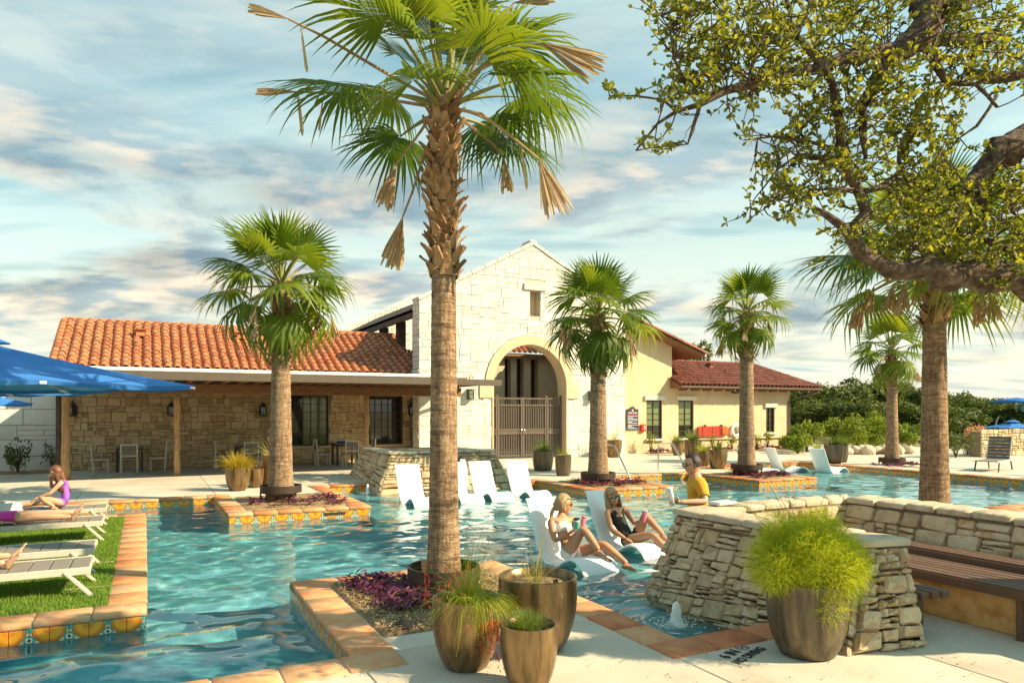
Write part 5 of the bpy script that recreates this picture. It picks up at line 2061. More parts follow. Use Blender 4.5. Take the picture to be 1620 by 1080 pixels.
shrub(83, 22.6, .40, .85, 'thin leafless-looking shrub in the bed beside the left post', M['dark_shrub'], 72, 110, .05)
tag(bed_mesh(-8.0, -2.45, 25.6, 26.95, .02, .04, .2, M['mulch'], 'planting_bed'), kind='structure')
# grassy rough and pale plumes behind the right deck
M['plume'] = pm('plume', [(.42, .22, .16), (.55, .32, .24)], rough=.9, scale=8, bump=0, rnd=.6, trans=.3)
x, y = at(1545, 31)
t = thing('plume_grass', 'pink plumed grass behind the right hand loungers', 'grass', (x, y, 0))
link('plumes', leaf_cloud('plumes', [(0, 0, .95, .5, .4, .35), (.5, .2, .8, .4, .3, .3), (-.4, .1, .75, .3, .3, .3)], 700, .055, M['plume'], 3), t)
link('blades', blades('blades', [(-.6, .7, -.3, .3)], 500, .5, .8, M['dark_shrub'], .006, 0, .6, 5), t)

# ---- purple heart clumps: lance leaves in rosettes
M['purple_leaf'] = pm('purple_leaf', [(.030, .008, .018), (.085, .018, .050), (.18, .045, .115), (.30, .12, .20)], rough=.45, scale=5, bump=0, rnd=.75, trans=.2, contrast=(.2, .8))


def lance_clump(seed, n, L0, L1, wid, rise=.7, stalks=5, spread=.12):
    r = random.Random(seed)
    v, f = [], []
    for k in range(n):
        s = r.randrange(stalks)
        a0 = s * 6.283 / stalks + r.uniform(-.3, .3)
        q = r.uniform(.1, 1)
        bx, by, bz = math.cos(a0) * spread * q, math.sin(a0) * spread * q, .03 + .10 * rise * q * r.uniform(.5, 1.2)
        a = a0 + r.uniform(-1.9, 1.9)
        L_ = r.uniform(L0, L1)
        e = r.uniform(.1, 1.15) * rise
        d = Vector((math.cos(a) * math.cos(e), math.sin(a) * math.cos(e), math.sin(e)))
        sd = Vector((-math.sin(a), math.cos(a), 0))
        n0 = len(v)
        for t, w in ((0, .5), (.3, 1.0), (.65, .75), (1, 0.05)):
            p = Vector((bx, by, bz)) + d * L_ * t - Vector((0, 0, .35 * L_ * t * t))
            v += [tuple(p - sd * w * wid), tuple(p - Vector((0, 0, wid * .5 * w))), tuple(p + sd * w * wid)]
        for j in range(3):
            for q2 in range(2):
                i0 = n0 + j * 3 + q2
                f.append((i0, i0 + 1, i0 + 4, i0 + 3))
    return np_mesh('purple_plant', v, f, M['purple_leaf'])


PNEAR = [lance_clump(k, 46, .09, .17, .013) for k in range(4)]
PFAR = [lance_clump(20 + k, 26, .10, .18, .018, .6) for k in range(3)]


def purple(me, x, y, s, lab, grp):
    o = link('purple_plant', me, None, (x, y, .02), (0, 0, rng.uniform(0, 6.28)), (s, s, s * rng.uniform(.85, 1.2)))
    return tag(o, lab, 'plant', grp)


fb = [(1.95, 7.45), (2.12, 7.30), (2.02, 7.12), (2.25, 7.50), (2.20, 7.08), (2.38, 7.28), (2.08, 6.88), (2.30, 6.84), (2.46, 7.05), (2.02, 6.60), (2.20, 6.62), (2.40, 6.68), (2.16, 6.40), (2.33, 6.42), (2.50, 6.48),
      (2.55, 7.45), (2.05, 7.58), (2.36, 7.62), (2.62, 6.30), (3.38, 6.15), (3.46, 6.45), (2.70, 6.62)]
for k, (x, y) in enumerate(fb):
    purple(PNEAR[k % 4], x, y, rng.uniform(.75, 1.15), 'purple lance-leaved plant in the mulch of the front island', 'purple plants of the front island')
for bed_, n, ins, lab in (('left', 16, .1, 'purple ground plant under the left island palm'), ('mid', 26, .1, 'purple ground plant under the palm before the gate'), ('right', 24, .1, 'purple ground plant under the palm before the stucco wing')):
    x0, x1, y0, y1 = BEDS[bed_]
    for k in range(n):
        purple(PFAR[k % 3], rng.uniform(x0 + ins, x1 - ins), rng.uniform(y0 + ins, min(y1, y0 + 1.4)), rng.uniform(.8, 1.3), lab, 'purple plants of the ' + {'left': 'left', 'mid': 'middle', 'right': 'right'}[bed_] + ' island')
bed_mesh(19.6, 28.6, 25.1, 25.93, .015, .03, .2, M['mulch'], 'planting_bed')
for k in range(44):
    purple(PFAR[k % 3], rng.uniform(19.9, 28.4), rng.uniform(25.2, 25.75), rng.uniform(1.2, 1.9), 'purple plant in the bed along the stucco wing', 'purple plants along the stucco wing')
for k in range(10):
    purple(PFAR[k % 3], 22.6 + rng.uniform(-1.0, 1.3), 15.6 + rng.uniform(-.7, .4), rng.uniform(1, 1.6), 'purple plant round the small far right palm', 'purple plants by the far right palm')
for k in range(8):
    purple(PFAR[k % 3], 15.6 + rng.uniform(-.4, 1.6), 7.5 + rng.uniform(-.5, .3), rng.uniform(1, 1.6), 'purple plant in the far right island', 'purple plants of the far right island')
for i, (x, s) in enumerate(((19.85, 1.0), (21.2, .75), (23.4, .9), (24.6, .8), (26.2, .9), (26.9, 1.0), (27.9, .7))):
    labs = ('pale green sapling under the blue rules sign', 'small green shrub below the first wing window', 'leafy shrub below the second wing window', 'low shrub below the red rescue board', 'leafy shrub right of the wing palm', 'thin shrub below the small end window', 'low shrub near the downspout')
    shrub(0, 0, .32 * s, .95 * s, labs[i], M['shrub_leaf'], 80 + i, 130, .055, at_xy=(x, 25.5), grp='young shrubs along the stucco wing', stems=3)
for i, x in enumerate((10.95, 9.6)):
    t = thing('yucca', ('spiky yucca at the foot of the white gable', 'small spiky yucca left of the gable corner')[i], 'plant', (x, 24.6, 0))
    b = MB()
    for k in range(26):
        a, e, L_ = k * 2.4, .15 + 1.2 * ((k * .37) % 1), .45 + .15 * ((k * .61) % 1)
        d = Vector((math.cos(a) * math.cos(e), math.sin(a) * math.cos(e), math.sin(e)))
        s = Vector((-math.sin(a), math.cos(a), 0)) * .02
        p0, p1_, p2_ = d * .03, d * L_ * .5, d * L_ - Vector((0, 0, .05))
        b.add([p0 - s, p0 + s, p1_ + s * .8, p1_ - s * .8, p2_], [(0, 1, 2, 3), (3, 2, 4)])
    b.build('leaves', M['dark_shrub'], t)
# ================================================================== dry-laid stone walls
def face_stones(parent, bl, br, tr, tl, mat, seed, band, chunk, split=.55, gap=.016, depth=.05, bev=.016, rough=.006, fine=False, budget=None, name='stone', limit=300):
    bl, br, tr, tl = map(Vector, (bl, br, tr, tl))
    w = ((br - bl).length + (tr - tl).length) / 2
    h = ((tl - bl).length + (tr - br).length) / 2
    r = random.Random(seed)

    def P(u, v):
        s, t = u / w, v / h
        return (bl * (1 - s) + br * s) * (1 - t) + (tl * (1 - s) + tr * s) * t
    base = parent.location.copy()
    todo = []
    for p in courses(w, h, seed, band, chunk, split, .016):
        q = convex_inset([(min(max(a, 0), w), min(max(c, 0), h)) for a, c in p], gap / 2)
        if len(q) < 3 or area(q) < .0008:
            continue
        cu, cv = sum(a for a, _ in q) / len(q), sum(c for _, c in q) / len(q)
        C = P(cu, cv)
        U = (P(cu + .02, cv) - P(cu - .02, cv)).normalized()
        V0 = P(cu, cv + .02) - P(cu, cv - .02)
        N_2 = U.cross(V0).normalized()
        V_ = N_2.cross(U)
        loc2 = [((P(a, c) - C).dot(U), (P(a, c) - C).dot(V_)) for a, c in q]
        todo.append((area(q) / (C - EYE).length_squared, loc2, C, U, V_, N_2))
    todo.sort(key=lambda t: -t[0])
    lim = limit if budget is None else min(limit, budget[0])
    mass = MB()
    for k, (_, q, C, U, V_, N_2) in enumerate(todo):
        v, f, C2 = stone_geo(q, depth, bev, r, C, U, V_, N_2, rough, fine)
        if k < lim:
            b = MB()
            b.v, b.f = [tuple(p) for p in v], f
            link(name, b.mesh(name, mat, fine, 24 if fine else None), parent, C2 - base)
        else:
            mass.add([p + C2 - base for p in v], f)
    if budget is not None:
        budget[0] -= min(lim, len(todo))
    if mass.v:
        mass.build('small_stones', mat, parent, fine, 50 if fine else None, kind='stuff')


def frustum(parent, bot, top, z0, z1, mat, name='core'):
    n = len(bot)
    b = MB()
    bx, by, bz = parent.location
    v = [(p[0] - bx, p[1] - by, z0 - bz) for p in bot] + [(p[0] - bx, p[1] - by, z1 - bz) for p in top]
    b.add(v, [tuple(range(n))[::-1], tuple(range(n, 2 * n))] + [(i, (i + 1) % n, n + (i + 1) % n, n + i) for i in range(n)])
    return b.build(name, mat, parent)


def cap_run(parent, a0, a1, b0, b1, z, seed, th=.06, step=(.28, .55)):
    """flat capping stones from the pair (a0,b0) to the pair (a1,b1)"""
    r = random.Random(seed)
    a0, a1, b0, b1 = (Vector(p) for p in (a0, a1, b0, b1))
    L_ = (a1 - a0).length
    t = 0.0
    base = parent.location
    while t < L_ - .02:
        s = min(r.uniform(*step), L_ - t)
        if L_ - t - s < step[0] * .5:
            s = L_ - t
        p0, p1_ = a0.lerp(a1, (t + .006) / L_), a0.lerp(a1, (t + s - .006) / L_)
        q0, q1 = b0.lerp(b1, (t + .006) / L_), b0.lerp(b1, (t + s - .006) / L_)
        for (u0, u1, w0, w1) in ((p0, p1_, q0, q1),):
            c = (u0 + u1 + w0 + w1) / 4
            zt = z + r.uniform(-.012, .012)
            ring = []
            for A, B in ((u0, u1), (u1, w1), (w1, w0), (w0, u0)):
                for k in (.06, .36, .66, .94):
                    q = A.lerp(B, k)
                    out = (q - c) * r.uniform(-.02, .05)
                    ring.append((q.x + out.x, q.y + out.y))
            n = len(ring)
            v, f = [], []
            for k, (sc_, dz) in enumerate(((1.0, -th), (1.02, -th * .3), (.95, 0.0), (.55, .006))):
                for q in ring:
                    v.append((c.x + (q[0] - c.x) * sc_ - base.x, c.y + (q[1] - c.y) * sc_ - base.y, zt + dz + (r.uniform(-.005, .005) if k > 0 else 0) - base.z))
            for k in range(3):
                for i in range(n):
                    f.append((k * n + i, k * n + (i + 1) % n, (k + 1) * n + (i + 1) % n, (k + 1) * n + i))
            f.append(tuple(3 * n + i for i in range(n)))
            b = MB()
            b.v, b.f = v, f
            b.build('cap_stone', M['cap_stone'], parent, True, 55)
        t += s


bench_wall = thing('stone_wall', 'battered dry stone wall wrapping the bench, with pale flat cap stones', 'wall', (5.3, 4.5, 0))
bud = [300]
ZT2 = .77
zb = -.46
# left arm: outer face, end face; corners at the water or deck and at the top
o0, o1 = (4.80, 3.72), (5.06, 6.50)
t0, t1 = (5.36, 4.02), (5.24, 6.26)
i0, i1 = (5.54, 3.62), (5.62, 6.00)
ti0, ti1 = (5.70, 3.92), (5.60, 6.05)
frustum(bench_wall, [(4.84, 3.76), (5.56, 3.68), (5.66, 6.0), (5.10, 6.46)], [t0, ti0, ti1, t1], -.44, ZT2 - .03, M['mortar'])
lo_ = lambda a, b, z: (a[0] + (b[0] - a[0]) * 0, a[1], z)


def ext(b_, t_, z, zt=ZT2):
    """carry a battered edge from its deck-level point b_ down to height z"""
    k = z / zt
    return (b_[0] + (t_[0] - b_[0]) * k, b_[1] + (t_[1] - b_[1]) * k, z)


face_stones(bench_wall, ext(o1, t1, -.44), ext(o0, t0, -.02), (*t0, ZT2 - .05), (*t1, ZT2 - .05), M['rubble_near'], 51, (.09, .20), (.10, .31), .5, .008, .042, .008, .008, True, bud)
face_stones(bench_wall, (*o0, 0), (*i0, 0), (*ti0, ZT2 - .05), (*t0, ZT2 - .05), M['rubble_near'], 52, (.10, .18), (.12, .26), .45, .009, .06, .016, .012, True, bud)
face_stones(bench_wall, (*i0, 0), (*i1, 0), (*ti1, ZT2 - .05), (*ti0, ZT2 - .05), M['rubble_near'], 53, (.11, .22), (.14, .34), .5, .009, .042, .009, .008, True, bud, limit=30)
cap_run(bench_wall, (t0[0] - .05, t0[1] - .05), (t1[0] - .05, t1[1] + .05), (ti0[0] + .05, ti0[1] - .05), (ti1[0] + .04, ti1[1] + .05), ZT2 + .03, 61)
# back segment
frustum(bench_wall, [(5.30, 6.02), (7.75, 5.95), (8.2, 6.46), (5.12, 6.5)], [(5.45, 6.06), (7.72, 6.0), (8.06, 6.30), (5.3, 6.26)], -.44, ZT2 - .03, M['mortar'])
face_stones(bench_wall, (5.64, 5.98, 0), (7.45, 5.92, 0), (7.70, 6.02, ZT2 - .05), (5.62, 6.06, ZT2 - .05), M['rubble_near'], 54, (.11, .22), (.14, .36), .5, .009, .042, .009, .008, True, bud)
cap_run(bench_wall, (5.30, 6.34), (8.10, 6.34), (5.62, 6.02), (7.72, 6.0), ZT2 + .03, 62)
# right arm behind the bench
frustum(bench_wall, [(7.36, 6.0), (7.34, 1.2), (8.25, 1.2), (8.2, 6.4)], [(7.70, 6.0), (7.68, 1.2), (8.08, 1.2), (8.06, 6.30)], -.05, ZT2 - .01, M['mortar'])
face_stones(bench_wall, (7.34, 5.96, 0), (7.32, 1.3, 0), (7.66, 1.3, ZT2 - .04), (7.68, 6.0, ZT2 - .04), M['rubble_near'], 55, (.12, .24), (.16, .44), .5, .009, .042, .009, .008, True, bud)
cap_run(bench_wall, (7.64, 6.0), (7.62, 1.2), (8.12, 6.1), (8.10, 1.2), ZT2 + .05, 63)

bench = thing('long_bench', 'long brown slatted bench on an ochre base before the stone wall', 'bench', (6.7, 3.9, 0))
MB().box((-.03, -.25, .17), (.46, 4.5, .34), 0, .01).build('bench_base', M['rust_stone'], bench)
for k in range(6):
    MB().box((-.32 + k * .105, -.25, .405), (.088, 4.5, .036), 0, .006).build('slat', M['bench_slat'], bench)
MB().box((-.375, -.25, .372), (.022, 4.5, .075), 0, .004).build('fascia', M['bench_slat'], bench)
MB().box((.285, -.25, .44), (.022, 4.5, .07), 0, .004).build('fascia', M['bench_slat'], bench)
for k in range(3):
    MB().box((.345 + k * .105, -.25, .475), (.088, 4.5, .036), 0, .006).build('slat', M['bench_slat'], bench)
for y in (-.55, -2.3, 1.5):
    MB().box((-.345, y, .18), (.045, .05, .355), 0, .004).build('leg', M['bench_slat'], bench)
low = thing('low_bench', 'short low brown slatted bench against the inner end of the stone wall', 'bench', (5.80, 4.75, 0))
for k in range(4):
    MB().box((-.19 + k * .115, -.06 * (3 - k) * -.3, .345), (.092, 2.1, .06), 0, .006).build('slat', M['bench_slat'], low)
for y in (-.8, .0, .8):
    MB().box((-.02, y, .155), (.40, .06, .31), 0, .006).build('leg', M['bench_slat'], low)

# fountain wall at the back of the pool, battered, with a spout
fw = thing('fountain_wall', 'battered dry stone fountain wall behind the white pool loungers', 'wall', (7.0, 18.5, 0))
bud2 = [300]
fo = [(5.18, 17.22), (8.72, 17.22), (8.72, 20.4), (5.18, 20.4)]
ft = [(5.52, 17.55), (8.42, 17.55), (8.42, 20.2), (5.52, 20.2)]
ZF = .80
frustum(fw, [(a + (.05 if a < 7 else -.05), c + (.05 if c < 18 else 0)) for a, c in fo], [(a + (.04 if a < 7 else -.04), c + (.04 if c < 18 else 0)) for a, c in ft], -.43, ZF, M['mortar'])
face_stones(fw, ext(fo[3], ft[3], -.05, ZF), ext(fo[0], ft[0], -.40, ZF), (*ft[0], ZF - .04), (*ft[3], ZF - .04), M['rubble_near'], 71, (.14, .26), (.16, .42), .6, .013, .045, .018, .008, False, bud2, limit=110)
face_stones(fw, ext(fo[0], ft[0], -.40, ZF), ext(fo[1], ft[1], -.40, ZF), (*ft[1], ZF - .04), (*ft[0], ZF - .04), M['rubble_near'], 72, (.14, .28), (.18, .46), .6, .014, .05, .02, .01, False, bud2, limit=160)
cap_run(fw, (5.46, 17.50), (5.46, 20.2), (5.84, 17.5), (5.84, 20.2), ZF + .04, 64)
cap_run(fw, (5.84, 17.50), (8.48, 17.50), (5.84, 17.95), (8.48, 17.95), ZF + .04, 65)
MB().tube([(7.35 - 7, 17.50 - 18.5, .62), (7.35 - 7, 17.28 - 18.5, .62)], .05, 10).build('spout', M['dark_metal'], fw, True, 50)
M['foam'] = pm('foam', [(.86, .90, .92), (.96, .97, .98)], rough=.3, scale=8, bump=.8, bscale=40, trans=.12)


def splash(name, lab, x, y, z, pts_fn, seed, cat='water jet'):
    r = random.Random(seed)
    t = thing(name, lab, cat, (x, y, z))
    b = pts_fn(r)
    b.build('jet', M['foam'], t, True)
    d = MB()
    for k in range(90):
        a, q = r.uniform(0, 6.28), abs(r.gauss(0, .16))
        p = Vector((math.cos(a) * q, math.sin(a) * q, max(.0, .10 * math.exp(-q * 9) * r.uniform(.2, 1.6))))
        s = r.uniform(.003, .009)
        d.add([p + Vector(v) * s for v in ((1, 0, 0), (-.5, .86, 0), (-.5, -.86, 0), (0, 0, 1.2), (0, 0, -1.2))], [(0, 1, 3), (1, 2, 3), (2, 0, 3), (1, 0, 4), (2, 1, 4), (0, 2, 4)])
    d.build('droplets', M['foam'], t, kind='stuff')
    f = MB()
    for k in range(60):
        a, q = r.uniform(0, 6.28), .05 + abs(r.gauss(0, .2))
        c = Vector((math.cos(a) * q, math.sin(a) * q, .004 + r.uniform(0, .008)))
        L_, w = r.uniform(.02, .07), r.uniform(.004, .010)
        u = Vector((-math.sin(a), math.cos(a), 0))
        v = Vector((math.cos(a), math.sin(a), 0))
        f.add([c - u * L_ + v * w, c - v * w * .5, c + u * L_ + v * w, c + v * w * 1.6], [(0, 1, 2, 3)])
    f.build('foam', M['foam'], t, kind='stuff')
    return t


def bubble(h, rad):
    def fn(r):
        b = MB()
        n = 18
        prof = [(rad * 1.5, -.02), (rad * 1.05, .02), (rad * .8, h * .3), (rad * .78, h * .6), (rad * .55, h * .88), (rad * .18, h), (.001, h * 1.02)]
        b.lathe(prof, n, jit=lambda a, z: .16 * mnoise.noise((math.cos(a) * 2.2, math.sin(a) * 2.2, z * 26)) + .10 * math.sin(5 * a + z * 40))
        return b
    return fn


splash('water_bubbler', 'white water bubbler in the shaded corner pool below the stone wall', 4.55, 5.45, WATER_Z, bubble(.21, .062), 1)
splash('water_bubbler', 'small water bubbler left of the far fountain wall', 4.95, 18.0 - .35, WATER_Z, bubble(.22, .05), 2)


def fall(r):
    b = MB()
    for s in range(7):
        x = -.06 + s * .02
        pts = [(x, .02, .80), (x + r.uniform(-.01, .01), -.07, .74), (x * 1.2, -.13, .5), (x * 1.5, -.17, .22), (x * 1.9, -.20, -.01)]
        b.tube(pts, [.012, .014, .012, .013, .018], 5)
    return b


splash('waterfall', 'thin stream of water falling from the fountain wall spout', 7.35, 17.27, WATER_Z, fall, 3, 'water jet')
w3 = thing('retaining_wall', 'low stone retaining wall behind the right hand sun loungers', 'wall', (33.6, 19.0, 0))
x, y = at(1590, 30)
w3.location = (x, y, 0)
MB().box((0, .22, .5), (3.4, .4, 1.06)).build('core', M['mortar'], w3)
masonry(w3, courses(3.4, 1.12, 81, (.14, .28), (.2, .5), .55, .014), (x - 1.7, y, 0), (1, 0, 0), (0, 0, 1), M['rubble_near'], gap=.02, depth=.05, bev=.02, seed=4, rough=.006)
for i, u in enumerate((1340, 1352, 1363, 1374, 1386, 1397, 1409, 1422, 1436)):
    x, y = at(u, 31 + .3 * (i % 3))
    b = bmesh.new()
    bmesh.ops.create_icosphere(b, subdivisions=2, radius=.27)
    for v in b.verts:
        n = mnoise.noise(v.co * 4 + Vector((i * 5, 0, 0)))
        v.co = Vector((v.co.x * 1.15, v.co.y * .9, v.co.z * .95)) * (1 + .30 * n)
    me = bpy.data.meshes.new('boulder')
    b.to_mesh(me)
    b.free()
    me.materials.append(M['cap_stone'])
    tag(link('boulder', me, None, (x, y, .16), (0, 0, i), (1, 1, .8 + .08 * (i % 4))), 'cream boulder in the row before the yellow-green shrubs', 'boulder', 'boulders edging the far deck')

# ================================================================== glazed pots and what grows in them
def pot_profile(Rm, h, foot=.62, wall=.022):
    p = [(.001, .0), (Rm * foot * .80, 0), (Rm * foot, .012)]
    for k in range(1, 9):
        t = k / 8
        p.append((Rm * (foot + (1 - foot) * math.sin(min(1, t * 1.25) * math.pi / 2) ** .9), .02 + (h - .02) * (t ** 1.25)))
    p[-1] = (Rm, h - .012)
    p += [(Rm * 1.0, h), (Rm - wall * .5, h + .006), (Rm - wall, h), (Rm - wall * 1.3, h - .09)]
    return p


def pot(x, y, Rm, h, lab, mat='glazed', foot=.62, grp=None, soil='mulch', fill=.07):
    t = thing('planter_pot', lab, 'pot', (x, y, 0), rng.uniform(0, 6), grp)
    MB().lathe(pot_profile(Rm, h, foot), 40).build('vessel', M[mat], t, True, 60)
    s = MB()
    n = 20
    s.lathe([(Rm - .025, h - fill), (Rm * .7, h - fill + .012), (Rm * .35, h - fill + .018), (.001, h - fill + .02)], n, jit=lambda a, z: 0)
    s.build('soil', M[soil], t, True)
    return t


def strands(name, n, base, spread, L0, L1, up, droop, wid, mat, seed, segs=5, parent=None, curl=.25, bias=(0, 0)):
    """thin curved ribbons rising from a base and bending over under their weight"""
    r = np.random.default_rng(seed)
    a = r.uniform(0, 2 * np.pi, n)
    q = np.sqrt(r.uniform(0, 1, n))
    P = np.column_stack([np.cos(a) * q * spread, np.sin(a) * q * spread, np.zeros(n)]) + np.array(base)
    e = np.clip(r.normal(up, .28, n), .05, 1.55)
    a2 = a + r.normal(0, .5, n)
    D = np.column_stack([np.cos(a2) * np.cos(e) + bias[0], np.sin(a2) * np.cos(e) + bias[1], np.sin(e)])
    L_ = r.uniform(L0, L1, n)
    side = np.column_stack([-np.sin(a2), np.cos(a2), r.normal(0, .3, n)])
    V = np.zeros((n, segs + 1, 2, 3))
    cur = P.copy()
    for k in range(segs + 1):
        w = (wid * (1 - .75 * k / segs))
        V[:, k, 0] = cur - side * w
        V[:, k, 1] = cur + side * w
        cur = cur + D * (L_ / segs)[:, None]
        D = D + np.column_stack([np.zeros(n), np.zeros(n), -droop * r.uniform(.6, 1.4, n)]) / segs + r.normal(0, curl / segs, (n, 3))
        D /= np.linalg.norm(D, axis=1)[:, None]
    V = V.reshape(-1, 3)
    i = (np.arange(n)[:, None] * (segs + 1) + np.arange(segs)[None]).ravel() * 2
    F = np.column_stack([i, i + 1, i + 3, i + 2])
    return np_mesh(name, V, F, mat)


M['fern'] = pm('fern', [(.11, .15, .006), (.26, .34, .012), (.42, .48, .025), (.52, .48, .06)], rough=.6, scale=6, bump=0, rnd=.7, trans=.45)
M['thread'] = pm('thread', [(.15, .21, .015), (.27, .33, .025), (.42, .40, .05)], rough=.6, scale=6, bump=0, rnd=.7, trans=.35)
M['straw'] = pm('straw', [(.30, .30, .07), (.52, .46, .20)], rough=.7, scale=6, bump=0, rnd=.6, trans=.3)
M['red_flower'] = pm('red_flower', [(.55, .035, .02), (.70, .10, .04)], rough=.5, scale=6, bump=0, rnd=.6, trans=.3)
M['herb'] = pm('herb', [(.07, .12, .02), (.15, .21, .04), (.24, .29, .07)], rough=.6, scale=6, bump=0, rnd=.7, trans=.3)
M['autumn'] = pm('autumn', [(.20, .26, .02), (.38, .34, .03), (.52, .20, .03)], rough=.6, scale=5, bump=0, rnd=.8, trans=.35)

pA = pot(2.10, 4.86, .250, .51, 'bronze glazed pot with red-flowered trailing plant, left of the front three', grp='pots on the front deck')
pB = pot(2.32, 4.30, .195, .43, 'smallest bronze glazed pot of the front three, holding a green herb', grp='pots on the front deck')
pC = pot(2.76, 4.97, .310, .575, 'widest bronze glazed pot of the front three with thin stalks', grp='pots on the front deck')
pD = pot(4.555, 3.92, .305, .575, 'big brown pot with the lime green feathery plant by the stone wall', 'glazed_dark', .66)
# lime feather plant
t = thing('feathery_plant', 'big lime green feathery plant spilling over the brown pot', 'plant', (4.555, 3.92, .5))
# soft lobes of hair-fine leaves: short curling threads all through each lobe
LZ = .075
lobes = [(0, 0, .20, .34, .30, .24), (-.24, .02, .14, .24, .24, .20), (.24, -.04, .12, .24, .24, .20), (0, -.22, .12, .28, .22, .20), (.05, .20, .22, .28, .24, .20), (-.10, -.12, .33, .24, .22, .14),
         (.14, .05, .32, .24, .22, .15), (-.08, -.29, -.07, .11, .07, .11), (.27, -.16, -.01, .08, .08, .10), (-.36, -.06, .10, .13, .13, .12), (.10, -.27, .08, .14, .10, .10), (.36, .02, .20, .12, .12, .13), (-.22, .05, .42, .12, .12, .10), (.06, -.05, .45, .13, .12, .09)]
fr_ = np.random.default_rng(5)
n_ = 26000
B_ = np.array(lobes)
w_ = (B_[:, 3] * B_[:, 4] * B_[:, 5]) ** .85
B_ = B_[fr_.choice(len(lobes), n_, p=w_ / w_.sum())]
d_ = fr_.normal(size=(n_, 3))
d_ /= np.linalg.norm(d_, axis=1)[:, None]
cur = B_[:, :3] * np.array([1.16, 1.05, 1]) + np.array([0, 0, LZ]) * (B_[:, 2:3] > .05) + d_ * B_[:, 3:6] * (fr_.uniform(.25, 1, n_) ** .5)[:, None]
D_ = d_ * .8 + np.array([0, 0, .35]) + fr_.normal(0, .5, (n_, 3))
D_ /= np.linalg.norm(D_, axis=1)[:, None]
sd_ = np.cross(D_, fr_.normal(size=(n_, 3)))
sd_ /= np.linalg.norm(sd_, axis=1)[:, None]
L2 = fr_.uniform(.05, .13, n_)
VV = np.zeros((n_, 5, 2, 3))
for k in range(5):
    VV[:, k, 0], VV[:, k, 1] = cur - sd_ * .0014 * (1 - k / 6), cur + sd_ * .0014 * (1 - k / 6)
    cur = cur + D_ * (L2 / 4)[:, None]
    D_ = D_ + fr_.normal(0, .22, (n_, 3)) + np.array([0, 0, -.30])
    D_ /= np.linalg.norm(D_, axis=1)[:, None]
i_ = (np.arange(n_)[:, None] * 5 + np.arange(4)[None]).ravel() * 2
link('foliage', np_mesh('foliage', VV.reshape(-1, 3), np.column_stack([i_, i_ + 1, i_ + 3, i_ + 2]), M['fern']), t)['kind'] = 'stuff'
link('stems', strands('stems', 160, (0, 0, 0), .12, .22, .42, .95, 1.4, .0024, M['fern'], 6, 5, curl=.6), t)['kind'] = 'stuff'
for k in range(16):
    r_ = random.Random(300 + k)
    a = r_.uniform(0, 6.28)
    L_ = r_.uniform(.5, .95)
    d = Vector((math.cos(a) * .45, math.sin(a) * .45, 1)).normalized()
    pts = [Vector((0, 0, .1))]
    for q in range(6):
        d = (d + Vector((r_.uniform(-.12, .12), r_.uniform(-.12, .12), -.10))).normalized()
        pts.append(pts[-1] + d * L_ / 6)
    b = MB().tube(pts, [.0022] * 6 + [.001], 3)
    for q in pts[3:]:
        for w in range(9):
            e = Vector((r_.uniform(-1, 1), r_.uniform(-1, 1), r_.uniform(-.6, .8))) * r_.uniform(.02, .05)
            s = Vector((-e.y, e.x, 0)).normalized() * .0016
            b.add([q - s, q + s, q + e], [(0, 1, 2)])
    b.build('flower_stem', M['thread'], t)
# firecracker plant
t = thing('firecracker_plant', 'trailing green plant with small red tubular flowers in the bronze pot', 'plant', (2.08, 4.86, .44))
link('foliage', strands('foliage', 420, (0, 0, 0), .12, .14, .40, .95, 2.2, .0019, M['thread'], 11, 6, curl=.5), t)['kind'] = 'stuff'
link('foliage', strands('foliage', 150, (.03, 0, 0), .05, .40, .78, 1.1, 1.3, .0019, M['thread'], 12, 6, curl=.45, bias=(.12, .12)), t)['kind'] = 'stuff'
link('foliage', strands('foliage', 260, (.06, -.16, .06), .08, .22, .46, .5, 3.4, .0019, M['thread'], 13, 6, curl=.4, bias=(.1, -.5)), t)['kind'] = 'stuff'
fl = MB()
r_ = random.Random(14)
for k in range(340):
    if k % 3:
        p = Vector((.10 + r_.gauss(0, .07), -.30 + r_.gauss(0, .035), -.02 - abs(r_.gauss(0, .14))))
    else:
        a = r_.uniform(0, 6.28)
        p = Vector((-.12 + math.cos(a) * .16, .04 + math.sin(a) * .16, .14 + r_.uniform(-.1, .20)))
    d = Vector((r_.uniform(-.5, .5), r_.uniform(-.5, .2), -1)).normalized() * r_.uniform(.020, .034)
    s = d.orthogonal().normalized() * .0042
    s2 = d.cross(s).normalized() * .0042
    fl.add([p, p + d + s, p + d + s2, p + d - s, p + d - s2], [(0, 1, 2), (0, 2, 3), (0, 3, 4), (0, 4, 1)])
fl.build('flowers', M['red_flower'], t, kind='stuff')
t = thing('herb_plant', 'small bushy green herb in the smallest bronze pot', 'plant', (2.31, 4.31, .36))
link('foliage', strands('foliage', 900, (0, 0, 0), .07, .11, .19, 1.1, .6, .0021, M['herb'], 15, 4, curl=.7), t)['kind'] = 'stuff'
t = thing('thin_grass', 'sparse thin stalks growing in the widest bronze pot', 'plant', (2.74, 4.97, .50))
link('foliage', strands('foliage', 26, (0, 0, 0), .05, .30, .52, 1.25, .7, .0032, M['straw'], 17, 7, curl=.25), t)['kind'] = 'stuff'
link('foliage', strands('foliage', 9, (0, 0, 0), .03, .45, .75, .85, 2.0, .0030, M['straw'], 18, 8, curl=.25, bias=(.2, -.2)), t)['kind'] = 'stuff'
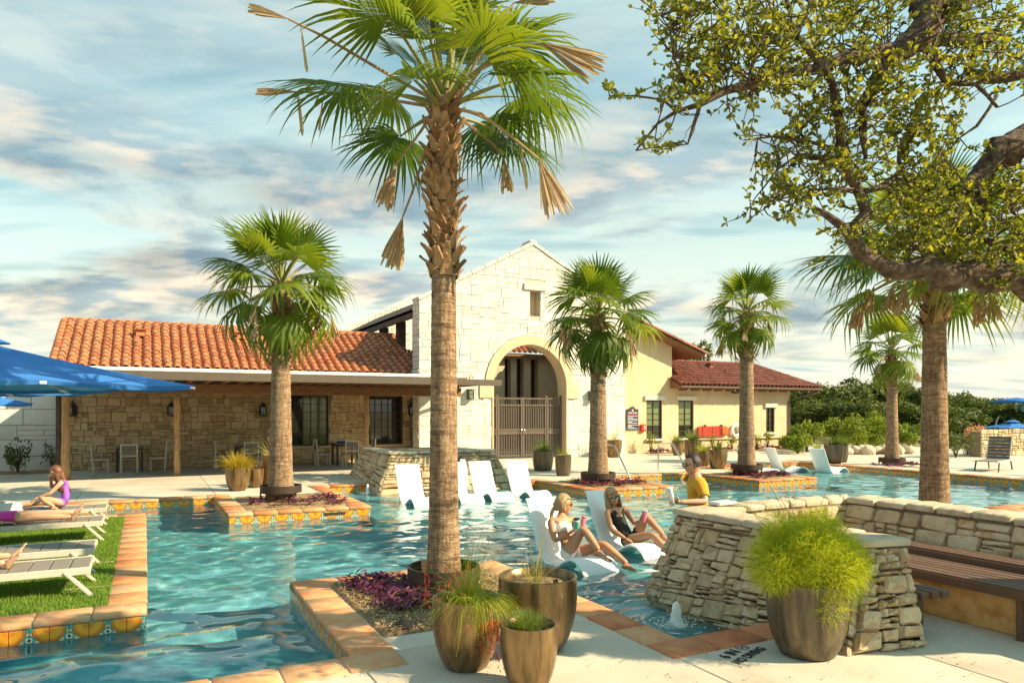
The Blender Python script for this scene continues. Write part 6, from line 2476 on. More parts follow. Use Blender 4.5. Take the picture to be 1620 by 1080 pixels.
for i, (x, y, z, lab) in enumerate(((2.86, 4.86, .515, 'black drip irrigation cap in the widest bronze pot'), (2.41, 4.24, .37, 'black drip irrigation cap in the smallest bronze pot'))):
    o = MB().lathe([(.018, 0), (.02, .04), (.014, .042), (.012, .02), (.001, .02)], 12).build('drip_cap', M['dark_metal'], None, True, 40, loc=(x, y, z))
    tag(o, lab, 'irrigation cap')
dg_ = thing('drain_grate', 'round black domed drain grate in the mulch by the front coping', 'drain', (1.98, 5.92, .03))
for k in range(5):
    b = MB()
    rr_ = .105 - k * .021
    b.tube([(math.cos(a * .2618) * rr_, math.sin(a * .2618) * rr_, .012 + .011 * k) for a in range(25)], .005, 5)
    b.build('ring', M['dark_metal'], dg_, True)
for k in range(6):
    a = k * 1.047
    MB().tube([(math.cos(a) * .105, math.sin(a) * .105, .012), (0, 0, .062)], .004, 4).build('rib', M['dark_metal'], dg_)

# farther pots
G1 = 'bronze pots beside the left palm island'
pot(1.95, 18.05, .28, .56, 'bronze pot with reddish yellow bush, left of the pots by the left palm', grp=G1)
pot(2.42, 18.55, .19, .47, 'small bronze pot half hidden behind the reddish bush pot', grp=G1)
pot(2.80, 18.75, .26, .78, 'tall bronze pot tucked behind the left palm trunk', grp=G1, foot=.8)
t = thing('leafy_bush', 'yellow-green bush with red tips in the left bronze pot', 'plant', (1.95, 18.05, .48))
link('foliage', strands('foliage', 700, (0, 0, 0), .16, .25, .55, .95, 1.1, .006, M['autumn'], 21, 4, curl=.6), t)['kind'] = 'stuff'
t = thing('purple_bush', 'small purple plant in the pot behind the reddish bush', 'plant', (2.42, 18.55, .42))
link('foliage', strands('foliage', 90, (0, 0, 0), .1, .1, .25, .9, 1, .01, M['purple_leaf'], 22, 3), t)['kind'] = 'stuff'
t = thing('thin_grass', 'arching straw coloured grass in the tall pot by the left palm', 'plant', (2.80, 18.75, .7))
link('foliage', strands('foliage', 44, (0, 0, 0), .08, .5, 1.0, 1.1, 1.6, .007, M['straw'], 23, 6, curl=.3), t)['kind'] = 'stuff'


def at_ground(u, v):
    d = 1140 * 1.87 / (v - 650)
    return at(u, d)


for i, (u, v, Rm, h, mat, ft_, lab, pl) in enumerate((
        (859, 744, .33, .62, 'glazed_dark', .8, 'wide dark pot standing before the gate', 'herb'),
        (891, 752, .235, .60, 'glazed_dark', .8, 'tall dark pot in front of the gate jamb', 'sparse'),
        (971, 723, .33, .70, 'glazed', .66, 'bronze pot against the white wall right of the arch', 'spiky'),
        (1072, 720, .25, .55, 'glazed', .66, 'bronze pot seen through the far handrail', 'herb'),
        (1096, 728, .33, .78, 'glazed', .78, 'tall bronze pot left of the gold pot with agave', 'herb'),
        (1112, 737, .24, .50, 'glazed', .7, 'low bronze pot behind the man in yellow', 'thread'),
        (1135, 741, .32, .64, 'glazed', .62, 'rounded gold brown pot with an agave', 'agave'),
        (1293, 729, .20, .46, 'glazed_dark', .78, 'smallest of the three far pots before the yellow-green shrubs', 'thread'),
        (1319, 733, .33, .68, 'glazed_dark', .72, 'widest of the three far pots before the yellow-green shrubs', 'herb'),
        (1333, 731, .20, .62, 'glazed_dark', .72, 'narrow far pot half hidden behind the widest one', 'herb'))):
    x, y = at_ground(u, v)
    pot(x, y, Rm, h, lab, mat, ft_, grp='pots on the far deck')
    if pl == 'agave':
        t = thing('agave', 'green agave in the rounded gold brown pot', 'plant', (x, y, h - .05))
        b = MB()
        for k in range(24):
            a, e = k * 2.4, .2 + 1.1 * ((k * .37) % 1)
            d = Vector((math.cos(a) * math.cos(e), math.sin(a) * math.cos(e), math.sin(e)))
            s = Vector((-math.sin(a), math.cos(a), 0)) * .032
            b.add([d * .02 - s, d * .02 + s, d * .22 + s, d * .22 - s, d * .46 - Vector((0, 0, .08))], [(0, 1, 2, 3), (3, 2, 4)])
        b.build('leaves', M['herb'], t)
    else:
        n, L0, L1, wd, dr, mt_ = {'herb': (170, .25, .55, .010, .9, 'herb'), 'sparse': (40, .2, .5, .006, .9, 'thread'), 'spiky': (60, .4, 1.1, .006, .5, 'straw'), 'thread': (130, .25, .5, .008, 1.3, 'thread')}[pl]
        t = thing('pot_plant', 'plant growing in the ' + lab.split(' with')[0].replace('a ', '', 1) if lab.startswith('a ') else 'greenery growing in the ' + ' '.join(lab.split()[:11]), 'plant', (x, y, h - .05))
        link('foliage', strands('foliage', n, (0, 0, 0), Rm * .45, L0, L1, 1.0, dr, wd, M[mt_], 40 + i, 4, curl=.5), t)['kind'] = 'stuff'

# ================================================================== furniture
def ledge_lounger():
    """one-piece S-shaped pool lounger; local +Y towards the head, z = 0 on the shelf"""
    top = [(.80, 1.07), (.76, 1.04), (.62, .74), (.50, .50), (.40, .34), (.30, .265), (.18, .25), (.04, .29), (-.10, .37), (-.24, .42), (-.38, .41), (-.50, .34), (-.60, .22), (-.68, .06), (-.70, .0)]
    n = len(top)
    und = []
    for i in range(n):
        a, b_ = top[max(i - 1, 0)], top[min(i + 1, n - 1)]
        tx, tz = b_[0] - a[0], b_[1] - a[1]
        L_ = math.hypot(tx, tz)
        nx, nz = -tz / L_, tx / L_
        if nz > 0:
            nx, nz = -nx, -nz
        und.append((top[i][0] + nx * .055, max(.0, top[i][1] + nz * .055)))
    und[0] = (.845, 1.05)
    und[-1] = (-.64, 0)
    b = MB()
    W = .29
    v, f = [], []
    xs_ = [(-W, .02), (-W + .03, .0), (-.12, -.008), (.12, -.008), (W - .03, 0.0), (W, .02)]
    for (y, z), (yu, zu) in zip(top, und):
        for x, dz in xs_:
            k = abs(dz) if dz > 0 else 0
            v.append((x, y + (yu - y) * k * 18, z + (zu - z) * k * 18 + (dz if dz < 0 else 0)))
        for x, dz in reversed(xs_):
            k = dz if dz > 0 else 0
            v.append((x, yu + (y - yu) * k * 18, zu + (z - zu) * k * 18))
    m = len(xs_) * 2
    for i in range(n - 1):
        for k in range(m):
            f.append((i * m + k, i * m + (k + 1) % m, (i + 1) * m + (k + 1) % m, (i + 1) * m + k))
    f.append(tuple(range(m)))
    f.append(tuple((n - 1) * m + k for k in range(m))[::-1])
    b.v, b.f = v, f
    return b.mesh('pool_lounger', M['white_plastic'], True, 45)


LLM = ledge_lounger()
bm_ = bmesh.new()
bm_.from_mesh(LLM)
bmesh.ops.recalc_face_normals(bm_, faces=bm_.faces)
bm_.to_mesh(LLM)
bm_.free()
SHELF = -.42
for i, (x, y, rz, lab) in enumerate(((5.38, 15.10, 0, 'white in-pool lounger left of the tall palm trunk, empty'), (6.52, 15.25, 0, 'empty white in-pool lounger half hidden right behind the tall palm trunk'), (7.30, 15.30, 0, 'empty white in-pool lounger before the right end of the fountain wall'),
                                     (8.22, 15.15, 0, 'empty white in-pool lounger nearest the island by the gate'), (5.10, 8.12, R(4), 'white in-pool lounger under the woman with orange sunglasses'), (6.38, 8.58, R(4), 'white in-pool lounger under the woman in black'),
                                     (18.05, 17.35, R(78), 'white in-pool lounger just right of the wing palm'), (19.45, 17.45, R(78), 'white in-pool lounger between the wing palm and the three far pots'), (20.55, 16.7, R(95), 'white in-pool lounger lying lowest before the three far pots'))):
    o = link('pool_lounger', LLM, None, (x, y, SHELF), (0, 0, rz))
    tag(o, lab, 'pool lounger', 'white in-pool loungers')


def sun_lounger(lab, x, y):
    """flat slatted lounger, foot end at local x = 0, head towards -X"""
    t = thing('sun_lounger', lab, 'sun lounger', (x, y, 0), 0, 'grey sun loungers on the lawn')
    for k in range(11):
        MB().box((-.095 - k * .178, 0, .275), (.166, .62, .022), 0, .005).build('slat', M['grey_slat'], t)
    for s in (-1, 1):
        MB().box((-.98, s * .318, .255), (1.98, .022, .075), 0, .005).build('side_rail', M['light_frame'], t)
        for xa, xb in ((-.22, .02), (-1.75, -1.95)):
            MB().beam((xa, s * .312, .26), (xb, s * .335, .0), .062, .03, ch=.004).build('leg', M['light_frame'], t)
    MB().box((-.004, 0, .262), (.02, .60, .05), 0, .004).build('end_rail', M['light_frame'], t)
    return t


LO = (('nearest grey slatted sun lounger with bare feet on it', -.50, 8.78), ('empty grey slatted sun lounger, second from the viewer', -.53, 9.93), ('grey slatted sun lounger under the sunbather in pink', -.55, 12.26), ('farthest grey slatted sun lounger with the girl in purple', -.57, 13.85))
for l_, x, y in LO:
    sun_lounger(l_, x, y)


def sling_lounger(lab, x, y, rz):
    t = thing('sun_lounger', lab, 'sun lounger', (x, y, 0), rz, 'raised-back loungers on the right deck')
    MB().box((-.55, 0, .32), (1.25, .62, .03), 0, .01).build('seat', M['grey_slat'], t)
    B_ = MB()
    n = 7
    for k in range(n):
        a, c = k / n, (k + .9) / n
        B_.beam((.10 + .28 * a, 0, .34 + .72 * a), (.10 + .28 * c, 0, .34 + .72 * c), .60, .02)
        b2 = MB().beam((.10 + .28 * a, 0, .34 + .72 * a), (.10 + .28 * c, 0, .34 + .72 * c), .60, .02, ch=.003)
        b2.build('back_slat', M['sling'], t)
    for s in (-1, 1):
        MB().beam((.10, s * .315, .33), (.40, s * .315, 1.08), .03, .04).build('back_rail', M['light_frame'], t)
        MB().box((-.40, s * .32, .31), (1.7, .03, .05), 0, .004).build('side_rail', M['light_frame'], t)
        for xa, xb in ((-1.0, -1.12), (.25, .40)):
            MB().beam((xa, s * .31, .30), (xb, s * .32, 0), .03, .05).build('leg', M['dark_metal'], t)
    return t


M['sling'] = pm('sling', [(.10, .085, .075), (.15, .13, .115)], rough=.7, scale=4, bump=.1, rnd=.3)
sling_lounger('dark sling lounger with raised back right of the thick palm', 24.3, 13.5, R(15))
sling_lounger('dark slatted lounger with raised back at the far right edge', 23.3, 11.1, R(12))


def dining_chair(lab, x, y, rz):
    t = thing('dining_chair', lab, 'chair', (x, y, 0), rz, 'chairs at the porch tables')
    for sx in (-1, 1):
        MB().box((sx * .215, .20, .22), (.042, .042, .44), 0, .004).build('leg', M['light_frame'], t)
        MB().beam((sx * .215, -.20, 0), (sx * .215, -.25, .90), .042, .045, ch=.004).build('leg', M['light_frame'], t)
        MB().box((sx * .215, -.01, .40), (.038, .38, .045), 0, .004).build('seat_rail', M['light_frame'], t)
    MB().box((0, .20, .40), (.39, .038, .045)).build('seat_rail', M['light_frame'], t)
    for k in range(5):
        MB().box((0, -.16 + k * .088, .435), (.39, .078, .018), 0, .003).build('seat_slat', M['grey_slat'], t)
    for z in (.52, .86):
        MB().box((0, -.225 - (z - .52) * .05, z), (.39, .025, .05), 0, .004).build('back_rail', M['light_frame'], t)
    for k in range(6):
        MB().box((-.15 + k * .06, -.236, .69), (.042, .016, .30), 0, .003).build('back_slat', M['grey_slat'], t)
    return t


def dining_table(lab, x, y):
    t = thing('dining_table', lab, 'table', (x, y, 0), 0, 'tables on the porch')
    for k in range(8):
        MB().box((0, -.35 + k * .10, .735), (.80, .094, .025), 0, .003).build('slat', M['grey_slat'], t)
    MB().box((0, 0, .69), (.76, .76, .06)).build('apron', M['dark_metal'], t)
    for sx in (-1, 1):
        for sy in (-1, 1):
            MB().box((sx * .34, sy * .34, .33), (.06, .06, .66), 0, .004).build('leg', M['dark_metal'], t)
    return t


for (cx, cy, w) in ((-.42, 25.45, 'left'), (3.05, 25.4, 'middle'), (6.25, 25.2, 'right')):
    tag(dining_table('square grey table of the %s porch set' % w, cx, cy))
    where = {'left': 'left porch table', 'middle': 'porch table behind the left palm', 'right': 'porch table before the window'}[w]
    dining_chair('pale slatted chair facing right at the ' + where, cx - .78, cy - .05, R(-90))
    dining_chair('pale slatted chair backing the pool at the ' + where, cx, cy - .78, 0)
    if w != 'middle':
        dining_chair('pale slatted chair facing left at the ' + where, cx + .78, cy - .05, R(90))
b = MB().box((0, 0, .03), (.40, .26, .05), .3, .02)
tag(b.build('folded_towel', M['blue_canvas'], None, loc=(6.2, 25.25, .75)), 'folded blue towel on the right porch table', 'towel')
tw_ = MB()
r_ = random.Random(2)
v, f = [], []
for i in range(9):
    for j in range(9):
        s, q = i / 8, j / 8
        z = .92 - abs(q - .45) * .62
        v.append((-.02 + .05 * math.sin(q * 9) * .3 + (q - .45) * .16, (s - .5) * .36 + .02 * math.sin(q * 7 + s * 4), z + .01 * math.sin(s * 11)))
for i in range(8):
    for j in range(8):
        a = i * 9 + j
        f.append((a, a + 1, a + 10, a + 9))
M['towel'] = pm('towel', [(.62, .60, .56), (.72, .70, .66)], rough=.95, scale=20, bump=.3)
tag(tw_.add(v, f).build('hung_towel', M['towel'], None, True, loc=(5.23, 25.12, .02)), 'white towel hung over a chair back at the right porch table', 'towel')

# umbrellas: square canopies on a pole, ribs below, tips with pale pockets
def umbrella(lab, x, y, z_edge, z_top, half, ang, grp='blue umbrellas over the left loungers', pole=True):
    t = thing('umbrella', lab, 'umbrella', (x, y, 0), ang, grp)
    n = 4
    pts = []
    for k in range(8):
        a = k * math.pi / 4
        rad = half * math.sqrt(2) if k % 2 == 0 else half
        pts.append((math.cos(a) * rad, math.sin(a) * rad, 0 if k % 2 == 0 else .015))
    m = 7
    v, f = [], []
    v.append((0, 0, z_top))
    for j in range(1, m + 1):
        q = j / m
        for k in range(8):
            for h in range(3):
                a, c = pts[k], pts[(k + 1) % 8]
                p = [a[i] + (c[i] - a[i]) * h / 3 for i in range(3)]
                sag = -.035 * math.sin(h / 3 * math.pi) * q - .03 * math.sin(q * math.pi)
                v.append((p[0] * q, p[1] * q, z_top + (z_edge + p[2] - z_top) * q + sag))
    R_ = 24
    for k in range(R_):
        f.append((0, 1 + k, 1 + (k + 1) % R_))
    for j in range(m - 1):
        for k in range(R_):
            a = 1 + j * R_
            f.append((a + k, a + R_ + k, a + R_ + (k + 1) % R_, a + (k + 1) % R_))
    b0 = len(v)
    for k in range(R_):                         # short valance
        p = v[1 + (m - 1) * R_ + k]
        v.append((p[0] * .99, p[1] * .99, p[2] - .05))
    for k in range(R_):
        a = 1 + (m - 1) * R_
        f.append((a + k, b0 + k, b0 + (k + 1) % R_, a + (k + 1) % R_))
    b = MB()
    b.v, b.f = v, f
    b.build('canopy', M['blue_canvas'], t, True, 30)
    b = MB()
    b.lathe([(.001, z_top + .10), (.16, z_top + .06), (.34, z_top - .02)], 8)
    b.build('vent_cap', M['blue_canvas'], t, True)
    for k in range(8):
        e = v[1 + (m - 1) * R_ + k * 3]
        rb = MB().beam((0, 0, z_top - .10), (e[0] * .985, e[1] * .985, e[2] - .035), .022, .03).build('rib', M['light_frame'], t)
        MB().beam((e[0] * .90, e[1] * .90, v[1 + (m - 1) * R_ + k * 3][2] + (z_top - z_edge) * .10 - .055), (e[0], e[1], e[2] - .03), .07, .03).build('pocket', M['awning_white'], rb)
    MB().tube([(0, 0, .02), (0, 0, z_top)], .032, 12).build('pole', M['light_frame'], t, True, 40)
    MB().box((0, 0, .04), (.7, .7, .08), 0, .01).build('base', M['dark_metal'], t)
    return t


umbrella('big blue umbrella nearest the viewer at the left edge', -1.83, 10.98, 2.20, 2.74, 1.78, math.atan2(-.74, 2.41))
umbrella('blue umbrella just below and behind the biggest one', -3.3, 18.0, 2.26, 2.72, 1.65, math.atan2(-.6, 2.41))
umbrella('lowest blue umbrella before the cream block wall', -5.05, 24.3, 2.07, 2.7, 1.7, math.atan2(-.6, 2.41))

# handrails into the pool
for i, (x, lab) in enumerate(((12.32, 'steel handrail beside the island before the gate'), (14.50, 'steel handrail behind the man in yellow'))):
    t = thing('handrail', lab, 'handrail', (x, 17.3, 0), 0, 'steel pool handrails')
    MB().tube([(0, .95, -.02), (0, .95, .70), (0, .93, .80), (0, .86, .86), (0, .30, .86), (0, .20, .82), (0, -.62, -.15), (0, -.68, -.38)], .023, 10).build('rail', M['steel'], t, True, 60)
    MB().lathe([(.055, 0), (.055, .012), (.024, .02)], 14, c=(0, .95, .0)).build('flange', M['steel'], t, True, 40)

# wall lanterns on the pavilion, and the square lamp on the gable
def lantern(lab, x, y, z):
    t = thing('wall_lantern', lab, 'lantern', (x, y, z), 0, 'black lanterns on the stone pavilion')
    MB().lathe([(.10, -.23), (.10, -.19), (.115, -.19), (.115, .05), (.10, .05)], 8).build('glass', M['glass_dark'], t)
    b = MB()
    for k in range(8):
        a = k * math.pi / 4
        b.box((math.cos(a) * .117, math.sin(a) * .117, -.07), (.016, .016, .26), a)
    b.build('frame', M['dark_metal'], t)
    MB().lathe([(.13, .05), (.125, .07), (.09, .10), (.085, .13), (.04, .18), (.02, .20), (.025, .23), (.001, .27)], 8).build('roof', M['dark_metal'], t)
    MB().lathe([(.001, -.26), (.12, -.23), (.12, -.20)], 8).build('base', M['dark_metal'], t)
    MB().box((0, .12, .0), (.05, .10, .30)).build('bracket', M['dark_metal'], t)
    return t


for lab, x in (('black wall lantern right beside the left porch post', -2.02), ('black wall lantern left of the second porch post', .78), ('black wall lantern left of the first porch window', 3.67), ('black wall lantern right of the second porch window', 9.10)):
    lantern(lab, x, 26.35, 1.95)
for lab, x, z in (('square wall lamp left of the arch', 10.92, 2.50), ('square wall lamp right of the arch, half behind a palm', 16.35, 2.50)):
    t = thing('wall_lamp', lab, 'lamp', (x, 24.86, z), 0, 'square lamps beside the arch')
    MB().box((0, 0, 0), (.17, .17, .30)).build('glass', M['glass_green'], t)
    b = MB()
    for sx in (-1, 1):
        for sy in (-1, 1):
            b.box((sx * .09, sy * .09, 0), (.022, .022, .34))
    b.box((0, 0, .18), (.24, .24, .03)).box((0, 0, -.18), (.22, .22, .03)).box((0, 0, .02), (.19, .19, .015))
    b.build('frame', M['dark_metal'], t)
    MB().box((0, .11, 0), (.08, .06, .2)).build('bracket', M['dark_metal'], t)
t = thing('hose_hook', 'small black loop hook on the gable above the canopy end', 'hook', (10.95, 24.93, 3.05))
MB().tube([(-.05, 0, 0), (-.06, -.03, .12), (0, -.04, .20), (.06, -.03, .12), (.05, 0, -.02)], .012, 6).build('loop', M['dark_metal'], t, True)

# ================================================================== signs and rescue gear on the stucco wing
def text(s, size, mat, parent, loc, rot=(R(90), 0, 0), name='lettering', align='CENTER', extr=.001, shear=0., sx=1.0, bold=0.):
    c = bpy.data.curves.new(name, 'FONT')
    c.body = s
    c.size = size
    c.extrude = extr
    c.offset = bold
    c.align_x = align
    c.align_y = 'CENTER'
    c.materials.append(mat)
    o = bpy.data.objects.new(name, c)
    COL.objects.link(o)
    o.parent = parent
    o.location = loc
    o.rotation_euler = rot
    bpy.context.evaluated_depsgraph_get().update()
    me = bpy.data.meshes.new_from_object(o.evaluated_get(bpy.context.evaluated_depsgraph_get()))
    bpy.data.objects.remove(o)
    me.name = name
    return link(name, me, parent, loc, rot, (sx, 1, 1))


M['sign_blue'] = plain('sign_blue', (.022, .026, .075), .4)
M['sign_white'] = plain('sign_white', (.72, .72, .70), .5)
M['sign_red'] = plain('sign_red', (.36, .05, .07), .5)
M['sign_gold'] = plain('sign_gold', (.75, .50, .10), .5)
M['signal_red'] = pm('signal_red', [(.55, .03, .015), (.66, .05, .02)], rough=.4, scale=4, bump=.03)
M['signal_orange'] = pm('signal_orange', [(.62, .10, .02), (.72, .16, .03)], rough=.45, scale=4, bump=.05)
sg = thing('rules_sign', 'dark blue pool rules sign with white lines and gold emblem', 'sign', (19.20, 25.97, 1.52))
sb = MB()
pl_ = [(-.31, -.48), (.31, -.48), (.31, .44), (.13, .44)] + [(.13 * math.cos(a), .45 + .10 * math.sin(a)) for a in [math.pi * k / 8 for k in range(1, 8)]] + [(-.13, .44), (-.31, .44)]
sb.prism(pl_, lambda p: (p[0], 0, p[1]), lambda p: (p[0], -.025, p[1]))
sb.build('panel', M['sign_blue'], sg, fix=True)
text('POOL RULES', .085, M['sign_white'], sg, (0, -.028, .27), bold=.002)
eb = MB().prism([(-.05, .38), (-.04, .34), (.05, .34), (.055, .40), (.02, .39), (.0, .47), (-.02, .42)], lambda p: (p[0], -.025, p[1]), lambda p: (p[0], -.030, p[1]))
eb.build('emblem', M['sign_gold'], sg, fix=True)
MB().box((0, -.0275, .19), (.56, .004, .045)).build('red_band', M['sign_red'], sg)
for k, (z, w, c_) in enumerate(((.12, .56, 0), (.06, .30, -.12), (-.0, .54, 0), (-.07, .54, 0), (-.13, .22, -.15), (-.18, .50, 0), (-.26, .52, 0), (-.31, .20, -.15), (-.36, .34, -.1), (-.42, .50, 0))):
    MB().box((c_, -.0275, z), (w, .004, .018)).build('text_line', M['sign_white'], sg)
t = thing('alarm_box', 'small red emergency box between the rules sign and the window', 'box', (19.76, 25.93, 1.12))
MB().box((0, 0, 0), (.27, .13, .32), 0, .025).build('case', M['signal_red'], t)
MB().box((.04, -.069, .02), (.05, .012, .18), 0, .004).build('handle', M['sign_white'], t)
t = thing('rescue_board', 'orange-red rescue backboard with dark straps on the stucco wing', 'rescue board', (23.82, 25.90, .93))
bb = MB()
pl_ = [(-.93, -.20), (-.80, -.225), (.70, -.225), (.90, -.17), (.96, 0), (.90, .17), (.70, .225), (-.80, .225), (-.93, .20)]
bb.prism(pl_, lambda p: (p[0], .05, p[1]), lambda p: (p[0], -.05, p[1]))
bb.build('board', M['signal_red'], t, fix=True)
for k, x in enumerate((-.68, -.10, .38)):
    MB().box((x, -.052, 0), (.07, .014, .46), 0, .003).build('strap', M['dark_metal'], t)
MB().box((.68, -.07, 0), (.40, .06, .36), 0, .025).build('head_block', M['signal_orange'], t)
for x in (-.5, .5):
    MB().box((x, .0, .25), (.03, .14, .10)).build('hook', M['dark_metal'], t)
t = thing('life_ring', 'white life ring hanging right of the orange-red rescue board', 'life ring', (25.23, 25.90, .93))
b = MB()
v, f = [], []
for i in range(32):
    a = 2 * math.pi * i / 32
    for k in range(10):
        q = 2 * math.pi * k / 10
        rr_ = .25 + .075 * math.cos(q)
        v.append((math.cos(a) * rr_, .06 * math.sin(q), math.sin(a) * rr_))
for i in range(32):
    for k in range(10):
        f.append((i * 10 + k, i * 10 + (k + 1) % 10, ((i + 1) % 32) * 10 + (k + 1) % 10, ((i + 1) % 32) * 10 + k))
b.v, b.f = v, f
b.build('ring', M['white_plastic'], t, True)
for k in range(4):
    a = math.pi / 4 + k * math.pi / 2
    c = Vector((math.cos(a) * .25, 0, math.sin(a) * .25))
    MB().box(c, (.06, .14, .17), 0, .02, Matrix.Translation(c) @ Matrix.Rotation(-a, 4, 'Y') @ Matrix.Translation(-c)).build('band', M['light_frame'], t)
MB().tube([(0, -.02, -.32), (.03, -.03, -.45), (-.02, -.03, -.40), (.0, -.02, -.33)], .012, 5).build('rope', M['towel'], t, True)

# depth marking painted on the deck
mk = thing('depth_marking', 'black stencilled 6 IN NO DIVING marking on the concrete by the corner pool', 'marking', (4.08, 4.13, .004), R(20.5))
text('6 IN', .125, M['black_print'], mk, (-.045, .070, 0), (0, 0, 0), bold=.004, extr=.0006)
text('NO DIVING', .105, M['black_print'], mk, (.03, -.055, 0), (0, 0, 0), bold=.004, extr=.0006, sx=.86)
b = MB()
ring = [(math.cos(2 * math.pi * k / 28), math.sin(2 * math.pi * k / 28)) for k in range(28)]
b.add([(.165 + .056 * c, .072 + .056 * s, .0005) for c, s in ring] + [(.165 + .048 * c, .072 + .048 * s, .0005) for c, s in ring], [(k, (k + 1) % 28, 28 + (k + 1) % 28, 28 + k) for k in range(28)])
b.add([(.165 - .040, .072 + .034, .0009), (.165 - .034, .072 + .040, .0009), (.165 + .040, .072 - .034, .0009), (.165 + .034, .072 - .040, .0009)], [(0, 1, 2, 3)])
b.add([(.142, .052, .0007), (.19, .078, .0007), (.185, .088, .0007), (.138, .060, .0007)], [(0, 1, 2, 3)])
b.build('symbol', M['black_print'], mk)

# beach things on the far left deck
bag = thing('beach_bag', 'patterned beach bag stuffed with bright towels on the far left deck', 'bag', (-5.05, 22.0, 0), .2)
M['bag_print'] = pm('bag_print', [(.03, .03, .03), (.05, .05, .05), (.55, .50, .42), (.62, .56, .46)], rough=.8, scale=11, bump=.1, contrast=(.42, .58))
b = MB()
b.add([(-.26, -.12, 0), (.26, -.12, 0), (.26, .12, 0), (-.26, .12, 0), (-.32, -.16, .40), (.32, -.16, .40), (.32, .16, .40), (-.32, .16, .40), (-.30, -.14, .36), (.30, -.14, .36), (.30, .14, .36), (-.30, .14, .36)],
      [(0, 3, 2, 1), (0, 1, 5, 4), (1, 2, 6, 5), (2, 3, 7, 6), (3, 0, 4, 7), (8, 9, 10, 11)])
b.build('body', M['bag_print'], bag, fix=True)
for s in (-1, 1):
    MB().tube([(-.14, s * .17, .36), (-.11, s * .2, .1), (0, s * .21, .02), (.11, s * .2, .1), (.14, s * .17, .36)], .014, 6).build('strap', M['dark_metal'], bag, True)
cols_ = ((.02, .35, .40), (.65, .18, .03), (.05, .35, .06), (.03, .12, .45))
for k, c_ in enumerate(cols_):
    M['cloth%d' % k] = pm('cloth_%d' % k, [c_, tuple(min(1, q * 1.5) for q in c_)], rough=.9, scale=9, bump=.3)
    bm2 = bmesh.new()
    bmesh.ops.create_icosphere(bm2, subdivisions=2, radius=.15)
    for v in bm2.verts:
        v.co *= 1 + .25 * mnoise.noise(v.co * 9 + Vector((k, 0, 0)))
    me = bpy.data.meshes.new('towel')
    bm2.to_mesh(me)
    bm2.free()
    me.materials.append(M['cloth%d' % k])
    me.polygons.foreach_set('use_smooth', [True] * len(me.polygons))
    tag(link('rolled_towel', me, None, (-5.28 + k * .16, 22.02 + .04 * (k % 2), .44 + .05 * (k % 2)), (0, 0, k), (1, .8, .8)), ('teal', 'orange', 'green', 'blue')[k] + ' towel bundled in the top of the patterned beach bag', 'towel')
b = MB()
r_ = random.Random(3)
v, f = [], []
for i in range(12):
    for j in range(6):
        v.append((-.42 + i * .075, -.2 + j * .07 + .03 * math.sin(i), .012 + .03 * abs(mnoise.noise((i * .5, j * .6, 2))) + .02 * (j % 2)))
for i in range(11):
    for j in range(5):
        a = i * 6 + j
        f.append((a, a + 1, a + 7, a + 6))
M['stripe_towel'] = pm('stripe_towel', [(.03, .38, .42), (.10, .45, .10), (.70, .55, .08), (.75, .20, .16)], rough=.9, scale=2.6, bump=.2, stretch=(2.2, .3, .3), contrast=(.3, .7))
tag(b.add(v, f).build('beach_towel', M['stripe_towel'], None, True, loc=(-4.15, 21.75, .0)), 'bright striped towel lying on the deck beside the beach bag', 'towel')

# splash playground far right
u_, d_ = 1600, 52
x, y = at(1608, 46)
pz = thing('play_canopy', 'blue and teal play structure canopy on a bent grey pole', 'play structure', (x, y, 0))
MB().lathe([(.001, 2.75), (.9, 2.62), (1.5, 2.40), (1.45, 2.38), (.8, 2.52), (.001, 2.6)], 20).build('canopy', M['blue_canvas'], pz, True)
MB().tube([(.05, 0, 0), (.05, 0, 1.6), (-.05, 0, 2.0), (-.35, 0, 2.42)], .09, 8).build('pole', M['light_frame'], pz, True)
M['teal_panel'] = plain('teal_panel', (.02, .30, .36), .5)
MB().box((.9, 0, 1.9), (1.0, .08, .8), 0, .03).build('panel', M['teal_panel'], pz)
MB().box((.7, 0, 1.12), (1.6, .5, .10), 0, .03).build('deck', M['signal_orange'], pz)
MB().lathe([(.30, 1.17), (.36, 1.5), (.33, 1.5), (.28, 1.2)], 12, c=(.75, 0, 0)).build('bucket', M['signal_orange'], pz, True)
x, y = at(1583, 46)
pz = thing('water_arch', 'grey arched spray hoop at the far right playground', 'spray hoop', (x, y, 0))
MB().tube([(-.68 * math.cos(math.pi * k / 14) * 1.0 if 0 < k < 14 else (-.72 if k == 0 else .72), 0, .1 + 1.45 * math.sin(math.pi * k / 14)) for k in range(15)], .055, 7).build('hoop', M['light_frame'], pz, True)
x, y = at(1602, 38)
pz = umbrella('low blue umbrella behind the far retaining wall', x, y, 1.02, 1.32, .95, .4, grp=None)
# dark mesh fence behind the far shrubs
fx0, fy0 = at(1256, 38)
fx1, fy1 = at(1445, 40)
fn = thing('mesh_fence', 'thin grey mesh fence behind the yellow-green shrubs', 'fence', (fx0, fy0, 0))
dx, dy = fx1 - fx0, fy1 - fy0
for k in range(8):
    MB().box((dx * k / 7, dy * k / 7, .55), (.06, .06, 1.15)).build('post', M['dark_metal'], fn)
for z in (.12, 1.02):
    MB().beam((0, 0, z), (dx, dy, z), .035, .035).build('rail', M['dark_metal'], fn)
b = MB()
for k in range(140):
    b.beam((dx * k / 140, dy * k / 140, .1), (dx * k / 140, dy * k / 140, 1.02), .008, .008)
b.build('wires', M['dark_metal'], fn, kind='stuff')
# white folded towel on the cap of the bench wall
tag(MB().box((0, 0, .022), (.30, .17, .04), .1, .012).build('folded_towel', M['towel'], None, loc=(5.86, 6.22, ZT2 + .035)), 'white folded towel lying on the stone wall cap beyond the man', 'towel')

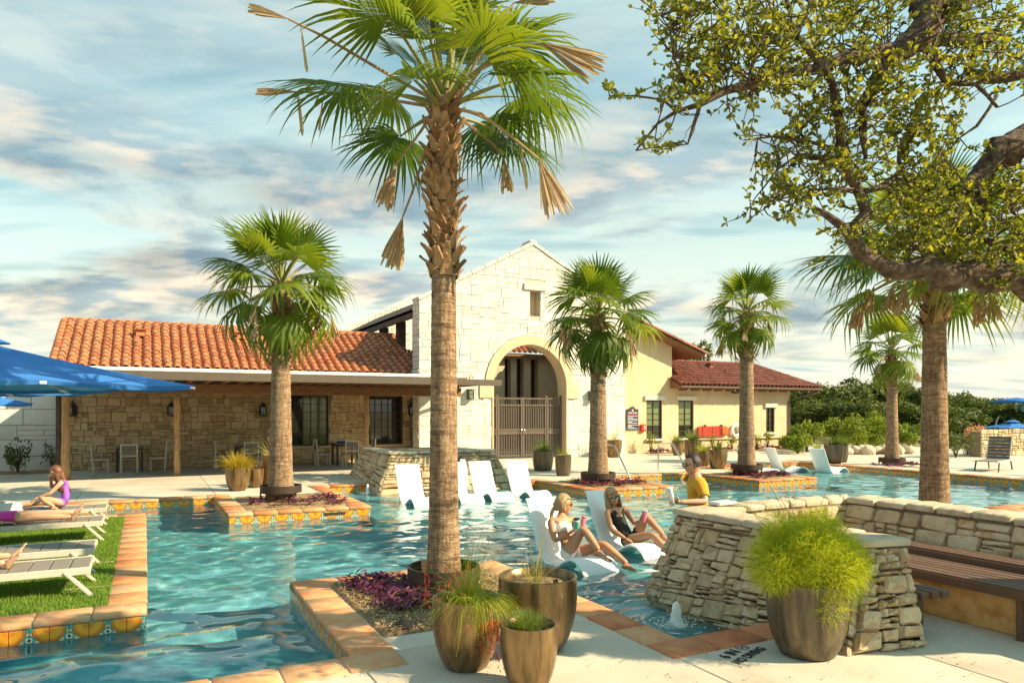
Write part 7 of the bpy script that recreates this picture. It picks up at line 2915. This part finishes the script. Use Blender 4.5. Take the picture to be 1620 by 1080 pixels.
# blown oak leaves and crumbs on the near deck
lv, lf_ = [], []
r_ = random.Random(77)
for k in range(420):
    x, y = r_.uniform(.2, 7.2), r_.uniform(2.6, 5.4)
    if floor_z(x, y) < 0 or (4.7 < x < 5.6 and y > 3.6):
        continue
    s_, a = r_.uniform(.006, .022), r_.uniform(0, 6.28)
    c_, n_2 = Vector((math.cos(a), math.sin(a), 0)) * s_, Vector((-math.sin(a), math.cos(a), 0)) * s_ * .4
    p = Vector((x, y, .013))
    i0 = len(lv)
    lv += [p - c_, p + n_2 + Vector((0, 0, .004)), p + c_, p - n_2]
    lf_.append((i0, i0 + 1, i0 + 2, i0 + 3))
link('leaf_litter', np_mesh('leaf_litter', [tuple(q) for q in lv], lf_, M['chips']))['kind'] = 'stuff'
# ================================================================== people
M['skin_tan'] = pm('skin_tan', [(.44, .215, .115), (.52, .27, .155)], rough=.5, scale=5, bump=.03, bscale=80, sss=.12)
M['skin_fair'] = pm('skin_fair', [(.52, .29, .185), (.60, .35, .23)], rough=.5, scale=5, bump=.03, bscale=80, sss=.12)
M['hair_blonde'] = pm('hair_blonde', [(.16, .085, .04), (.42, .27, .13), (.62, .47, .28)], rough=.45, scale=14, stretch=(3, 3, .4), bump=.4, bscale=50)
M['hair_brown'] = pm('hair_brown', [(.045, .016, .008), (.13, .048, .02), (.24, .10, .045)], rough=.45, scale=12, stretch=(3, 3, .4), bump=.4, bscale=50)
M['hair_dark'] = pm('hair_dark', [(.012, .009, .008), (.03, .022, .018)], rough=.5, scale=12, stretch=(3, 3, .5), bump=.4, bscale=60)
M['swim_black'] = pm('swim_black', [(.016, .014, .014), (.028, .025, .024)], rough=.7, scale=6, bump=.1)
M['swim_white'] = pm('swim_white', [(.62, .60, .58), (.74, .72, .70)], rough=.8, scale=6, bump=.1)
M['swim_purple'] = pm('swim_purple', [(.22, .06, .42), (.36, .14, .60)], rough=.7, scale=5, bump=.1)
M['swim_pink'] = pm('swim_pink', [(.62, .03, .30), (.78, .07, .42)], rough=.7, scale=5, bump=.1)
M['tee_yellow'] = pm('tee_yellow', [(.58, .28, .020), (.68, .36, .035)], rough=.9, scale=6, bump=.35, bscale=9, bdist=.02)
M['lens_orange'] = glass_mat('lens_orange', (.65, .20, .02), .1)
M['lens_mirror'] = plain('lens_mirror', (.55, .56, .54), .08, 1.)
M['lip'] = plain('lip', (.48, .12, .10), .4)
M['shorts'] = pm('shorts', [(.03, .05, .12), (.05, .08, .18)], rough=.9, scale=6, bump=.1)
M['mint'] = plain('mint', (.10, .42, .33), .35)
M['cup_pink'] = plain('cup_pink', (.70, .20, .30), .35)


def skin_mesh(nodes, edges, levels=2):
    """nodes: name -> (x, y, z, rx, ry); grows one continuous surface round the skeleton"""
    names = list(nodes)
    ix = {n: i for i, n in enumerate(names)}
    me = bpy.data.meshes.new('tmp')
    me.from_pydata([nodes[n][:3] for n in names], [(ix[a], ix[b]) for a, b in edges], [])
    o = bpy.data.objects.new('tmp', me)
    COL.objects.link(o)
    md = o.modifiers.new('Skin', 'SKIN')
    md.use_smooth_shade = True
    md.branch_smoothing = .6
    if not me.skin_vertices:
        pass
    for i, n in enumerate(names):
        sv = me.skin_vertices[0].data[i]
        sv.radius = nodes[n][3:5]
        sv.use_root = (i == 0)
    sb_ = o.modifiers.new('Sub', 'SUBSURF')
    sb_.levels = levels
    sb_.render_levels = levels
    dg = bpy.context.evaluated_depsgraph_get()
    dg.update()
    out = bpy.data.meshes.new_from_object(o.evaluated_get(dg))
    v = [p.co.copy() for p in out.vertices]
    f = [tuple(p.vertices) for p in out.polygons]
    bpy.data.objects.remove(o)
    bpy.data.meshes.remove(me)
    bpy.data.meshes.remove(out)
    return v, f


def head_geo(c, fwd, up, s=1.0):
    """skull with jaw, nose, brow, lips and ears; fwd is where the face looks"""
    fwd = Vector(fwd).normalized()
    up = (Vector(up) - fwd * Vector(up).dot(fwd)).normalized()
    lf = up.cross(fwd)
    v, f = [], []
    nu, nv = 28, 20
    g = lambda a, b, sa, sb2: math.exp(-(a / sa) ** 2 - (b / sb2) ** 2)
    for j in range(nv + 1):
        th = math.pi * j / nv
        for i in range(nu):
            ph = 2 * math.pi * i / nu
            x, y, z = math.sin(th) * math.cos(ph), math.sin(th) * math.sin(ph), math.cos(th)
            X, Y, Z = x * .094, y * .074, z * .116
            if z < 0:
                Y *= 1 - .30 * (-z) ** 1.3
                X *= 1 - (.34 if x < 0 else .10) * (-z) ** 1.2
            if x > 0:
                X *= 1 - .10 * (1 - abs(y))
                X += .024 * g(Y, Z + .012, .011, .022) * (1.0 if Z < .02 else .6)          # nose
                X += .006 * g(Y, Z - .030, .05, .010)                                          # brow
                X -= .009 * g(abs(Y) - .030, Z - .012, .014, .011)                             # eye sockets
                X += .007 * g(Y, Z + .052, .020, .007) + .006 * g(Y, Z + .064, .018, .006)     # lips
                X += .008 * g(Y, Z + .095, .020, .016)                                         # chin
            v.append(c + (fwd * X + lf * Y + up * Z) * s)
    for j in range(nv):
        for i in range(nu):
            f.append((j * nu + i, (j + 1) * nu + i, (j + 1) * nu + (i + 1) % nu, j * nu + (i + 1) % nu))
    for q in (-1, 1):                                         # ears
        b0 = len(v)
        for j in range(6):
            for i in range(8):
                th, ph = math.pi * j / 5, 2 * math.pi * i / 8
                p = Vector((math.sin(th) * math.cos(ph) * .016 - .005, q * (.072 + .012 * math.sin(th) * abs(math.sin(ph))), math.cos(th) * .030 - .008))
                v.append(c + (fwd * p.x + lf * p.y + up * p.z) * s)
        for j in range(5):
            for i in range(8):
                f.append((b0 + j * 8 + i, b0 + (j + 1) * 8 + i, b0 + (j + 1) * 8 + (i + 1) % 8, b0 + j * 8 + (i + 1) % 8))
    return v, f, fwd, lf, up


def hand_geo(wrist, d, palm_n, curl, s=1.0, thumb=1):
    """palm and five tapered fingers; d points along the hand, palm_n out of the palm, curl closes the fingers"""
    d = Vector(d).normalized()
    n = (Vector(palm_n) - d * Vector(palm_n).dot(d)).normalized()
    a = d.cross(n)
    b = MB()
    w = Vector(wrist)
    pv = []
    for t, hw, ht in ((-.005, .024, .018), (.03, .036, .017), (.07, .041, .014), (.092, .038, .011)):
        for q in range(10):
            an = 2 * math.pi * q / 10
            pv.append(w + (d * t + a * math.cos(an) * hw + n * math.sin(an) * ht) * s)
    b.add(pv, [(k * 10 + q, k * 10 + (q + 1) % 10, (k + 1) * 10 + (q + 1) % 10, (k + 1) * 10 + q) for k in range(3) for q in range(10)] + [tuple(range(30, 40)), tuple(range(10))[::-1]])
    for k, (off, L_) in enumerate(((-.029, .066), (-.010, .078), (.010, .074), (.028, .058))):
        p = w + (d * .080 + a * off) * s
        dd = d.copy()
        pts = [p]
        for q, fr in enumerate((.45, .32, .23)):
            ang = curl * (.75, 1.0, .7)[q]
            dd = (dd * math.cos(ang) + n * math.sin(ang) * 1.0)
            nn = n
            dd.normalize()
            pts.append(pts[-1] + dd * L_ * fr * s)
        b.tube(pts, [.0095 * s, .009 * s, .0082 * s, .0062 * s], 7)
    p = w + (d * .022 - a * .026 * thumb) * s
    td = (d * .6 - a * .75 * thumb + n * .35).normalized()
    p2 = p + td * .036 * s
    p3 = p2 + (td * .5 + d * .5 + n * (.2 + curl * .5)).normalized() * .030 * s
    b.tube([p, p2, p3], [.012 * s, .0105 * s, .007 * s], 7)
    return [Vector(q) for q in b.v], b.f


def foot_geo(ankle, toe, up, s=1.0):
    """heel, arch, ball and five toes"""
    a, t = Vector(ankle), Vector(toe)
    d = (t - a)
    d = (d - Vector(up) * d.dot(Vector(up)) * .0).normalized()
    n = (Vector(up) - d * Vector(up).dot(d)).normalized()
    sd = d.cross(n)
    b = MB()
    pv = []
    for x, z, hw, hh in ((-.055, -.045, .020, .020), (-.035, -.030, .032, .036), (.02, -.022, .034, .034), (.08, -.038, .040, .022), (.125, -.046, .042, .015), (.145, -.048, .036, .011)):
        for q in range(10):
            an = 2 * math.pi * q / 10
            pv.append(a + (d * x + n * (z + math.sin(an) * hh) + sd * math.cos(an) * hw) * s)
    b.add(pv, [(k * 10 + q, k * 10 + (q + 1) % 10, (k + 1) * 10 + (q + 1) % 10, (k + 1) * 10 + q) for k in range(5) for q in range(10)] + [tuple(range(50, 60)), tuple(range(10))[::-1]])
    for k, (o, L_, r_) in enumerate(((-.026, .050, .0125), (-.007, .046, .009), (.008, .041, .0085), (.021, .035, .008), (.033, .028, .0075))):
        p = a + (d * .132 + n * -.048 + sd * o) * s
        b.tube([p, p + (d * L_ * .6 + n * .004) * s, p + (d * L_ - n * .004) * s], [r_ * s, r_ * s, r_ * .6 * s], 7)
    return [Vector(q) for q in b.v], b.f


LIMBS = [('pelvis', 'belly'), ('belly', 'chest'), ('chest', 'upper'), ('upper', 'neck'), ('neck', 'skull'), ('upper', 'shL'), ('upper', 'shR'), ('shL', 'elL'), ('shR', 'elR'), ('elL', 'fmL'), ('elR', 'fmR'), ('fmL', 'wrL'), ('fmR', 'wrR'),
         ('pelvis', 'hipL'), ('pelvis', 'hipR'), ('hipL', 'thL'), ('hipR', 'thR'), ('thL', 'knL'), ('thR', 'knR'), ('knL', 'cfL'), ('knR', 'cfR'), ('cfL', 'anL'), ('cfR', 'anR')]


def person(label, J, head_c, face, head_up, mat, s=1.0, male=False, hands=None, feet=True, group=None, head_s=1.0, base=None):
    """J: joint -> world point. Returns the thing and its body object (one mesh: trunk, limbs, head, hands and feet)"""
    V3 = lambda a: Vector(J[a])
    k = s * (1.12 if male else 1.0)
    nd = {}
    def put(n, p, rx, ry=None):
        nd[n] = (p[0], p[1], p[2], rx * k, (ry or rx) * k)
    put('pelvis', V3('pelvis'), .125, .105)
    put('belly', V3('belly'), .112 if not male else .125, .088 if not male else .125)
    put('chest', V3('chest'), .128 if not male else .142, .098 if not male else .115)
    put('upper', V3('chest').lerp(V3('neck'), .62), .105, .075)
    put('neck', V3('neck'), .050 if not male else .058)
    put('skull', V3('neck').lerp(Vector(head_c), .55), .048 if not male else .054)
    for q in 'LR':
        put('sh' + q, V3('sh' + q), .052 if not male else .060)
        put('el' + q, V3('el' + q), .036)
        put('fm' + q, V3('el' + q).lerp(V3('wr' + q), .35), .037)
        put('wr' + q, V3('wr' + q), .024)
        put('hip' + q, V3('hip' + q), .098)
        put('th' + q, V3('hip' + q).lerp(V3('kn' + q), .45), .078)
        put('kn' + q, V3('kn' + q), .054)
        put('cf' + q, V3('kn' + q).lerp(V3('an' + q), .32), .056)
        put('an' + q, V3('an' + q), .033)
    v, f = skin_mesh(nd, LIMBS)
    def app(v2, f2):
        b0 = len(v)
        v.extend(v2)
        f.extend(tuple(i + b0 for i in q) for q in f2)
    hv, hf, fw_, lf, up = head_geo(Vector(head_c), face, head_up, head_s)
    app(hv, hf)
    hands = hands or {}
    for q in 'LR':
        d, n, curl, th = hands.get(q, ((V3('wr' + q) - V3('el' + q)), (0, 0, -1), .35, 1 if q == 'L' else -1))
        app(*hand_geo(V3('wr' + q), d, n, curl, s, th))
        if feet:
            app(*foot_geo(V3('an' + q), V3('to' + q), V3('kn' + q) - V3('an' + q), s))
    base = Vector(base or J['pelvis'])
    t = thing('person', label, 'person', base, 0, group)
    me = bpy.data.meshes.new('body')
    me.from_pydata([tuple(p - base) for p in v], [], f)
    me.materials.append(mat)
    me.polygons.foreach_set('use_smooth', [True] * len(me.polygons))
    me.update()
    o = link('body', me, t)
    return t, o, (Vector(head_c), fw_, lf, up, head_s)


def garment(t, body, keep, mat, name, off=.006):
    """a layer that follows the body over the faces whose middle passes keep(point)"""
    me = body.data
    base = t.location
    ids, v, f = {}, [], []
    for p in me.polygons:
        if keep(p.center + base):
            q = []
            for i in p.vertices:
                if i not in ids:
                    ids[i] = len(v)
                    w = me.vertices[i]
                    v.append(w.co + w.normal * off)
                q.append(ids[i])
            f.append(tuple(q))
    m2 = bpy.data.meshes.new(name)
    m2.from_pydata([tuple(p) for p in v], [], f)
    m2.materials.append(mat)
    m2.polygons.foreach_set('use_smooth', [True] * len(m2.polygons))
    m2.update()
    return link(name, m2, t)


def hair(t, H, mat, length, back=True, seed=1, part=None, pony=False, short=False):
    """a shaped cap of hair plus locks"""
    c, fw_, lf, up, s = H
    base = t.location
    r = random.Random(seed)
    v, f = [], []
    nu, nv = 26, 14
    P = lambda x, y, z: tuple(c + (fw_ * x + lf * y + up * z) * s - base)
    for j in range(nv + 1):
        th = math.pi * (.54 if short else .66) * j / nv
        for i in range(nu):
            ph = 2 * math.pi * i / nu
            x, y, z = math.sin(th) * math.cos(ph), math.sin(th) * math.sin(ph), math.cos(th)
            front = max(0, x)
            if short:
                z2 = z
                k = 1.035 + .015 * r.uniform(-1, 1)
            else:
                k = 1.13 + .03 * r.uniform(-1, 1)
                z2 = z
            if front > .25 and z2 < (.70 if short else .50):
                z2 = .70 if short else .50 + .1 * front
                q = math.sqrt(max(0, 1 - z2 * z2)) / max(.01, math.hypot(x, y))
                x, y = x * q, y * q
            v.append(P(x * .098 * k - .006, y * .080 * k, z2 * .119 * k))
    for j in range(nv):
        for i in range(nu):
            f.append((j * nu + i, (j + 1) * nu + i, (j + 1) * nu + (i + 1) % nu, j * nu + (i + 1) % nu))
    b = MB()
    b.v, b.f = v, f
    if not short:
        n = 34
        for k in range(n):
            ph = math.pi * (.38 + 1.24 * k / (n - 1)) + r.uniform(-.05, .05)
            x, y = math.cos(ph) * .094, math.sin(ph) * .082
            if pony:
                root = Vector(P(x, y, r.uniform(.0, .05)))
                tie = Vector(P(-.105, .0, .0))
                b.tube([root, root.lerp(tie, .5) + Vector(P(-.02, 0, 0)) - Vector(P(0, 0, 0)), tie], [.012, .011, .010], 5)
            else:
                z0 = .02
                pts = [Vector(P(x, y, z0))]
                for q in range(1, 6):
                    tt = q / 5
                    pts.append(Vector(P(x * (1 + .12 * tt) - .012 * tt + r.uniform(-.006, .006), y * (1 + .18 * tt) + r.uniform(-.008, .008), z0 - length * tt * r.uniform(.92, 1.05))))
                b.tube(pts, [.013, .014, .014, .013, .010, .004], 5)
        if pony:
            for k in range(16):
                a = r.uniform(0, 6.28)
                pts = [Vector(P(-.105, 0, 0))]
                for q in range(1, 6):
                    tt = q / 5
                    pts.append(Vector(P(-.105 - .05 * math.sin(tt * 2) + .012 * math.cos(a), .018 * math.sin(a) + .006 * q * r.uniform(-1, 1), -length * tt)))
                b.tube(pts, [.010, .014, .014, .012, .009, .003], 5)
    return b.build('hair', mat, t, True)


def shades(t, H, lens, frame):
    c, fw_, lf, up, s = H
    base = t.location
    P = lambda x, y, z: c + (fw_ * x + lf * y + up * z) * s - base
    b = MB()
    g = MB()
    for q in (-1, 1):
        ring = []
        for k in range(14):
            a = 2 * math.pi * k / 14
            ring.append(P(.094 + .004 * math.cos(a), q * .034 + .029 * math.cos(a), .012 + .024 * math.sin(a)))
        g.add(ring + [P(.102, q * .034, .012)], [(k, (k + 1) % 14, 14) for k in range(14)])
        b.tube(ring + [ring[0]], .0035, 5, False)
        b.tube([P(.092, q * .062, .016), P(.05, q * .082, .016), P(-.01, q * .084, .010)], .0035, 5)
    b.tube([P(.100, -.008, .016), P(.103, 0, .019), P(.100, .008, .016)], .003, 5)
    o = b.build('sunglasses', frame, t, True)
    g.build('lens', lens, o, True)
    m = MB()
    ring = [P(.097 + (0.004 if abs(k - 3) < 2 else 0), -.020 + .040 * k / 6, -.058 - .004 * math.sin(k / 6 * math.pi)) for k in range(7)]
    m.tube(ring, [.002, .004, .005, .005, .005, .004, .002], 5)
    m.build('lips', M['lip'], t, True)


def cup(name, lab, p, d, h, r0, r1, mat, lid, band=None):
    t = thing(name, lab, 'cup', p)
    q = Vector(d).normalized().to_track_quat('Z', 'Y')
    t.rotation_euler = q.to_euler()
    MB().lathe([(.001, -h / 2), (r0, -h / 2), (r1, h / 2), (r1 - .004, h / 2 + .004), (.001, h / 2 + .002)], 18).build('tumbler', mat, t, True, 50)
    MB().lathe([(.001, h / 2 + .018), (r1 * .8, h / 2 + .018), (r1 + .002, h / 2 + .012), (r1 + .002, h / 2 - .004)], 18).build('lid', lid, t, True, 50)
    if band:
        MB().lathe([(r0 + (r1 - r0) * .25 + .0015, -h * .25), (r0 + (r1 - r0) * .85 + .0015, h * .35)], 18).build('band', band, t, True)
    return t


# ---- the two women on the pool loungers (joints in the lounger's own frame, then placed)
def on_lounger(x, y, rz):
    Tm = Matrix.Translation((x, y, SHELF)) @ Matrix.Rotation(rz, 4, 'Z')
    return lambda p: Tm @ Vector(p), lambda d: (Tm.to_3x3() @ Vector(d))


W1 = (5.10, 8.12)
W2 = (6.38, 8.58)
P, Dv = on_lounger(W1[0], W1[1], R(4))
J = {'pelvis': P((0, .15, .375)), 'belly': P((.01, .235, .52)), 'chest': P((.015, .33, .68)), 'neck': P((.03, .40, .87)),
     'shR': P((-.165, .385, .80)), 'shL': P((.185, .36, .80)), 'elR': P((-.215, .20, .56)), 'elL': P((.27, .15, .62)), 'wrR': P((-.09, .06, .665)), 'wrL': P((.09, .05, .72)),
     'hipR': P((-.085, .12, .37)), 'hipL': P((.095, .12, .37)), 'knR': P((.07, -.05, .745)), 'knL': P((.25, -.24, .545)), 'anR': P((.14, -.30, .475)), 'anL': P((.40, -.56, .315)),
     'toR': P((.19, -.43, .435)), 'toL': P((.49, -.67, .27))}
t, bo, H = person('woman with pulled back highlighted hair and orange sunglasses holding a mint tumbler', J, P((.065, .395, 1.0)), Dv((.93, -.36, .02)), Dv((-.05, .1, 1)), M['skin_tan'],
                  s=1.12, head_s=1.2,
                  hands={'R': (Dv((.8, -.1, .45)), Dv((-.1, .3, .9)), .8, -1), 'L': (Dv((-.75, .05, .35)), Dv((0, .2, .9)), .8, 1)})
hair(t, H, M['hair_blonde'], .20, pony=True, seed=3)
shades(t, H, M['lens_orange'], M['lens_orange'])
c0, c1 = Vector(J['chest']), Vector(J['pelvis'])
ax = (Vector(J['neck']) - c0).normalized()
garment(t, bo, lambda p: abs((p - c0).dot(ax) - .02) < .055 and (p - c0).length < .20, M['swim_white'], 'bikini_top', .007)
garment(t, bo, lambda p: (p - c1).length < .165 and (p - c1).dot(Vector((0, 0, 1))) < .09 and (p - Vector(J['knR'])).length > .30 and (p - Vector(J['knL'])).length > .32, M['swim_white'], 'bikini_bottom', .007)
cup('tumbler_cup', 'mint and white tumbler held by the woman in orange sunglasses', P((.0, .0, .775)), Dv((-.08, -.1, 1)), .17, .034, .043, M['sign_white'], M['dark_metal'], M['mint'])
cup('tumbler_cup', 'pink tumbler tucked by the arm of the woman in orange sunglasses', P((.15, .06, .80)), Dv((.25, -.1, 1)), .13, .032, .038, M['cup_pink'], M['cup_pink'])

P, Dv = on_lounger(W2[0], W2[1], R(4))
J = {'pelvis': P((.02, .14, .375)), 'belly': P((-.01, .235, .52)), 'chest': P((-.035, .33, .68)), 'neck': P((-.075, .405, .87)),
     'shR': P((-.215, .375, .79)), 'shL': P((.125, .375, .81)), 'elR': P((-.245, .22, .55)), 'elL': P((.235, .25, .58)), 'wrR': P((-.15, .02, .435)), 'wrL': P((.17, .06, .66)),
     'hipR': P((-.07, .12, .37)), 'hipL': P((.11, .12, .37)), 'knR': P((.10, -.27, .515)), 'knL': P((.215, .0, .745)), 'anR': P((.17, -.60, .27)), 'anL': P((.33, -.27, .475)),
     'toR': P((.22, -.72, .20)), 'toL': P((.40, -.39, .43))}
t, bo, H = person('blonde woman in black one-piece swimsuit and mirrored sunglasses, one knee raised', J, P((-.105, .385, 1.0)), Dv((-.18, -.95, -.05)), Dv((-.30, .1, 1)), M['skin_tan'],
                  s=1.1, head_s=1.2,
                  hands={'R': (Dv((.35, -.8, -.25)), Dv((0, 0, -1)), .2, -1), 'L': (Dv((-.25, -.45, .75)), Dv((.5, -.5, -.2)), .8, 1)})
hair(t, H, M['hair_blonde'], .24, seed=5)
shades(t, H, M['lens_mirror'], M['dark_metal'])
c0, c1, nk = Vector(J['chest']), Vector(J['pelvis']), Vector(J['neck'])
ax = (nk - c1).normalized()
fr = Dv((0, -.8, .5))


def suit(p):
    h = (p - c1).dot(ax)
    line = c1 + ax * h
    rad = (p - line).length
    if h > .47 or rad > .185:
        return False
    if h > .36:                                                     # straps and scooped neckline
        side = abs((p - line).dot(Dv((1, 0, 0))))
        return .055 < side < .125 or (p - line).dot(fr) < -.02 and side < .10
    if h < .02:
        return rad < .15 and h > -.12 and (p - Vector(J['knL'])).length > .31 and (p - Vector(J['knR'])).length > .33
    return rad < .165 and (p - Vector(J['elR'])).length > .10 and (p - Vector(J['wrL'])).length > .11 and (p - Vector(J['elL'])).length > .13


garment(t, bo, suit, M['swim_black'], 'swimsuit', .007)
cup('tumbler_cup', 'pink tumbler held on the knee of the woman in black', P((.165, -.03, .735)), Dv((.06, -.1, 1)), .17, .033, .040, M['cup_pink'], M['sign_white'])

# ---- the man leaning on the wall: faces image-left, seen from his left side
fwd_m, side_m = -RV, -FV                                           # his front, and his left (towards the viewer)
mx, my = 5.98, 6.80


def pm_(f_, s_, z):
    q = Vector((mx, my, 0)) + fwd_m * f_ + side_m * s_
    return Vector((q.x, q.y, z))


J = {'pelvis': pm_(-.06, 0, .50), 'belly': pm_(-.02, 0, .68), 'chest': pm_(-.01, .0, .88), 'neck': pm_(.0, 0, 1.075),
     'shL': pm_(-.015, .185, .985), 'shR': pm_(-.015, -.185, .985), 'elL': pm_(-.02, .36, .812), 'elR': pm_(-.04, -.27, .72), 'wrL': pm_(.30, .42, .815), 'wrR': pm_(-.02, -.25, .47),
     'hipL': pm_(-.06, .10, .44), 'hipR': pm_(-.06, -.10, .44), 'knL': pm_(-.02, .11, .02), 'knR': pm_(.05, -.11, .02), 'anL': pm_(-.07, .11, -.35), 'anR': pm_(.02, -.11, -.35), 'toL': pm_(.06, .12, -.40), 'toR': pm_(.15, -.12, -.40)}
t, bo, H = person('man in yellow t-shirt with cropped dark hair leaning on the stone wall', J, pm_(.045, .0, 1.215), fwd_m * .96 + side_m * .10 + Vector((0, 0, -.10)), (0, 0, 1), M['skin_fair'], male=True, head_s=1.14,
                  hands={'L': (fwd_m * .9 + Vector((0, 0, .25)), -side_m * .6 + Vector((0, 0, .5)), .9, 1)})
hair(t, H, M['hair_dark'], 0, short=True, seed=8)
shades(t, H, M['glass_dark'], M['dark_metal'])
zs = J['neck'].z


def tee(p):
    q = p - Vector((mx, my, 0))
    s_, f_ = q.dot(side_m), q.dot(fwd_m)
    if p.z > zs - .015 or p.z < .46:
        return False
    if (p - J['neck']).length < .075:
        return False
    for w in 'LR':
        a, b_ = J['sh' + w], J['el' + w]
        tt = (p - a).dot(b_ - a) / (b_ - a).length_squared
        if (tt > .72 and (p - a.lerp(b_, min(tt, 1))).length < .10) or (p - J['wr' + w]).length < .30 and (p - J['chest']).length > .20:
            if tt > .72 or abs(s_) > .22:
                return False
    return True


garment(t, bo, tee, M['tee_yellow'], 't_shirt', .016)
garment(t, bo, lambda p: p.z < .50 and p.z > -.02, M['shorts'], 'swim_shorts', .014)
cup('tumbler_cup', 'brushed steel tumbler in the hand of the man on the wall', pm_(.40, .425, .875), fwd_m * .22 + Vector((0, 0, 1)), .19, .034, .042, M['steel'], M['sign_white'])

# ---- sunbathers on the left
def lying(lab, x, y, z, skin, hairm, suit_m, seed, raise_=0.0):
    J = {'pelvis': (x, y, z + .10), 'belly': (x - .16, y, z + .10 + raise_ * .3), 'chest': (x - .32, y, z + .115 + raise_ * .7), 'neck': (x - .50, y, z + .12 + raise_),
         'shL': (x - .43, y + .17, z + .10 + raise_), 'shR': (x - .43, y - .17, z + .10 + raise_), 'elL': (x - .22, y + .26, z + .06), 'elR': (x - .22, y - .25, z + .06), 'wrL': (x - .02, y + .24, z + .05), 'wrR': (x - .02, y - .23, z + .05),
         'hipL': (x + .03, y + .08, z + .09), 'hipR': (x + .03, y - .08, z + .09), 'knL': (x + .40, y + .085, z + .115), 'knR': (x + .40, y - .085, z + .085), 'anL': (x + .78, y + .10, z + .10), 'anR': (x + .76, y - .09, z + .065),
         'toL': (x + .86, y + .13, z + .23), 'toR': (x + .85, y - .12, z + .19)}
    t, bo, H = person(lab, J, Vector((x - .66, y, z + .15 + raise_)), (-.1 + raise_, 0, 1), (-1, 0, .1), skin, s=.92)
    hair(t, H, hairm, .2, seed=seed)
    c = Vector(J['pelvis'])
    garment(t, bo, lambda p: abs(p.x - c.x + .01) < .095 and p.z > z - .1 and abs(p.y - c.y) < .2, suit_m, 'swimsuit', .007)
    c2 = Vector(J['chest'])
    garment(t, bo, lambda p: abs(p.x - c2.x) < .06 and abs(p.y - c2.y) < .16, suit_m, 'bikini_top', .007)
    return t


lying('sunbather in a magenta bikini stretched out on her back on a lounger', -1.70, 12.22, .288, M['skin_fair'], M['hair_brown'], M['swim_pink'], 11, .0)
lying('sunbather of whom only bare feet show on the nearest lounger', -2.00, 8.82, .288, M['skin_fair'], M['hair_dark'], M['swim_black'], 12, .0)

gx_, gy_, gz_ = -1.16, 13.78, .288
J = {'pelvis': (gx_, gy_, gz_ + .10), 'belly': (gx_ + .02, gy_, gz_ + .22), 'chest': (gx_ - .01, gy_, gz_ + .35), 'neck': (gx_ - .07, gy_, gz_ + .485),
     'shL': (gx_ - .04, gy_ - .13, gz_ + .43), 'shR': (gx_ - .04, gy_ + .13, gz_ + .43), 'elL': (gx_ - .19, gy_ - .17, gz_ + .27), 'elR': (gx_ - .20, gy_ + .15, gz_ + .33), 'wrL': (gx_ - .36, gy_ - .12, gz_ + .20), 'wrR': (gx_ - .20, gy_ + .03, gz_ + .47),
     'hipL': (gx_ - .02, gy_ - .08, gz_ + .09), 'hipR': (gx_ - .02, gy_ + .08, gz_ + .09), 'knL': (gx_ - .33, gy_ - .15, gz_ + .20), 'knR': (gx_ - .36, gy_ + .10, gz_ + .10), 'anL': (gx_ - .12, gy_ - .22, gz_ + .05), 'anR': (gx_ - .72, gy_ + .12, gz_ + .06),
     'toL': (gx_ - .02, gy_ - .24, gz_ + .02), 'toR': (gx_ - .82, gy_ + .13, gz_ + .12)}
t, bo, H = person('girl with long wavy brown hair in a purple swimsuit sitting on a lounger', J, Vector((gx_ - .125, gy_, gz_ + .585)), (-.93, -.15, -.25), (-.2, 0, 1), M['skin_fair'], s=.82, head_s=.94)
hair(t, H, M['hair_brown'], .40, seed=15)
c1, nk = Vector(J['pelvis']), Vector(J['neck'])


def gsuit(p):
    if p.z > gz_ + .46 or p.x < gx_ - .16:
        return False
    if abs(p.y - gy_) > .125:
        return False
    return p.z > gz_ + .0 and (p - Vector(J['elL'])).length > .09 and (p - Vector(J['anL'])).length > .13


garment(t, bo, gsuit, M['swim_purple'], 'swimsuit', .008)

tb_ = thing('tote_bag', 'white tote bag with dark rings lying beside the sunbather in pink', 'bag', (-1.78, 12.62, .29), .2)
b = MB().lathe([(.001, 0), (.15, 0), (.19, .10), (.17, .22), (.13, .26), (.12, .22), (.001, .18)], 16, jit=lambda a, z: .08 * math.sin(3 * a + z * 9))
b.build('body', M['towel'], tb_, True)
for k in range(2):
    MB().tube([(.13 * math.cos(a) * .6 + .17, -.05 + .1 * k, .10 + .08 * math.sin(a)) for a in [math.pi * 2 * q / 12 for q in range(13)]], .010, 6).build('handle_ring', M['dark_metal'], tb_, True)
